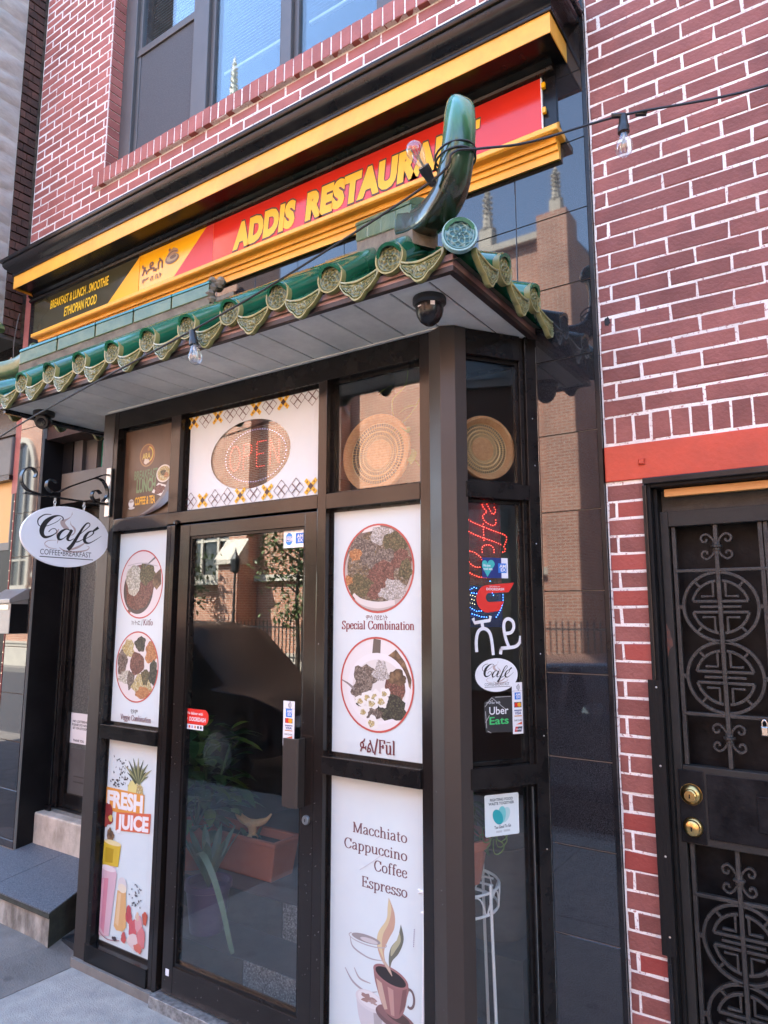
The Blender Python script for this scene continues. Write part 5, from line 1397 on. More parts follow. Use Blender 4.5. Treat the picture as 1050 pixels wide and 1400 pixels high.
p.blob(-1.55, 1.955, .07, .05, mat='food_beans', seed=5); p.blob(-1.56, 1.90, .065, .06, mat='food_meat', seed=6); p.blob(-1.68, 1.92, .05, .045, mat='food_mixed', seed=7); p.blob(-1.67, 1.86, .06, .05, mat='food_greens', seed=8)
p.blob(-1.47, 1.96, .045, .04, mat='food_meat', seed=9); p.blob(-1.45, 1.92, .03, .04, mat='food_greens', seed=10); p.blob(-1.595, 1.835, .035, .03, mat='food_meat', seed=11); p.blob(-1.505, 1.84, .065, .04, mat='food_rice', seed=12, rough=.35); p.blob(-1.725, 1.885, .02, .02, mat='food_carrot', seed=13)
p.line([(-1.70, 1.83), (-1.66, 1.80), (-1.58, 1.785), (-1.50, 1.795)], [.012, .022, .026, .02], (.58, .55, .52))
p.ring(cx, cz, .168, .174, .0075, RING)
p.text('ምሳ በያይነት', -1.637, 1.725, -1.533, 1.747, MAROON, squeeze=True); p.serif('Special Combination', -1.757, 1.690, .033, (.20, .03, .04), T=.145, width=.346)
cx, cz = -1.587, 1.480
framed(p, cx, cz, .170, .178, (.64, .62, .60))
p.poly([(-1.60, 1.655), (-1.565, 1.65), (-1.568, 1.59), (-1.607, 1.59)], (.11, .09, .075)); p.poly([(-1.54, 1.585), (-1.495, 1.615), (-1.455, 1.57), (-1.425, 1.505), (-1.43, 1.47), (-1.47, 1.52)], mat='food_wood')
p.disc(cx + .005, cz - .015, .145, .135, (.66, .65, .64)); p.disc(cx + .01, cz - .02, .125, .115, (.60, .57, .53))
p.blob(-1.50, 1.46, .045, .07, mat='food_meat', seed=31, rough=.15); p.blob(-1.49, 1.51, .04, .03, mat='food_wood', seed=30)
p.blob(-1.64, 1.50, .055, .055, mat='food_beans', seed=32); p.blob(-1.66, 1.455, .045, .04, mat='food_beans', seed=33); p.blob(-1.565, 1.53, .035, .04, mat='food_rice', seed=34, rough=.3)
p.blob(-1.52, 1.395, .075, .05, mat='food_dark', seed=35, rough=.25); p.blob(-1.60, 1.37, .04, .025, mat='food_beans', seed=36); p.blob(-1.665, 1.41, .02, .02, mat='food_dark', seed=37)
for a, b, r_ in ((-1.66, 1.415, .022), (-1.625, 1.43, .024), (-1.605, 1.41, .025), (-1.59, 1.435, .024), (-1.56, 1.42, .026), (-1.545, 1.45, .02), (-1.645, 1.375, .022), (-1.605, 1.335, .026)):
    p.blob(a, b, r_ * 1.15, r_, (.66, .65, .60), seed=int(-a * 999)); p.blob(a - .004, b - .004, r_ * .6, r_ * .5, mat='food_yellow', seed=int(-b * 777))
p.line([(-1.755, 1.49), (-1.72, 1.475), (-1.69, 1.455)], [.004, .008, .012], (.20, .18, .17))
p.ring(cx, cz, .170, .178, .0075, RING)
p.text('ፉል', -1.663, 1.222, -1.595, 1.272, MAROON, bold=.008, squeeze=True); p.serif('/Fūl', -1.596, 1.224, .05, MAROON, T=.135, width=.098)
p.build('print', P3)

# ---- right lower poster
x0, x1, z0, z1 = -1.846, -1.386, .128, 1.115
P4 = poster('coffee_poster', 'white coffee menu poster with a steaming brown cup right of the door', 'poster', x0, x1, z0, z1)
p = Print(tf=onglass((x0 + x1) / 2, z0))
for t_, xl, zb, c_ in (('Macchiato', -1.697, .9195, .0375), ('Cappuccino', -1.738, .857, .0375), ('Coffee', -1.597, .7985, .0375), ('Espresso', -1.655, .732, .0375)):
    p.serif(t_, xl, zb, c_, (.15, .07, .075), T=.115, width=(-1.448 - xl))
# steam
p.poly(smoothpts([(-1.53, .718), (-1.505, .67), (-1.505, .62), (-1.53, .575), (-1.55, .53), (-1.542, .49), (-1.518, .462), (-1.56, .495), (-1.582, .545), (-1.575, .59), (-1.54, .64), (-1.535, .68)], 5), (.46, .30, .21))
p.poly(smoothpts([(-1.53, .718), (-1.518, .68), (-1.53, .63), (-1.555, .585), (-1.56, .54), (-1.55, .50), (-1.565, .52), (-1.582, .55), (-1.575, .59), (-1.54, .64), (-1.535, .68)], 5), (.55, .46, .27))
p.poly(smoothpts([(-1.477, .638), (-1.465, .59), (-1.485, .54), (-1.515, .505), (-1.525, .475), (-1.53, .51), (-1.52, .55), (-1.49, .585)], 5), (.13, .135, .10))
p.poly(smoothpts([(-1.483, .61), (-1.478, .58), (-1.50, .545), (-1.52, .52), (-1.518, .55), (-1.495, .58)], 4), (.36, .35, .22))
# grey sketch cups
p.ring(-1.625, .55, .085, .018, .004, (.38, .36, .36), 150, 380); p.disc(-1.632, .553, .066, .014, (.28, .255, .245)); p.disc(-1.618, .55, .04, .008, (.50, .48, .47))
p.line([(-1.705, .545), (-1.69, .51), (-1.62, .49), (-1.56, .495)], [.003, .006, .005, .002], (.34, .32, .32)); p.line([(-1.728, .43), (-1.69, .39), (-1.63, .372), (-1.58, .385)], [.003, .008, .006, .002], (.33, .30, .30)); p.line([(-1.685, .44), (-1.66, .41), (-1.61, .405)], [.003, .007, .003], (.36, .32, .31))
p.poly(smoothpts([(-1.675, .345), (-1.66, .27), (-1.62, .22), (-1.57, .225), (-1.545, .28), (-1.545, .35), (-1.6, .36)], 4), (.52, .50, .50)); p.poly([(-1.60, .34), (-1.56, .33), (-1.56, .25), (-1.59, .23)], (.36, .33, .32))
p.disc(-1.612, .345, .066, .034, (.58, .555, .54), rot=-.1); p.disc(-1.612, .349, .056, .027, (.64, .62, .60), rot=-.1); p.blob(-1.622, .352, .03, .014, (.30, .19, .16), seed=4, rough=.5); p.blob(-1.60, .345, .018, .008, (.36, .25, .22), seed=5, rough=.5)
# saucer, cup
p.disc(-1.50, .315, .088, .034, (.15, .09, .085), rot=-.12); p.disc(-1.505, .325, .076, .026, (.21, .115, .11), rot=-.12); p.disc(-1.49, .325, .05, .016, (.08, .05, .045), rot=-.1)
p.poly(smoothpts([(-1.598, .465), (-1.59, .42), (-1.565, .36), (-1.545, .33), (-1.50, .318), (-1.468, .345), (-1.452, .40), (-1.447, .44), (-1.52, .45)], 4), (.27, .135, .125))
p.poly([(-1.585, .43), (-1.56, .42), (-1.535, .34), (-1.548, .335), (-1.57, .37)], (.48, .34, .26)); p.poly([(-1.535, .415), (-1.51, .41), (-1.505, .325), (-1.52, .325)], (.42, .25, .21)); p.poly([(-1.47, .42), (-1.452, .43), (-1.46, .37), (-1.485, .335)], (.17, .085, .08))
p.disc(-1.522, .452, .077, .031, (.30, .15, .14), rot=-.16); p.disc(-1.522, .451, .067, .024, (.03, .025, .025), rot=-.16)
p.ring(-1.44, .40, .018, .03, .009, (.16, .115, .11), -120, 110)
p.line([(-1.555, .50), (-1.53, .475), (-1.515, .455)], [.012, .012, .003], (.50, .38, .28))
# beans
for a, b, r_, cl, ro in ((-1.51, .255, .035, (.20, .135, .11), .5), (-1.545, .265, .025, (.42, .30, .24), .9), (-1.455, .255, .04, (.055, .045, .04), -.2), (-1.44, .22, .035, (.07, .055, .05), .2), (-1.49, .21, .04, (.14, .09, .07), .3), (-1.56, .20, .03, (.62, .60, .59), .2), (-1.6, .19, .03, (.25, .21, .20), .4)):
    p.disc(a, b, r_, r_ * .72, cl, rot=ro)
p.line([(-1.475, .252), (-1.455, .262), (-1.432, .256)], .004, (.42, .40, .40))
for q in range(9): p.rect(-1.425 + .0005 * q, -1.421 + .0005 * q, .575 + .007 * q, .5795 + .007 * q, (.30, .28, .36))
p.line([(-1.66, .79), (-1.60, .83), (-1.55, .87)], .0025, (.50, .50, .52))
p.build('print', P4)

# ---- transom artwork over the door: pale sheet with an oval window
x0, x1, z0, z1 = -2.775, -1.898, 2.257, 2.754
TM = thing('transom_banner', 'pale blue sheet with an oval opening and yellow flower border above the door', 'banner', ((x0 + x1) / 2, -.2602, z0))
cx = (x0 + x1) / 2; f_ = onglass(cx, z0)
oc = f_(-2.310, 2.488); orx, orz = .262, .168; N = 64; w = (x1 - x0) / 2; h = z1 - z0
inner = [(oc[0] + orx * cos(2 * pi * k / N), oc[1] + orz * sin(2 * pi * k / N)) for k in range(N)]
outer = []
for k in range(N):
    a = 2 * pi * k / N; c, s_ = cos(a), sin(a)
    tt = min(((w if c > 0 else -w) - oc[0]) / c if abs(c) > 1e-6 else 9, ((h if s_ > 0 else 0) - oc[1]) / s_ if abs(s_) > 1e-6 else 9)
    outer.append((oc[0] + c * tt, oc[1] + s_ * tt))
m = MB(); v = [(a, -.0008, b) for a, b in inner] + [(a, -.0008, b) for a, b in outer] + [(a, 0, b) for a, b in inner] + [(a, 0, b) for a, b in outer]
m.add(v, [(k, (k + 1) % N, N + (k + 1) % N, N + k) for k in range(N)] + [(2 * N + k, 3 * N + k, 3 * N + (k + 1) % N, 2 * N + (k + 1) % N) for k in range(N)] + [(k, 2 * N + k, 2 * N + (k + 1) % N, (k + 1) % N) for k in range(N)])
# fill the four corners left by the radial cut
for (sx, sz) in ((1, 1), (-1, 1), (-1, 0), (1, 0)):
    corner = (w * sx, h * sz); d = sorted(range(N), key=lambda k: (outer[k][0] - corner[0]) ** 2 + (outer[k][1] - corner[1]) ** 2)
    ka = [k for k in d if abs(outer[k][0] - corner[0]) < 1e-6][:1]; kb = [k for k in d if abs(outer[k][1] - corner[1]) < 1e-6][:1]
    if ka and kb: m.add([(outer[ka[0]][0], -.0008, outer[ka[0]][1]), (outer[kb[0]][0], -.0008, outer[kb[0]][1]), (corner[0], -.0008, corner[1])], [(0, 1, 2)])
m.build('sheet', 'vinyl_pale_blue', TM)
p = Print(tf=f_)
DKB = (.10, .035, .04)
def diamond(u, v, r):
    for du, dv in ((0, .5), (0, -.5), (.5, 0), (-.5, 0)):
        q = [(u + du * r, v + dv * r + r * .46), (u + du * r + r * .46, v + dv * r), (u + du * r, v + dv * r - r * .46), (u + du * r - r * .46, v + dv * r)]
        p.line(q + [q[0]], .003, DKB, smooth=False)
def flower(u, v, r):
    for du, dv in ((1, 1), (1, -1), (-1, 1), (-1, -1)):
        c_ = (u + du * r * .55, v + dv * r * .55); a = r * .5
        p.poly([(c_[0] - a, c_[1] - a * .3), (c_[0] - a * .3, c_[1] - a), (c_[0] + a, c_[1] + a * .2), (c_[0] + a * .3, c_[1] + a)] if du * dv > 0 else [(c_[0] - a, c_[1] + a * .3), (c_[0] - a * .3, c_[1] + a), (c_[0] + a, c_[1] - a * .2), (c_[0] + a * .3, c_[1] - a)], (.72, .42, .015))
        p.disc(c_[0], c_[1], r * .16, r * .16, (.28, .13, .01), n=8)
    p.poly([(u, v + r * .45), (u + r * .45, v), (u, v - r * .45), (u - r * .45, v)], (.045, .015, .015))
def border(v, seq, u0, du):
    u = u0
    for ch in seq:
        if ch == 'f': flower(u, v, .035)
        else: diamond(u, v, .047)
        u += du
border(2.702, 'fdfddfdfdd'[:10], -2.700, .0855); border(2.297, 'dfddfdfddf'[:10], -2.700, .0855)
tag(p.build('border_print', TM), kind='stuff')

# ---- LED open sign behind the oval
LO = thing('open_sign', 'oval LED open sign glowing red and blue behind the transom glass', 'sign', (-2.36, -.215, 2.505))
part('sign_back', 'dome_smoke', LO, (-.24, .24, .028, .03, -.15, .15))
def dots(name, mat, pts, parent, r=.0042, y=0.0):
    m = MB()
    for a, b in pts: m.lathe([(r * .7, y), (r, y - r * .4), (r * .7, y - r), (r * .1, y - r * 1.2)], (a, 0, b), 6, 'y')
    o = m.build(name, mat, parent); o['kind'] = 'stuff'; return o
def along(pts, step):
    out = []; d = 0
    for a, b in zip(pts, pts[1:]):
        L_ = sqrt((b[0] - a[0]) ** 2 + (b[1] - a[1]) ** 2); t = 0
        while d <= L_:
            out.append((a[0] + (b[0] - a[0]) * d / L_, a[1] + (b[1] - a[1]) * d / L_)); d += step
        d -= L_
    return out
dots('led_ring', 'led_violet', along([(.20 * cos(radians(a)), .128 * sin(radians(a))) for a in range(0, 361, 6)], .0165), LO, .0024)
op = []
op += along([(-.135 + .034 * cos(radians(a)), .0 + .062 * sin(radians(a))) for a in range(0, 361, 12)], .0135)
op += along([(-.075, -.06), (-.075, .062), (-.045, .064), (-.022, .05), (-.022, .02), (-.045, .004), (-.075, .002)], .0135)
op += along([(.07, .064), (.012, .064), (.012, -.058), (.07, -.058)], .0135) + along([(.014, .004), (.055, .004)], .0135)
op += along([(.10, -.056), (.10, .066), (.155, -.054), (.155, .068)], .0135)
dots('led_letters', 'led_open', op, LO, .0025)

# ---- brown sheet in the left transom
x0, x1, z0, z1 = -3.305, -2.876, 2.259, 2.754
TL = poster('breakfast_banner', 'brown curling breakfast and lunch banner in the left transom window', 'banner', x0, x1, z0, z1, 'vinyl_brown')
p = Print(tf=onglass((x0 + x1) / 2, z0))
p.disc(-3.055, 2.578, .064, .064, (.17, .085, .04)); p.ring(-3.055, 2.578, .058, .058, .006, (.32, .18, .06)); p.text('ARA', -3.095, 2.56, -3.03, 2.59, (.55, .45, .10), bold=.02)
p.ring(-3.05, 2.582, .04, .04, .008, (.55, .50, .08), -70, 80, 16); p.ring(-3.05, 2.582, .046, .046, .005, (.35, .06, .04), -70, 80, 16); p.blob(-3.06, 2.545, .022, .014, (.58, .54, .48), seed=3); p.disc(-3.045, 2.61, .01, .01, (.34, .16, .05))
p.text('BREAKFAST', -3.155, 2.455, -2.965, 2.50, (.10, .17, .08), bold=.03); p.text('LUNCH', -3.132, 2.385, -2.977, 2.45, (.13, .22, .10), bold=.04)
p.disc(-2.915, 2.465, .058, .046, (.60, .56, .50)); p.disc(-2.915, 2.465, .05, .039, mat='food_yellow'); p.blob(-2.92, 2.47, .02, .016, mat='food_greens', seed=2); p.blob(-2.895, 2.455, .016, .014, mat='food_carrot', seed=9)
p.poly([(-3.005, 2.375), (-2.955, 2.42), (-2.885, 2.40), (-2.92, 2.345)], (.62, .60, .57)); p.blob(-2.945, 2.385, .042, .024, mat='food_meat', seed=4)
p.text('COFFEE & TEA', -3.14, 2.318, -2.975, 2.358, (.66, .35, .02), bold=.03); p.disc(-3.17, 2.33, .022, .022, (.60, .60, .58)); p.disc(-3.17, 2.34, .018, .007, (.30, .28, .26)); p.disc(-3.165, 2.305, .026, .007, (.5, .5, .48))
p.poly(smoothpts([(-3.10, 2.262), (-3.0, 2.30), (-2.92, 2.36), (-2.872, 2.43), (-2.872, 2.35), (-2.93, 2.30), (-3.0, 2.275)], 4), (.16, .15, .15))
p.build('print', TL)
m = MB(); cv = [(-.10, 0), (-.03, .02), (.05, .05), (.12, .10), (.19, .17)]; v = []
for q, (a, b) in enumerate(smoothpts(cv, 4)):
    v += [(a + .21 - .2, -.002, b), (min(a + .06 + .01, .213), -.016, b * .72 - .0)]
n = len(v) // 2; m.add(v, [(2 * i, 2 * i + 2, 2 * i + 3, 2 * i + 1) for i in range(n - 1)])
m.build('curled_corner', 'vinyl_brown', TL, fix=False)

# ---- stickers on the door glass (pane face at y = -.282)
KD = (2.6 - .2825) / 2.296
def sticker(name, label, x0, x1, z0, z1, col=(.72, .73, .75), mat=None, group=None):
    """plain backing sheet on the door glass; returns root and a Print in measured coordinates"""
    X0, X1, Z0, Z1 = x0 * KD, x1 * KD, 1.75 + (z0 - 1.75) * KD, 1.75 + (z1 - 1.75) * KD
    o = thing(name, label, 'sticker', ((X0 + X1) / 2, -.2823, Z0), 0, group)
    return o, Print(base=.0, step=.00003, tf=lambda x, z: (x * KD - (X0 + X1) / 2, 1.75 + (z - 1.75) * KD - Z0))
AMX = (.02, .17, .58)
def amex(p, u, v, s):
    p.rect(u - s, u + s, v - s, v + s, AMX); p.text('AM', u - s * .7, v + s * .08, u + s * .85, v + s * .72, WHITE, bold=.03); p.text('EX', u - s * .4, v - s * .68, u + s * .85, v - s * .05, WHITE, bold=.03)
def paystrip(p, x0, x1, z0, z1):
    p.rect(x0, x1, z0, z1, WHITE); w = x1 - x0; h = z1 - z0; cx = (x0 + x1) / 2
    for r_ in (.10, .19, .28): p.ring(cx - w * .16, z1 - h * .095, w * r_ * 1.2, w * r_ * 1.2, w * .055, (.10, .10, .11), -50, 50, 10)
    p.rect(x0, x1, z1 - h * .165, z1 - h * .17, (.2, .2, .2))
    amex(p, cx, z1 - h * .265, w * .27)
    p.rect(cx - w * .33, cx + w * .33, z1 - h * .49, z1 - h * .385, (.05, .045, .05)); p.disc(cx - w * .13, z1 - h * .437, w * .17, w * .17, (.62, .02, .01)); p.disc(cx + w * .13, z1 - h * .437, w * .17, w * .17, (.70, .33, .01))
    p.rect(cx - w * .33, cx + w * .33, z1 - h * .555, z1 - h * .535, (.03, .04, .18)); p.text('VISA', cx - w * .27, z1 - h * .625, cx + w * .27, z1 - h * .57, (.03, .04, .20), bold=.03, shear=.2); p.rect(cx - w * .33, cx + w * .33, z1 - h * .665, z1 - h * .645, (.55, .22, .03))
    p.text('DISCOVER', cx - w * .34, z1 - h * .755, cx + w * .34, z1 - h * .725, (.05, .05, .05), bold=.02); p.poly([(cx - w * .2, z1 - h * .82), (cx + w * .34, z1 - h * .82), (cx + w * .34, z1 - h * .765)], (.62, .12, .05))
    p.poly([(cx - w * .36, z1 - h * .96), (cx + w * .26, z1 - h * .96), (cx + w * .36, z1 - h * .86), (cx - w * .26, z1 - h * .86)], (.05, .055, .07)); p.poly([(cx - w * .36, z1 - h * .96), (cx - w * .12, z1 - h * .96), (cx - w * .02, z1 - h * .86), (cx - w * .26, z1 - h * .86)], (.50, .03, .03)); p.text('UnionPay', cx - w * .24, z1 - h * .925, cx + w * .28, z1 - h * .89, WHITE, bold=.02)
o, p = sticker('card_sticker', 'white card logo sticker at the top right of the door glass', -2.084, -1.966, 2.036, 2.112)
p.rect(-2.084, -1.966, 2.036, 2.112); p.disc(-2.052, 2.074, .022, .027, (.03, .25, .62)); p.rect(-2.076, -2.028, 2.063, 2.086, WHITE); p.text('SHOP', -2.070, 2.076, -2.034, 2.085, (.03, .12, .40), bold=.02); p.text('SMALL', -2.072, 2.064, -2.032, 2.073, (.03, .12, .40), bold=.02); amex(p, -1.992, 2.075, .023)
p.build('print', o)
o, p = sticker('delivery_sticker', 'rounded red delivery sticker low on the left of the door glass', -2.715, -2.52, 1.216, 1.312)
p.rect(-2.715, -2.522, 1.243, 1.312, (.62, .018, .012), r=.03); p.text('We deliver with', -2.675, 1.286, -2.56, 1.299, WHITE, bold=.01); p.text('DOORDASH', -2.652, 1.257, -2.54, 1.275, WHITE, bold=.02, shear=.1)
p.poly([(-2.70, 1.278), (-2.672, 1.278), (-2.662, 1.268), (-2.668, 1.256), (-2.682, 1.256), (-2.688, 1.264), (-2.672, 1.264), (-2.672, 1.27), (-2.692, 1.27)], WHITE)
p.rect(-2.68, -2.555, 1.219, 1.242, WHITE)
for q, cl in enumerate(((.02, .2, .6), (.6, .05, .03), (.4, .3, .42), (.5, .2, .1), (.03, .03, .03), (.05, .05, .05))): p.rect(-2.674 + q * .0195, -2.662 + q * .0195, 1.225, 1.237, cl)
p.build('print', o)
o, p = sticker('payment_strip', 'narrow white strip of card logos on the door glass above the handle', -2.066, -2.003, 1.203, 1.387)
paystrip(p, -2.066, -2.003, 1.203, 1.387); p.build('print', o)

# ---- stickers on the angled side glass
S0 = -1.177; KSD = (2.324 + .0335) / 2.324
def on_side(s, z): return (S0 + (s - S0) * KSD, 1.75 + (z - 1.75) * KSD)
def side_sticker(name, label, s0, s1, z0, z1, cat='sticker'):
    a0, b0 = on_side(s0, z0); a1, b1 = on_side(s1, z1); cs = (a0 + a1) / 2
    t = Vector((cos(CA), sin(CA), 0)); n_ = Vector((-sin(CA), cos(CA), 0)); q = CORN + t * cs + n_ * .0337
    o = thing(name, label, cat, (q.x, q.y, b0), CA)
    return o, Print(base=0, step=.00003, tf=lambda s, z: (on_side(s, z)[0] - cs, on_side(s, z)[1] - b0))
o, p = side_sticker('heart_sticker', 'dark blue sticker with a teal heart above the red delivery sticker', .106, .217, 1.884, 1.96)
p.rect(.106, .217, 1.884, 1.96, (.012, .025, .16)); p.rect(.189, .217, 1.884, 1.96, (.70, .72, .78)); p.poly([(.128, 1.888)] + [(.106 + .001, 1.925)] + [(.118 + .0115 * cos(radians(a)), 1.937 + .013 * sin(radians(a))) for a in range(170, 9, -20)] + [(.145 + .0155 * cos(radians(a)), 1.934 + .018 * sin(radians(a))) for a in range(160, -20, -20)], (.05, .42, .40))
p.text('We love', .111, 1.926, .142, 1.936, WHITE, bold=.02); p.text('good eats', .111, 1.914, .15, 1.923, WHITE, bold=.02); amex(p, .193, 1.922, .018); p.build('print', o)
o, p = side_sticker('delivery_sticker', 'bright red arrow shaped delivery sticker on the angled side glass', .08, .243, 1.754, 1.868)
def ac(cx_, cz_, rx, rz, a0, a1, n=10): return [(cx_ + rx * cos(radians(a0 + (a1 - a0) * i / n)), cz_ + rz * sin(radians(a0 + (a1 - a0) * i / n))) for i in range(n + 1)]
P_, F_q = [], []
outer = [(.243, 1.868), (.13, 1.858)] + ac(.128, 1.806, .048, .051, 95, 265, 14) + [(.176, 1.762)]
inner = [(.218, 1.832), (.135, 1.828)] + ac(.135, 1.811, .016, .017, 95, 265, 14) + [(.196, 1.797)]
p.raw(outer + inner, [(i, i + 1, len(outer) + i + 1, len(outer) + i) for i in range(len(outer) - 1)], (.66, .025, .018))
p.text('DOORDASH', .123, 1.838, .198, 1.847, WHITE, bold=.02); p.text('DELIVERED BY', .137, 1.8505, .182, 1.8545, WHITE); p.build('print', o)
o, p = side_sticker('vinyl_letters', 'two large white Amharic letters stuck on the angled side glass', .06, .27, 1.60, 1.738, 'lettering')
lw = .0125
p.line([(.064, 1.735), (.071, 1.718), (.134, 1.727), (.137, 1.743)], lw, WHITE, smooth=False); p.line([(.101, 1.722), (.105, 1.695)], lw, WHITE, smooth=False)
p.line([(.077, 1.612), (.076, 1.655), (.086, 1.687), (.108, 1.697), (.130, 1.685), (.140, 1.655), (.146, 1.600)], lw, WHITE)
p.line([(.213, 1.628), (.200, 1.66), (.193, 1.70), (.198, 1.724), (.214, 1.732), (.232, 1.722), (.236, 1.70), (.224, 1.682), (.202, 1.678)], lw, WHITE)
p.line([(.176, 1.602), (.18, 1.622), (.183, 1.624), (.235, 1.628), (.258, 1.642), (.266, 1.668)], lw, WHITE); p.build('print', o)
o, p = side_sticker('cafe_sticker', 'white oval cafe sticker on the angled side glass', .069, .248, 1.467, 1.588)
p.disc(.158, 1.5275, .0895, .0605, (.74, .76, .78), n=56); cafe_print(p, .158, 1.5275, .179, .121); p.build('print', o)
o, p = side_sticker('delivery_sticker', 'creased black square delivery sticker below the oval cafe sticker', .101, .221, 1.32, 1.452)
p.poly([(.108, 1.325), (.219, 1.321), (.221, 1.45), (.14, 1.452), (.103, 1.43), (.101, 1.38)], (.022, .021, .023)); p.text('Order with', .122, 1.425, .170, 1.434, WHITE, bold=.0); p.text('Uber', .124, 1.387, .204, 1.414, WHITE, bold=.01); p.text('Eats', .124, 1.352, .204, 1.378, (.05, .50, .14), bold=.015)
for a, b in (((.106, 1.415), (.135, 1.447)), ((.135, 1.447), (.19, 1.405)), ((.107, 1.36), (.125, 1.385)), ((.112, 1.34), (.108, 1.40)), ((.15, 1.448), (.215, 1.449)), ((.11, 1.428), (.14, 1.437)), ((.115, 1.33), (.13, 1.322))): p.line([a, b], .0022, (.42, .41, .40), smooth=False)
p.build('print', o)
o, p = side_sticker('payment_strip', 'narrow white strip of card logos on the angled side glass', .221, .268, 1.313, 1.498)
paystrip(p, .221, .268, 1.313, 1.498); p.build('print', o)
o, p = side_sticker('food_waste_sticker', 'pale sticker with teal petals about food waste on the lower side glass', .097, .237, .966, 1.108)
p.rect(.097, .237, .966, 1.108, (.62, .70, .70), r=.006); DK = (.03, .06, .07)
p.text('FIGHTING FOOD', .119, 1.085, .213, 1.094, DK, bold=.03); p.text('WASTE TOGETHER', .113, 1.072, .218, 1.081, DK, bold=.03)
p.disc(.18, 1.035, .018, .028, (.38, .58, .58), rot=-.5); p.disc(.166, 1.037, .017, .029, (.16, .50, .50), rot=-.12); p.disc(.150, 1.03, .019, .028, (.02, .33, .35), rot=.5)
p.text('Too Good To Go', .135, .990, .203, 1.0, DK, bold=.03, slope=.05); p.rect(.142, .166, .977, .984, (.45, .5, .5)); p.rect(.172, .198, .978, .985, (.45, .5, .5)); p.build('print', o)
# ------------------------------------------------------------------ inside the shop
room = bpy.data.objects.new('shop_room', None); COL.objects.link(room); struct(room)
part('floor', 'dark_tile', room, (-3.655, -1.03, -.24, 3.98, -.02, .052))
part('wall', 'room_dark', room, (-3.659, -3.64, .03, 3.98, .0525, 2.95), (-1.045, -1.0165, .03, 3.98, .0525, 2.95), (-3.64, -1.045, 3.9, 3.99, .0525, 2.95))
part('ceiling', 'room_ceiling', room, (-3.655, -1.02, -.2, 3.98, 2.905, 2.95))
ST = thing('interior_steps', 'dark granite steps seen through the door glass', 'steps', (-2.5, 0, .052))
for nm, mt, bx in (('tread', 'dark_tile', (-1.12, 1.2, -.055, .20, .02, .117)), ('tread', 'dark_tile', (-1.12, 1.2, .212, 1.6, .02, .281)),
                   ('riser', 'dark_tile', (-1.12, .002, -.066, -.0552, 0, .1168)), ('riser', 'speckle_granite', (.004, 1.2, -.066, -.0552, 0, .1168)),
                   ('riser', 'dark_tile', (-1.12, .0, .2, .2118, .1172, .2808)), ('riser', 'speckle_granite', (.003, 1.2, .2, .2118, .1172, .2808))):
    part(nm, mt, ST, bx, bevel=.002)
def leaf_mesh(m, base, d, up, L, W_, bend=.3, n=5, fold=.15):
    """one bent blade with a folded midrib"""
    d = Vector(d).normalized(); up = Vector(up); side = d.cross(up).normalized(); v = []
    for i in range(n + 1):
        t = i / n; c = Vector(base) + d * L * t + Vector((0, 0, -1)) * bend * L * t * t
        w_ = W_ * sin(pi * min(1, t * .92 + .06)) ** .8 if t < 1 else 0.0005
        v += [c - side * w_ + Vector((0, 0, fold * w_)), c, c + side * w_ + Vector((0, 0, fold * w_))]
    m.add([tuple(q) for q in v], [f for i in range(n) for f in ((3 * i, 3 * i + 1, 3 * i + 4, 3 * i + 3), (3 * i + 1, 3 * i + 2, 3 * i + 5, 3 * i + 4))])
# trough planter
TRO = thing('trough_planter', 'orange plastic trough planter on the step behind the door glass', 'planter', (-3.0, .44, .334))
m = MB(); a, b, h = .31, .10, .185
lo = [(-a * .9, -b * .86, 0), (a * .9, -b * .86, 0), (a * .9, b * .86, 0), (-a * .9, b * .86, 0)]
hi = [(-a, -b, h), (a, -b, h), (a, b, h), (-a, b, h)]; ri = [(-a - .012, -b - .012, h), (a + .012, -b - .012, h), (a + .012, b + .012, h), (-a - .012, b + .012, h)]
rt = [(x_, y_, h + .022) for x_, y_, _ in ri]; it = [(x_ * .94, y_ * .84, h + .022) for x_, y_, _ in hi]; ib = [(x_ * .92, y_ * .8, h - .03) for x_, y_, _ in hi]
V_ = lo + hi + ri + rt + it + ib; F_l = [(3, 2, 1, 0)]
for q in range(5):
    for k_ in range(4): F_l.append((q * 4 + k_, q * 4 + (k_ + 1) % 4, q * 4 + 4 + (k_ + 1) % 4, q * 4 + 4 + k_))
m.add(V_, F_l); m.build('trough', 'terracotta', TRO, bevel=.006)
part('soil', 'soil', TRO, (-a * .9, a * .9, -b * .78, b * .78, h - .04, h - .022))
m = MB(); rr = random.Random(9)
for q in range(16): leaf_mesh(m, (rr.uniform(.0, .12), rr.uniform(-.04, .04), h - .02), (rr.uniform(-1, 1), rr.uniform(-1, .3), rr.uniform(.4, 1.2)), (0, 0, 1), rr.uniform(.05, .11), .016)
m.build('foliage', 'agave', TRO, fix=False)
# carved bowl standing in the planter
BW = thing('carved_bowl', 'pale carved bowl with curved rim standing above the trough planter', 'bowl', (-2.93, .42, .505))
m = MB(); m.lathe([(.03, 0), (.035, .01), (.02, .03), (.025, .06), (.05, .085), (.03, .09), (.001, .088)], n=18); m.build('pedestal', 'wicker_pale', BW, smooth=True)
m = MB(); m.tube(smoothpts([(-.13, 0, .135), (-.09, 0, .10), (0, -.01, .088), (.09, 0, .11), (.14, 0, .155)], 5), [.004, .012, .016, .018, .02, .02, .022, .022, .022, .022, .022, .022, .02, .02, .018, .016, .012, .01, .008, .006, .004][:21], 8); m.build('curved_rim', 'wicker_pale', BW, smooth=True)
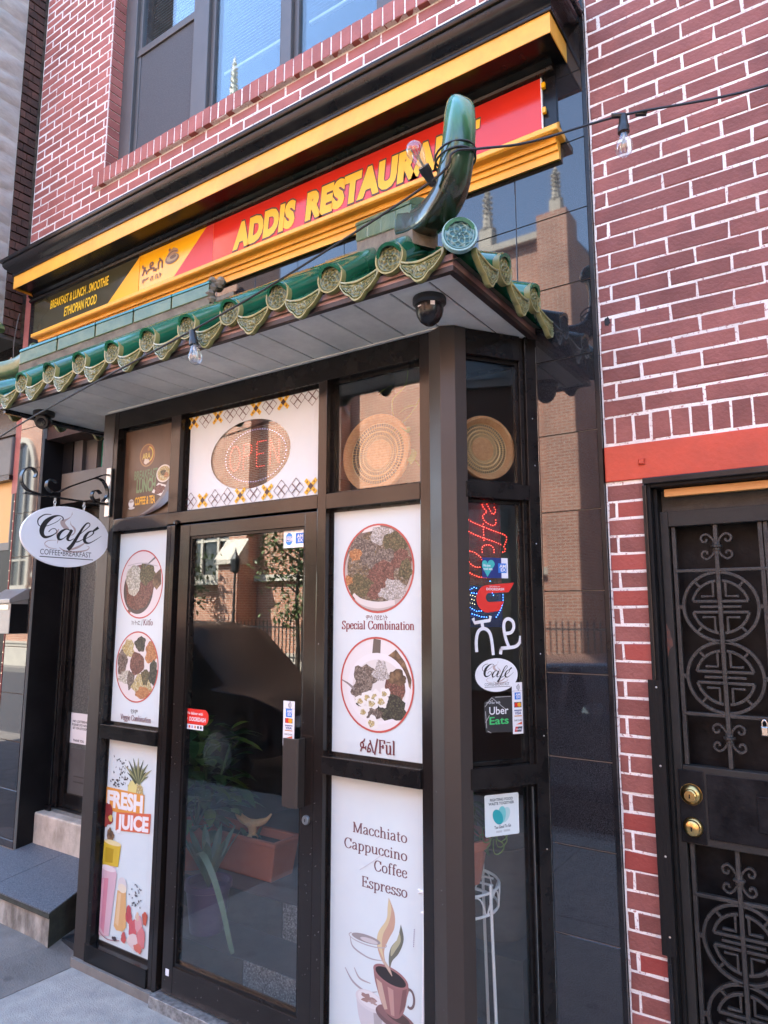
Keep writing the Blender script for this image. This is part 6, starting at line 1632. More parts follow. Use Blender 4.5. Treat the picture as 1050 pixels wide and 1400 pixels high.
# agave in a purple pot
AG = thing('agave_plant', 'agave in a purple pot with one long leaf drooping behind the door glass', 'plant', (-2.88, .06, .17))
m = MB(); m.lathe([(.085, 0), (.11, .2), (.12, .205), (.12, .235), (.105, .235), (.10, .2), (.001, .19)], n=24); m.build('pot', 'purple_pot', AG, smooth=True)
m = MB()
for k_ in range(11):
    a = 2 * pi * k_ / 11 + .3; leaf_mesh(m, (0, 0, .2), (cos(a) * .5, sin(a) * .5, 1), (0, 0, 1), .36, .024, .15, 6, .4)
m.build('leaf_rosette', 'agave', AG, fix=False)
lp2 = smoothpts([(.0, -.06, .36), (.06, -.13, .41), (.13, -.16, .41), (.20, -.165, .34), (.27, -.165, .22), (.33, -.165, .08), (.355, -.165, .035)], 5)
m = MB(); v = []
for i, q in enumerate(lp2):
    t = i / (len(lp2) - 1); w_ = .028 * (1 - t) ** .9 + .0012; q = Vector(q); v += [q + Vector((-w_, .01, -w_ * .4)), q + Vector((0, -.012, 0)), q + Vector((w_, .01, w_ * .4))]
m.add([tuple(q) for q in v], [f for i in range(len(lp2) - 1) for f in ((3 * i, 3 * i + 1, 3 * i + 4, 3 * i + 3), (3 * i + 1, 3 * i + 2, 3 * i + 5, 3 * i + 4))])
m.build('drooping_leaf', 'agave', AG, fix=False, smooth=True)
def bush(name, label, loc, pot_mat, n, spread, L_, mats, seed, cat='plant', ph=.2):
    o = thing(name, label, cat, loc); m = MB(); m.lathe([(.1, 0), (.125, ph), (.135, ph), (.135, ph + .03), (.12, ph + .03), (.001, ph - .02)], n=20); m.build('pot', pot_mat, o, smooth=True)
    rn = random.Random(seed)
    for mt in mats:
        m = MB()
        for q in range(n):
            a = rn.uniform(0, 6.28); r_ = spread * sqrt(rn.random()); z_ = ph + rn.uniform(.02, spread * 2.4)
            leaf_mesh(m, (r_ * cos(a), r_ * sin(a), z_), (cos(a) + rn.uniform(-.5, .5), sin(a) + rn.uniform(-.5, .5), rn.uniform(-.3, .9)), (0, 0, 1), L_ * rn.uniform(.6, 1.3), L_ * .22, .35)
        m.build('foliage', mt, o, fix=False)
    m = MB()
    for q in range(7):
        a = rn.uniform(0, 6.28); m.tube([(0, 0, ph), (spread * .5 * cos(a), spread * .5 * sin(a), ph + spread), (spread * .8 * cos(a), spread * .8 * sin(a), ph + spread * 2)], [.008, .006, .003], 5)
    m.build('stem', 'leaf', o); return o
bush('leafy_plant', 'dense green leafy potted plant behind the left edge of the door', (-3.28, .32, .334), 'terracotta', 75, .24, .15, ('leaf', 'leaf', 'leaf_light'), 3)
bush('leafy_plant', 'leafy plant in a purple pot deeper inside behind the door glass', (-2.45, .95, .62), 'purple_pot', 30, .16, .14, ('leaf',), 4, ph=.24)
pt = thing('plant_table', 'low dark table carrying the purple pot inside the shop', 'table', (-2.45, .95, .334))
part('table_top', 'dark_tile', pt, (-.3, .3, -.22, .22, .26, .285)); 
for a in (-.26, .26):
    for b in (-.18, .18): part('leg', 'dark_tile', pt, (a - .015, a + .015, b - .015, b + .015, 0, .26))
# pot on a white wire stand behind the angled side
t_ = Vector((cos(CA), sin(CA), 0)); n_ = Vector((-sin(CA), cos(CA), 0)); pc = CORN + t_ * .085 + n_ * .22
PS = thing('plant_stand', 'white wire plant stand behind the lower angled side glass', 'plant stand', (pc.x, pc.y, .052))
zt = .70
for zz, r_ in ((zt, .165), (zt - .075, .16)):
    m = MB(); m.tube([(r_ * cos(2 * pi * k / 40), r_ * sin(2 * pi * k / 40), zz) for k in range(41)], .005, 6, cap=False); m.build('ring', 'white_wire', PS, smooth=True)
for k_ in range(10):
    a = 2 * pi * k_ / 10; m = MB(); m.tube(smoothpts([(.162 * cos(a - .3), .162 * sin(a - .3), zt - .075), (.166 * cos(a - .15), .166 * sin(a - .15), zt - .02), (.166 * cos(a), .166 * sin(a), zt - .004), (.166 * cos(a + .15), .166 * sin(a + .15), zt - .02), (.162 * cos(a + .3), .162 * sin(a + .3), zt - .075)], 4), .003, 5); m.build('scallop', 'white_wire', PS, smooth=True)
for k_ in range(4):
    a = 2 * pi * k_ / 4 + radians(-12); m = MB(); m.tube([(.168 * cos(a), .168 * sin(a), zt + .03), (.17 * cos(a), .17 * sin(a), zt - .1), (.19 * cos(a), .19 * sin(a), 0)], .006, 6); m.build('leg', 'white_wire', PS, smooth=True)
for k_ in range(4): part('shelf_wire', 'white_wire', PS, (-.155 + .03 * abs(k_ - 1.5), .155 - .03 * abs(k_ - 1.5), -.1 + .066 * k_, -.094 + .066 * k_, zt - .003, zt + .003))
TP = thing('flower_pot', 'ribbed orange flower pot on the white wire stand', 'flower pot', (pc.x, pc.y, .052 + zt + .006))
m = MB(); nn = 48; prof = [(.098, 0), (.125, .13), (.136, .132), (.138, .165), (.125, .165), (.12, .14), (.001, .13)]; v = []
for i, (r_, h_) in enumerate(prof):
    for k_ in range(nn):
        a = 2 * pi * k_ / nn; q = r_ - (.004 if i < 2 and (k_ // 2) % 2 else 0); v.append((q * cos(a), q * sin(a), h_))
m.add(v, [(i * nn + k_, i * nn + (k_ + 1) % nn, (i + 1) * nn + (k_ + 1) % nn, (i + 1) * nn + k_) for i in range(len(prof) - 1) for k_ in range(nn)] + [tuple(range(nn - 1, -1, -1))]); m.build('pot', 'terracotta', TP, smooth=True)
m = MB(); rr = random.Random(21)
for q in range(90):
    a = rr.uniform(0, 6.28); leaf_mesh(m, (rr.uniform(-.06, .06), rr.uniform(-.06, .06), .15 + rr.uniform(0, .16)), (cos(a), sin(a), rr.uniform(-.3, 1)), (0, 0, 1), rr.uniform(.06, .13), .02, .6)
m.build('foliage', 'leaf', TP, fix=False)
m = MB()
for q in range(9):
    a = rr.uniform(0, 6.28); c = Vector((.15 + .03 * cos(a), .02 + .04 * sin(a), .18 + rr.uniform(-.04, .05))); m.tube([tuple(c + Vector((.022 * cos(t2), .012 * cos(t2 * 2), .026 * sin(t2)))) for t2 in [k_ * .5 for k_ in range(14)]], .0022, 4)
m.build('tendril', 'leaf_light', TP, smooth=True)
gb = thing('grey_bucket', 'pale grey bucket on a shelf behind the angled side glass', 'bucket', tuple(CORN + t_ * .42 + n_ * .5 + Vector((0, 0, .42))))
m = MB(); m.lathe([(.12, 0), (.15, .36), (.155, .365), (.15, .37), (.14, .36), (.11, .02), (.001, .02)], n=28); m.build('bucket_body', 'neigh_grey', gb, smooth=True)
bs_ = thing('display_block', 'dark plinth under the grey bucket inside the shop', 'plinth', tuple(CORN + t_ * .42 + n_ * .5 + Vector((0, 0, .052)))); 
part('plinth_body', 'dark_tile', bs_, (-.2, .2, -.2, .2, 0, .368))
# woven baskets
def basket(label, loc, rz, R_, tilt):
    o = thing('woven_basket', label, 'basket', loc, rz, 'round woven baskets in the transom windows'); o.rotation_euler = (tilt, 0, rz)
    m = MB(); n = 60
    prof = [(R_ * .78, -.012), (R_ * .82, -.02), (R_ * .9, -.03), (R_ * .98, -.03), (R_, -.02), (R_ * .98, -.01), (R_ * .9, -.012), (R_ * .8, -.004)]
    v = []
    for i, (r_, h_) in enumerate(prof + prof[:1]):
        for k_ in range(n): a = 2 * pi * k_ / n; v.append((r_ * cos(a), h_ + .0025 * sin(30 * a + i), r_ * sin(a)))
    m.add(v, [(i * n + k_, i * n + (k_ + 1) % n, (i + 1) * n + (k_ + 1) % n, (i + 1) * n + k_) for i in range(len(prof)) for k_ in range(n)]); m.build('rim', 'wicker', o, smooth=True)
    m = MB(); m.lathe([(.001, -.006), (R_ * .2, -.007), (R_ * .36, -.004), (R_ * .38, .002), (.001, .004)], n=40, axis='y'); m.build('centre', 'wicker', o, smooth=True)
    m = MB()
    for k_ in range(64):
        a = 2 * pi * k_ / 64; m.tube([(R_ * .34 * cos(a), -.002, R_ * .34 * sin(a)), (R_ * .8 * cos(a), -.008, R_ * .8 * sin(a))], .0018, 4)
    for q in (.46, .56, .58, .68, .78): m.tube([(R_ * q * cos(2 * pi * k_ / 48), -.005 - .003 * q, R_ * q * sin(2 * pi * k_ / 48)) for k_ in range(49)], .002, 4, cap=False)
    m.build('openwork', 'wicker_pale', o); return o
basket('round woven basket leaning inside the transom window left of the corner post', (-1.655, -.19, 2.425), 0, .172, -.06)
q = CORN + t_ * .165 + n_ * .085
basket('round woven basket inside the small transom window of the angled side', (q.x, q.y, 2.40), CA, .132, -.05)
q = thing('transom_shelf', 'narrow shelf behind the transom rail carrying the baskets', 'shelf', (-1.5, -.1, 2.235)); part('shelf_board', 'black_frame', q, (-.36, .2, -.115, .1, -.04, .015))
VN = thing('hanging_vine', 'thin vine with pale green leaves hanging in the right transom window', 'plant', (-1.6, -.12, 2.85))
m = MB()
for pts in ([(.05, 0, .05), (.06, -.03, -.12), (.0, -.05, -.2), (.04, -.05, -.35), (.14, -.05, -.5), (.22, -.05, -.56)], [(.1, 0, .05), (.16, -.02, -.1), (.1, -.04, -.25), (-.02, -.04, -.34)], [(.2, 0, .05), (.22, -.02, -.2), (.12, -.03, -.36)]): m.tube(smoothpts(pts, 5), .0025, 5)
m.build('stem', 'leaf_light', VN, smooth=True)
for b_, d_ in (((.0, -.05, -.13), (-.3, -.6, -.2)), ((.06, -.06, -.32), (.6, -.5, -.2)), ((.1, -.06, -.42), (.3, -.5, -.6)), ((.2, -.06, -.12), (.5, -.6, .1)), ((.17, -.06, -.55), (.8, -.3, -.3)), ((.12, -.06, -.24), (-.6, -.5, -.1))):
    m = MB(); leaf_mesh(m, b_, d_, (0, 0, 1), .07, .024, .4); m.build('leaf', 'leaf_light', VN, fix=False)
# LED picture behind the angled side
q = CORN + t_ * .125 + n_ * .075
LS = thing('led_sign', 'red and blue LED coffee cup sign behind the angled side glass', 'sign', (q.x, q.y, 0), CA)
part('sign_back', 'acrylic_red', LS, (-.115, .115, .012, .016, 1.86, 2.19)); part('sign_back', 'acrylic_blue', LS, (-.115, .115, .012, .016, 1.70, 1.858))
def lm(pts): 
    r_ = []
    for x_, y_ in pts:
        X_ = 630 + x_ / 7.37; Y_ = 680 + y_ / 7.37; s_ = .043 + (X_ - 638) * .00318; z_ = 2.176 - (Y_ - 685) * .00266
        kk = (2.324 + .075) / 2.324; r_.append((S0 + (s_ - S0) * kk - .125, 1.75 + (z_ - 1.75) * kk))
    return r_
red = []
for pts in ([(235, 60), (215, 85), (240, 125), (265, 155), (240, 175), (215, 205), (235, 245), (265, 275), (320, 295), (350, 280), (350, 215)], [(265, 70), (280, 100), (295, 135), (320, 175), (345, 165), (350, 120), (335, 90)], [(225, 285), (228, 480)],
            [(60, 235), (110, 268), (205, 305), (310, 345), (430, 385), (455, 410), (455, 440), (440, 480), (425, 515), (440, 540), (430, 570), (395, 575)], [(60, 360), (140, 400), (230, 435), (320, 460), (400, 495)],
            [(210, 580), (205, 550), (215, 520), (240, 502), (290, 500), (320, 530), (330, 560), (325, 585)], [(65, 570), (125, 580), (190, 630), (205, 660)], [(65, 665), (100, 715), (150, 740), (200, 735)], [(65, 785), (120, 820), (180, 840), (240, 845), (300, 830), (350, 815)]): red += along(lm(pts), .0105)
dots('led_cup', 'led_red', red, LS, .0019)
blu = []
for pts in ([(80, 970), (125, 945), (160, 960)], [(280, 880), (300, 875)], [(80, 1150), (140, 1190), (210, 1185), (260, 1160)], [(400, 990), (405, 1020), (405, 1090), (385, 1160), (355, 1215), (330, 1255)], [(100, 1215), (190, 1245), (250, 1250)], [(75, 1000), (160, 1010)], [(300, 1000), (320, 1045)]): blu += along(lm(pts), .0105)
dots('led_saucer', 'led_blue', blu, LS, .0019)
whi = []
for pts in ([(85, 1025), (110, 1030), (135, 1042)], [(75, 1065), (100, 1068), (130, 1080)], [(80, 1105), (105, 1108), (130, 1120)]): whi += along(lm(pts), .0105)
dots('led_steam', 'led_white', whi, LS, .0018)

# ------------------------------------------------------------------ entrance on the left
ES = thing('entrance_steps', 'blue granite landing on a stained riser with a pale upper step', 'steps', (0, 0, 0))
zf, zb = .212, .272
m = MB(); top = [(-5.3, -.335, zf), (-3.632, -.335, zf), (-3.745, -.03, zf + .045), (-3.73, .13, zb), (-5.3, .13, zb)]
def slab(poly3, th):
    m = MB(); n = len(poly3); m.add(poly3 + [(a, b, c - th) for a, b, c in poly3], [tuple(range(n)), tuple(range(2 * n - 1, n - 1, -1))] + [(i, (i + 1) % n, n + (i + 1) % n, n + i) for i in range(n)]); return m
yj = lambda y_: zf + (zb - zf) * (y_ + .335) / .465
slab([(-4.247, -.335, zf), (-3.632, -.335, zf), (-3.745, -.03, yj(-.03)), (-3.725, .135, yj(.135)), (-4.247, .135, yj(.135))], .006).build('landing_slab', 'slab_granite', ES)
slab([(-5.3, -.335, zf), (-4.251, -.335, zf), (-4.251, .135, yj(.135)), (-5.3, .135, yj(.135))], .006).build('landing_slab', 'slab_granite', ES)
slab([(-5.3, -.338, zf - .0065), (-3.629, -.338, zf - .0065), (-3.742, -.03, yj(-.03) - .0065), (-3.725, .13, yj(.13) - .0065), (-5.3, .13, yj(.13) - .0065)], .024).build('mortar_bed', 'moss_edge', ES)
slab([(-5.3, -.325, zf - .03), (-3.645, -.325, zf - .03), (-3.755, -.03, yj(-.03) - .03), (-3.73, .13, yj(.13) - .03), (-5.3, .13, yj(.13) - .03)], .18).build('riser', 'riser_stain', ES)
slab([(-3.6445, -.322, zf - .032), (-3.641, -.325, zf - .032), (-3.752, -.03, yj(-.03) - .032), (-3.755, -.03, yj(-.03) - .032)], .17).build('riser_end', 'moss_edge', ES)
m = MB(); m.cbox(-4.619, -3.725, .127, .40, .262, .462, .006); m.build('upper_step', 'riser_pale', ES, bevel=.006)
part('jamb_panel', 'black_panel', SHOP, (-4.632, -4.6195, .0205, .55, .26, 2.96), (-4.64, -3.66, .0355, .55, 2.96, 2.9645))
part('jamb_strip', 'steel', SHOP, (-4.6193, -4.6165, .226, .232, .46, 2.75))
part('entrance_side', 'black_panel', SHOP, (-3.7245, -3.7205, .02, .55, .2, 2.955))
EDR = MB(); EDR.box(-4.616, -4.47, .238, .29, .462, 2.49); EDR.box(-3.80, -3.725, .238, .29, .462, 2.49); EDR.box(-4.47, -3.80, .2385, .29, 2.40, 2.49); EDR.box(-4.47, -3.80, .2385, .29, .485, .58)
ED = EDR.build('entrance_door', 'black_frame', SHOP, bevel=.003)
part('door_stop', 'black_frame', ED, (-4.56, -4.52, .215, .2382, .462, 2.49), (-4.475, -4.462, .225, .2382, .58, 2.40), bevel=.002)
part('frosted_pane', 'frost_glass', ED, (-4.47, -3.80, .256, .264, .87, 2.40))
part('kick_panel', 'neigh_grey', ED, (-4.47, -3.80, .2565, .264, .58, .869)); part('panel_moulding', 'room_dark', ED, (-4.40, -3.85, .252, .2566, .655, .662), (-4.40, -3.85, .252, .2566, .69, .695))
part('door_sill', 'steel', SHOP, (-4.616, -3.725, .20, .30, .4625, .484))
part('door_closer', 'trim_black', ED, (-4.60, -4.545, .185, .2145, .463, .50), bevel=.004)
part('transom_box', 'bronze_post', SHOP, (-4.50, -3.725, .09, .28, 2.492, 2.705), bevel=.004)
part('transom_box', 'black_panel', SHOP, (-4.616, -4.501, .16, .28, 2.492, 2.955))
part('transom_frame', 'window_grey', SHOP, (-4.50, -4.40, .17, .27, 2.706, 2.955), (-4.40, -4.275, .20, .27, 2.706, 2.955), (-4.275, -3.725, .18, .27, 2.706, 2.735), bevel=.003)
WS = thing('window_sign', 'pale window sign with green border and red letters above the side entrance', 'sign', (-4.01, .232, 2.74))
part('sign_back', 'blind', WS, (-.26, .27, .0, .01, 0, .2)); p = Print(base=.0005)
p.rect(-.26, -.245, 0, .2, (.03, .20, .14)); p.rect(-.245, .27, .0, .012, (.03, .20, .14)); p.rect(-.235, .27, .09, .094, (.03, .25, .17)); 
p.text('WINE', -.235, .018, .1, .082, (.40, .02, .05), bold=.05); p.build('print', WS)
NT = thing('paper_notice', 'white paper no loitering notice taped to the side entrance door', 'notice', (-4.362, .2555, .90))
part('sheet', 'paper', NT, (-.108, .108, -.0012, 0, 0, .195)); p = Print(base=.0014)
for t_2, u0, u1, v0 in (('NO LOITERING', -.085, .085, .135), ('PLEASE DO NOT', -.09, .09, .113), ('SIT ON STOOP', -.08, .08, .091), ('THANK YOU.', -.07, .055, .012)): p.text(t_2, u0, v0, u1, v0 + .014, INKB, bold=.03)
p.build('lettering', NT)
MBX = thing('mailbox', 'grey metal mailbox with sloping lid on the granite pilaster', 'mailbox', (-4.77, -.001, 1.62))
m = MB(); m.box(-.132, .132, -.122, 0, 0, .225); m.build('box_body', 'mail_grey', MBX, bevel=.004)
m = MB(); m.prism([(-.135, .20), (-.135, .228), (-.02, .298), (.0, .298), (.0, .228)], 'x', -.138, .138); m.build('lid', 'mail_grey', MBX, bevel=.004)
part('mail_flap', 'steel', MBX, (-.115, .115, -.126, -.1222, .16, .19)); part('side_panel', 'black_panel', MBX, (.1321, .134, -.118, -.004, .004, .196))

# ------------------------------------------------------------------ neighbour on the far left
NB = thing('neighbour_building', 'grey stone faced neighbour projecting at the left edge with a dark brick return', 'building', (0, 0, 0))
part('masonry', 'old_mortar', NB, (-12, -5.031, -.94, 9, 3.78, 11), (-12, -5.0, .06, 9, 0, 3.78), (-4.999, -4.982, .05, 2, 0, 3.9))
z = 3.80; r = 0
while z < 6.75:
    for q in range(2):
        y0_, y1_ = ((-.128, -.062), (-.058, -.002)) if r % 2 else ((-.128, -.095), (-.091, -.002))
        if q: y0_, y1_ = ((-.058, -.002)) if r % 2 else (-.091, -.002)
        else: y0_, y1_ = ((-.128, -.062)) if r % 2 else (-.128, -.095)
        m = MB(); h_ = .027; m.box(0, .02 + random.uniform(-.002, .003), y0_, y1_, -h_, h_); o = m.build('brick', 'old_brick', NB); o.location = (-5.031, 0, z)
    z += .0668; r += 1
z = 3.78
rs = random.Random(8)
while z < 6.9:
    h_ = rs.uniform(.10, .17); y1_ = -.132
    while y1_ > -.93:
        y0_ = max(-.94, y1_ - rs.uniform(.3, .55)); m = MB(); g = .006; n = 5; nz = 3; v = []
        for j in range(nz + 1):
            for i in range(n + 1):
                e = 0 if i in (0, n) or j in (0, nz) else 1
                v.append((e * rs.uniform(.008, .026), y0_ + g + (y1_ - y0_ - 2 * g) * i / n + (rs.uniform(-.01, .01) if e else 0), g + (h_ - 2 * g) * j / nz + .02 * sin(i * 1.3 + z * 9) * (1 if 0 < j < nz else .5)))
        m.add(v, [(j * (n + 1) + i, j * (n + 1) + i + 1, (j + 1) * (n + 1) + i + 1, (j + 1) * (n + 1) + i) for j in range(nz) for i in range(n)])
        o = m.build('stone_block', 'stone_grey', NB, smooth=True, fix=False); o.location = (-5.024, 0, z); y1_ = y0_
    z += h_
part('stone_bed', 'stone_grey', NB, (-5.032, -5.0245, -.94, -.13, 3.78, 7))
part('soffit_board', 'room_dark', NB, (-12, -5.03, -.95, .05, 3.74, 3.779))
m = MB(); rr = random.Random(4)
for q in range(34):
    c_ = (-5.02 + rr.uniform(-.16, .02), rr.uniform(3.42, 3.66)); s_ = rr.uniform(.008, .03)
    m.add([(c_[0] + s_ * cos(a) * rr.uniform(.6, 1.2), .0, c_[1] + s_ * .8 * sin(a) * rr.uniform(.6, 1.2)) for a in [2 * pi * k_ / 7 for k_ in range(7)]], [tuple(range(7))])
o = m.build('peeling_paint', 'label_white', NB, fix=False); o.location = (0, .018, 0); o['kind'] = 'stuff'
part('old_fascia', 'trim_black', NB, (-9, -4.985, .02, .06, 3.05, 3.74)); part('shutter_box', 'neigh_grey', NB, (-9, -4.975, -.02, .06, 2.735, 3.02), bevel=.01)
part('shutter_lip', 'trim_black', NB, (-9, -4.97, -.025, .06, 2.70, 2.734)); part('yellow_board', 'neigh_yellow', NB, (-9, -5.0, .03, .06, 2.255, 2.699)); part('board_frame', 'neigh_grey', NB, (-4.999, -4.962, .02, .06, 2.2, 2.699), (-9, -5.0, .02, .06, 2.2, 2.2545))
part('dark_front', 'black_panel', NB, (-9, -4.965, .025, .06, 0, 2.199)); part('dark_edge', 'black_panel', NB, (-4.962, -4.9035, .006, .05, .26, 2.6)); part('red_edge', 'red_edge', NB, (-4.925, -4.914, .001, .0055, .5, 2.6))
dots('led_rope', 'led_white', along([(-4.9195, 1.0), (-4.9195, 2.55)], .07), NB, .003, .001)
tag(MB().tube(smoothpts([(-4.99, -.03, 3.95), (-4.975, -.05, 3.86), (-5.0, -.05, 3.7), (-5.02, -.03, 3.55), (-5.06, .0, 3.45)], 5), .004, 6).build('loose_cable', 'neigh_grey', None, smooth=True), 'loose grey cable hanging by the dark brick return at the far left', 'cable')
# ------------------------------------------------------------------ the far side of the street (seen in the glass and the granite)
CH = thing('brick_church', 'orange brick church with stone trimmed arched windows across the street', 'church', (0, 0, 0))
CYW = -12.0
wl = MB(); wl.box(-34, -4.9, -26, CYW, -.1, 10.55); wl.box(-4.9, 6, -26, -15.5, -.1, 7.5)
wl.build('wall', 'church_brick', CH)
m = MB(); m.prism([(-26, 10.56), (CYW - .1, 10.56), (-19, 11.3)], 'x', -34, -4.95); m.build('roof', 'slate', CH)
m = MB(); m.prism([(-26, 7.51), (-15.4, 7.51), (-20.5, 8.2)], 'x', -4.94, 6); m.build('roof', 'slate', CH)
for zz, pr in ((2.62, .12), (10.3, .18)): part('stone_course', 'church_stone', CH, (-34, -4.85, CYW + .0, CYW + pr, zz, zz + .16))
part('plinth', 'church_stone', CH, (-34, -4.85, CYW, CYW + .16, -.1, .75))
def arch_window(cx, w_, zs, zt):
    """pointed window: stone surround, mullions, dark leaded panes"""
    hw = w_ / 2; pts = [(cx - hw, zs)]; n = 10
    sp = zt - w_ * .95
    R_ = w_ * 1.05
    right = []
    for i in range(n + 1):
        t = i / n; x_ = hw * cos(t * pi / 2) ** 1.0; z_ = sp + (zt - sp) * sin(t * pi / 2) ** .9; right.append((cx + x_, z_))
    out = [(cx - hw, zs), (cx + hw, zs)] + right + [(2 * cx - a, b) for a, b in right[-2::-1]]
    o = MB().prism(out, 'y', CYW + .004, CYW + .02).build('window', 'leaded', CH)
    m = MB(); q = [(cx - hw, zs)] + [(2 * cx - a, b) for a, b in right] + right[::-1][1:] + [(cx + hw, zs)]
    m.strip(q, .2, CYW + .005, CYW + .14); m.build('stone_surround', 'church_stone', o)
    m = MB(); m.box(cx - hw - .22, cx + hw + .22, CYW + .006, CYW + .24, zs - .28, zs); m.build('stone_sill', 'church_stone', o)
    for k_ in (-.17, .17):
        m = MB(); m.box(cx + k_ * w_ - .045, cx + k_ * w_ + .045, CYW + .0205, CYW + .09, zs, zt - .35 * abs(k_) * 2 - .2); m.build('mullion', 'church_stone', o)
    m = MB(); m.box(cx - hw, cx + hw, CYW + .0203, CYW + .07, zs + .95, zs + 1.02); m.build('crossbar', 'church_stone', o)
arch_window(-15.5, 2.0, 2.85, 5.3)
for cx in (-21.4, -27.2): arch_window(cx, 1.9, 2.85, 8.6)
for cx in (-24.2, -18.2): arch_window(cx, 1.1, 6.6, 8.8)
def buttress(cx, h1=3.15, h2=9.6):
    m = MB(); m.box(cx - .36, cx + .36, CYW, CYW + .75, -.1, h1); m.box(cx - .34, cx + .34, CYW, CYW + .42, h1, h2); o = m.build('buttress', 'church_brick', CH)
    m = MB(); m.prism([(CYW + .42, h1 + .62), (CYW + .86, h1 + .04), (CYW + .86, h1 - .08), (CYW + .42, h1 - .08)], 'x', cx - .42, cx + .42); m.build('stone_cap', 'church_stone', o)
    m = MB(); m.prism([(CYW + .0, h2 + .6), (CYW + .5, h2 + .05), (CYW + .5, h2 - .05), (CYW + .0, h2 - .05)], 'x', cx - .38, cx + .38); m.build('stone_cap', 'church_stone', o)
for cx in (-14.05, -10.9, -8.3, -18.4, -24.2, -30): buttress(cx)
def pinnacle(cx, cy, z0, H_, w_):
    m = MB(); m.box(cx - w_, cx + w_, cy - w_, cy + w_, z0, z0 + H_ * .3)
    m.lathe([(w_ * 1.15, z0 + H_ * .3), (w_ * 1.3, z0 + H_ * .33), (w_ * .8, z0 + H_ * .36), (w_ * .62, z0 + H_ * .55), (w_ * .72, z0 + H_ * .57), (w_ * .4, z0 + H_ * .6), (w_ * .3, z0 + H_ * .85), (w_ * .5, z0 + H_ * .88), (w_ * .25, z0 + H_ * .92), (.01, z0 + H_)], (cx, cy, 0), 8)
    for k_ in range(6):
        for s_ in (0, 1, 2, 3): m.lathe([(.01, -.04), (.05, 0), (.01, .05)], (cx + w_ * .6 * cos(s_ * pi / 2), cy + w_ * .6 * sin(s_ * pi / 2), z0 + H_ * (.4 + k_ * .08)), 5)
    m.build('pinnacle', 'church_stone', CH)
m = MB(); m.box(-5.42, -4.72, CYW - .35, CYW + .35, -.1, 10.7); m.build('corner_pier', 'church_brick', CH)
pinnacle(-5.05, CYW, 10.7, 1.35, .13); pinnacle(-6.9, CYW - .2, 10.55, 1.8, .17)
m = MB(); m.box(-17.4, -15.5, CYW - 2, CYW - .05, 10.55, 17.6); m.build('turret', 'church_brick', CH); part('turret_band', 'church_stone', CH, (-17.5, -15.4, CYW - 2.1, CYW + .05, 17.6, 17.9))
pinnacle(-16.4, CYW - .2, 17.9, 2.9, .2)
# iron fence on a low stone wall
FN = thing('iron_fence', 'black iron railing on a low pale wall in front of the church', 'fence', (0, -10.9, 0))
part('low_wall', 'church_stone', FN, (-34, 4, -.12, .12, -.02, .62), bevel=.02); part('rail', 'fence_iron', FN, (-34, 4, -.02, .02, .70, .735), (-34, 4, -.02, .02, 1.42, 1.455))
bar = None; x = -20.0
while x < -3.5:
    if bar is None:
        m = MB(); m.box(-.011, .011, -.011, .011, .62, 1.52); m.lathe([(.02, 1.52), (.02, 1.54), (.001, 1.63)], n=4); bar = m.build('bar', 'fence_iron', FN); b_ = bar
    else:
        b_ = bar.copy(); COL.objects.link(b_)
    b_.location = (x, 0, 0); x += .125
# young street trees
def tree(label, loc, H_, seed):
    o = thing('street_tree', label, 'tree', loc, 0, 'street trees across the road'); rn = random.Random(seed); m = MB()
    tips = []
    m.tube([(0, 0, 0), (.04, .02, H_ * .25), (.0, .05, H_ * .5), (.06, .02, H_ * .8)], [.07, .055, .045, .02], 8)
    for k_ in range(11):
        a = rn.uniform(0, 6.28); z0_ = H_ * rn.uniform(.38, .75); L_ = H_ * rn.uniform(.09, .2); e = (L_ * cos(a), L_ * sin(a), z0_ + L_ * rn.uniform(.4, 1.1)); m.tube([(0.02, .03, z0_), (e[0] * .5, e[1] * .5, z0_ + (e[2] - z0_) * .4), e], [.025, .016, .005], 5); tips += [e, (e[0] * .6, e[1] * .6, z0_ + (e[2] - z0_) * .55)]
    m.build('trunk', 'bark', o, smooth=True); m = MB()
    for t_3 in tips:
        for q in range(85):
            c_ = Vector(t_3) + Vector((rn.gauss(0, .22), rn.gauss(0, .22), rn.gauss(0, .2))); d_ = Vector((rn.uniform(-1, 1), rn.uniform(-1, 1), rn.uniform(-.9, .2))).normalized(); s_ = d_.cross(Vector((rn.uniform(-1, 1), rn.uniform(-1, 1), 1))).normalized(); L_ = rn.uniform(.09, .19)
            m.add([tuple(c_), tuple(c_ + d_ * L_ * .5 + s_ * L_ * .22), tuple(c_ + d_ * L_), tuple(c_ + d_ * L_ * .5 - s_ * L_ * .22)], [(0, 1, 2, 3)])
    m.build('crown', 'leaf_tree', o, fix=False)
tree('young street tree with airy crown in front of the church buttress', (-10.95, -10.55, 0), 4.2, 2)
tree('leafy street tree left of the arched church window', (-15.5, -10.55, 0), 4.4, 5)
tree('small street tree near the far left of the church railing', (-20.5, -10.55, 0), 4.8, 7)
# street lamp
LP = thing('street_lamp', 'slim black street lamp with a lantern before the church window', 'street lamp', (-12.95, -10.45, 0))
m = MB(); m.tube([(0, 0, 0), (0, 0, 2.75)], [.05, .03], 10); m.build('post', 'fence_iron', LP); m = MB(); m.lathe([(.03, 2.75), (.11, 2.82), (.13, 3.1), (.02, 3.3), (.01, 3.4)], n=8); m.build('lantern', 'fence_iron', LP)
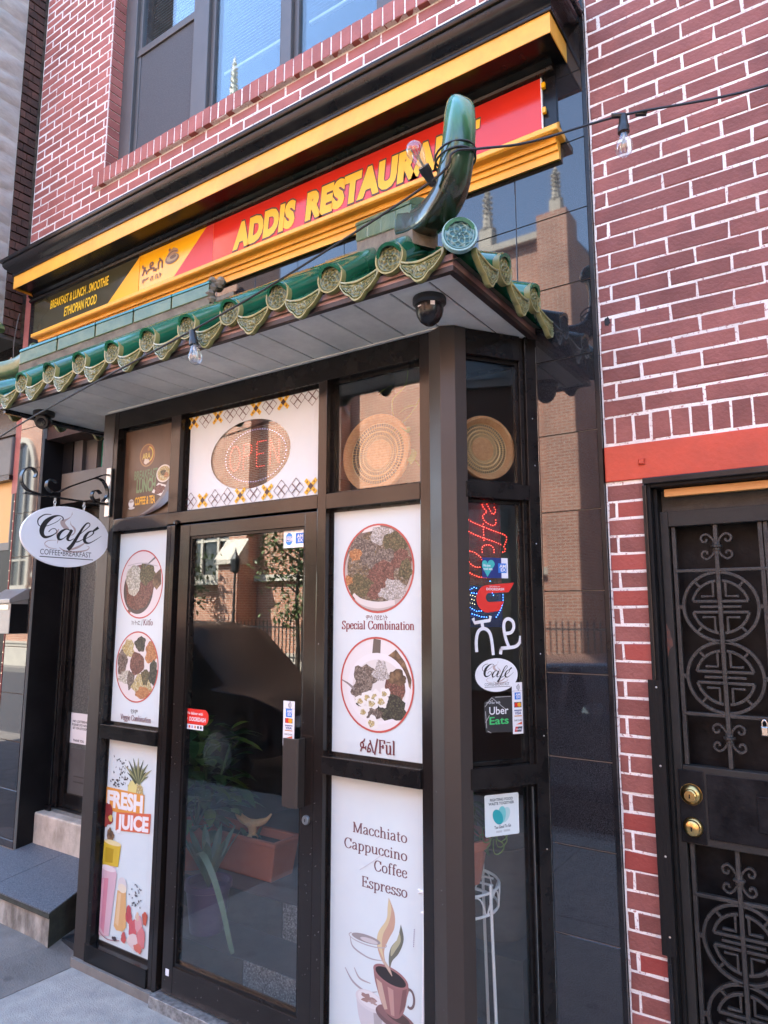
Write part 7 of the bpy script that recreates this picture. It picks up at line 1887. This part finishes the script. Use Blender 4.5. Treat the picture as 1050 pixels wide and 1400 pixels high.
# parked cars
def car(name, label, loc, rz, paint, st, W_, wheels, wr, windows):
    """st: stations (x, z_bottom, z_belt, z_roof, half width at roof); body lofted through them"""
    o = thing(name, label, 'car', loc, rz, 'cars parked along the kerb'); m = MB(); v = []; hw = W_ / 2
    for (x_, zb_, zl, zr, hr) in st:
        k_ = .93 if x_ in (st[0][0], st[-1][0]) else 1
        v += [(x_, -hw * .86 * k_, zb_), (x_, -hw * k_, zb_ + .14), (x_, -hw * k_, (zb_ + zl) / 2 + .05), (x_, -hw * .965 * k_, zl), (x_, -hr * k_, max(zr - .05, zl)), (x_, -hr * .72 * k_, zr), (x_, hr * .72 * k_, zr), (x_, hr * k_, max(zr - .05, zl)), (x_, hw * .965 * k_, zl), (x_, hw * k_, (zb_ + zl) / 2 + .05), (x_, hw * k_, zb_ + .14), (x_, hw * .86 * k_, zb_)]
    n = 12; f = []
    for i in range(len(st) - 1):
        for k_ in range(n): f.append((i * n + k_, i * n + (k_ + 1) % n, (i + 1) * n + (k_ + 1) % n, (i + 1) * n + k_))
    f += [tuple(range(n)), tuple(range(len(st) * n - 1, (len(st) - 1) * n - 1, -1))]
    m.add(v, f); m.build('body', paint, o, smooth=True, bevel=.02)
    for sx in (-1, 1):
        for (pts) in windows:
            m = MB(); q = []
            for x_, z_ in pts:
                # width of the glasshouse at this height
                i = max(j for j in range(len(st) - 1) if st[j][0] <= x_ + 1e-6); a, b = st[i], st[i + 1]; t = (x_ - a[0]) / (b[0] - a[0]); zl = a[2] + (b[2] - a[2]) * t; zr = a[3] + (b[3] - a[3]) * t - .05; hr = a[4] + (b[4] - a[4]) * t
                u = min(1, max(0, (z_ - zl) / max(.05, zr - zl))); y_ = (hw * .965 * (1 - u) + hr * u + .006) * sx; q.append((x_, y_, z_))
            m.add(q, [tuple(range(len(q)))]); m.build('side_window', 'car_glass', o, fix=False)
        for wx in wheels:
            m = MB(); m.lathe([(.08, -.11), (wr * .92, -.11), (wr, -.08), (wr, .08), (wr * .92, .11), (wr * .6, .115), (.08, .10)], n=26, axis='y'); t_4 = m.build('wheel', 'rubber', o, smooth=True); t_4.location = (wx, sx * (hw - .1), wr)
            m = MB(); m.lathe([(.02, .0), (wr * .58, .0), (wr * .62, .02), (.05, .03)], n=22, axis='y'); r_ = m.build('rim', 'steel', t_4, smooth=True); r_.location = (0, sx * .105, 0); r_.rotation_euler = (0, 0, 0 if sx > 0 else pi)
        x_f = st[-1][0]; m = MB(); m.cbox(-.05, .05, -.12, .12, -.06, .06, .02); h_ = m.build('headlight', 'lamp_lens', o); h_.location = (x_f - .04, sx * (hw * .7), st[-1][2] - .12)
        m = MB(); m.box(-.04, .04, -.09, .09, -.12, .12); h_ = m.build('tail_light', 'tail_red', o); h_.location = (st[0][0] + .03, sx * hw * .78, st[0][2] - .14)
        m = MB(); m.lathe([(.02, -.1), (.08, -.06), (.09, .06), (.02, .1)], n=10, axis='y'); h_ = m.build('mirror', paint, o); h_.location = (st[-4][0] - .25, sx * (hw + .09), st[-4][2] + .09)
    for (xa, xb) in ((len(st) - 5, len(st) - 4), (1, 2)):
        a, b = st[xa], st[xb]; m = MB(); e = .012
        if abs(a[3] - b[3]) > .2:
            m.add([(a[0], -a[4] * .66, a[3] + e), (a[0], a[4] * .66, a[3] + e), (b[0], b[4] * .66, b[3] + e), (b[0], -b[4] * .66, b[3] + e)], [(0, 1, 2, 3)]); m.build('windscreen', 'car_glass', o, fix=False)
    m = MB(); m.box(-.02, .02, -.26, .26, -.06, .06); h_ = m.build('number_plate', 'label_white', o); h_.location = (st[-1][0] + .01, 0, st[-1][1] + .3)
    return o
suv = [(-2.35, .45, 1.0, 1.02, .72), (-2.28, .38, 1.05, 1.25, .70), (-1.95, .32, 1.08, 1.74, .66), (-1.0, .28, 1.08, 1.80, .68), (.1, .28, 1.07, 1.78, .68), (.55, .28, 1.06, 1.70, .67), (1.25, .28, 1.05, 1.12, .70), (1.9, .32, 1.0, 1.04, .70), (2.3, .42, .86, .90, .66)]
car('parked_suv', 'black sport utility vehicle parked at the kerb facing right', (-7.45, -4.55, -.14), 0, 'car_black', suv, 1.92, (-1.45, 1.45), .37, [[(-1.85, 1.14), (-1.0, 1.13), (-1.0, 1.66), (-1.75, 1.62)], [(-.94, 1.13), (-.05, 1.12), (-.05, 1.66), (-.94, 1.67)], [(.02, 1.12), (1.0, 1.12), (.55, 1.56), (.02, 1.65)]])
sedan = [(-2.3, .42, .92, .95, .66), (-2.2, .32, .96, 1.02, .70), (-1.55, .26, .97, 1.06, .70), (-.9, .24, .97, 1.44, .60), (.1, .24, .96, 1.48, .61), (.35, .24, .95, 1.44, .60), (1.1, .24, .93, 1.0, .68), (1.8, .28, .86, .88, .68), (2.3, .38, .70, .74, .62)]
car('parked_sedan', 'silver grey sedan parked at the kerb in front of the granite', (-2.1, -4.6, -.14), 0, 'car_grey', sedan, 1.82, (-1.4, 1.4), .33, [[(-1.0, 1.03), (-.3, 1.02), (-.3, 1.38), (-.75, 1.36)], [(-.22, 1.02), (.75, 1.0), (.35, 1.34), (-.22, 1.39)]])

# houses that close the street
def row_house(label, x0, x1, y, face, H_, mat, cols, floors):
    """plain terrace house: wall, cornice, door and rows of windows; face = +1 looks towards +y, -1 towards -y"""
    o = thing('row_house', label, 'house', ((x0 + x1) / 2, y, 0), 0 if face < 0 else pi, 'terrace houses along the street'); w = (x1 - x0) / 2
    part('wall', mat, o, (-w, w, 0, 9, -.1, H_)); part('roof_cornice', 'church_stone', o, (-w, w, -.3, 0, H_ - .5, H_))
    for fl in range(floors):
        for c in range(cols):
            cx = -w + (c + .5) * 2 * w / cols; z0 = .9 + fl * 3.1
            if fl == 0 and c == cols - 1:
                part('door', 'door_black', o, (cx - .5, cx + .5, -.06, 0, .1, 2.5)); continue
            q = part('window', 'church_stone', o, (cx - .6, cx + .6, -.08, 0, z0 - .1, z0 + 1.9)); part('pane', 'leaded', q, (cx - .48, cx + .48, -.1, -.081, z0 + .02, z0 + 1.78))
    return o
row_house('brick terrace house right of the church across the street', 7, 14, -12, 1, 9.5, 'church_brick', 3, 3)
row_house('tall brick terrace house farther along across the street', 14.02, 22, -12, 1, 11, 'old_brick', 4, 3)
RH1 = row_house('brick terrace house beyond the iron door on the shop side', 3.02, 11, .05, -1, 9.5, 'old_brick', 3, 3)
rh = RH1
by_ = part('added_bay', 'old_brick', rh, (-3.7, -1.2, -1.35, -.001, -.1, 8.2)); part('added_bay_roof', 'slate', by_, (-3.8, -1.1, -1.45, -.001, 8.2, 8.35))  # unseen bay added to fill the side glass reflection with dark brick
for z0 in (1.0, 4.1):
    q = part('added_bay_window', 'church_stone', by_, (-2.95, -1.95, -1.40, -1.351, z0, z0 + 2)); q = part('added_bay_window', 'window_grey', by_, (-3.75, -3.701, -1.05, -.35, z0, z0 + 1.9)); part('added_bay_pane', 'leaded', by_, (-3.765, -3.7505, -.98, -.42, z0 + .08, z0 + 1.8))
row_house('second brick terrace house beyond the iron door', 11.02, 20, .05, -1, 10.5, 'church_brick', 4, 3)
o = row_house('large unseen brick block added across the far right street end', 30, 54, -4, -1, 16, 'old_brick', 9, 5); o.location = (46, -4, 0); o.rotation_euler = (0, 0, -pi / 2)  # added out of view, tall enough to keep sky out of the side glass
tree('unseen street tree added at the right to darken the side glass', (5.2, -2.2, 0), 6.2, 12)  # this tree and the next are added to darken the side glass reflection
tree('second unseen street tree added farther right to darken the side glass', (9.5, -2.4, 0), 7.0, 14)

# fallen leaf on the pavement by the steps
m = MB(); leaf_mesh(m, (0, 0, .004), (1, .25, .05), (0, 0, 1), .05, .012, .02); o = m.build('fallen_leaf', 'dead_leaf', None, fix=False); o.location = (-3.93, -.62, ground_z(-3.93, -.62)); tag(o, 'small yellow fallen leaf on the pavement before the landing', 'leaf')
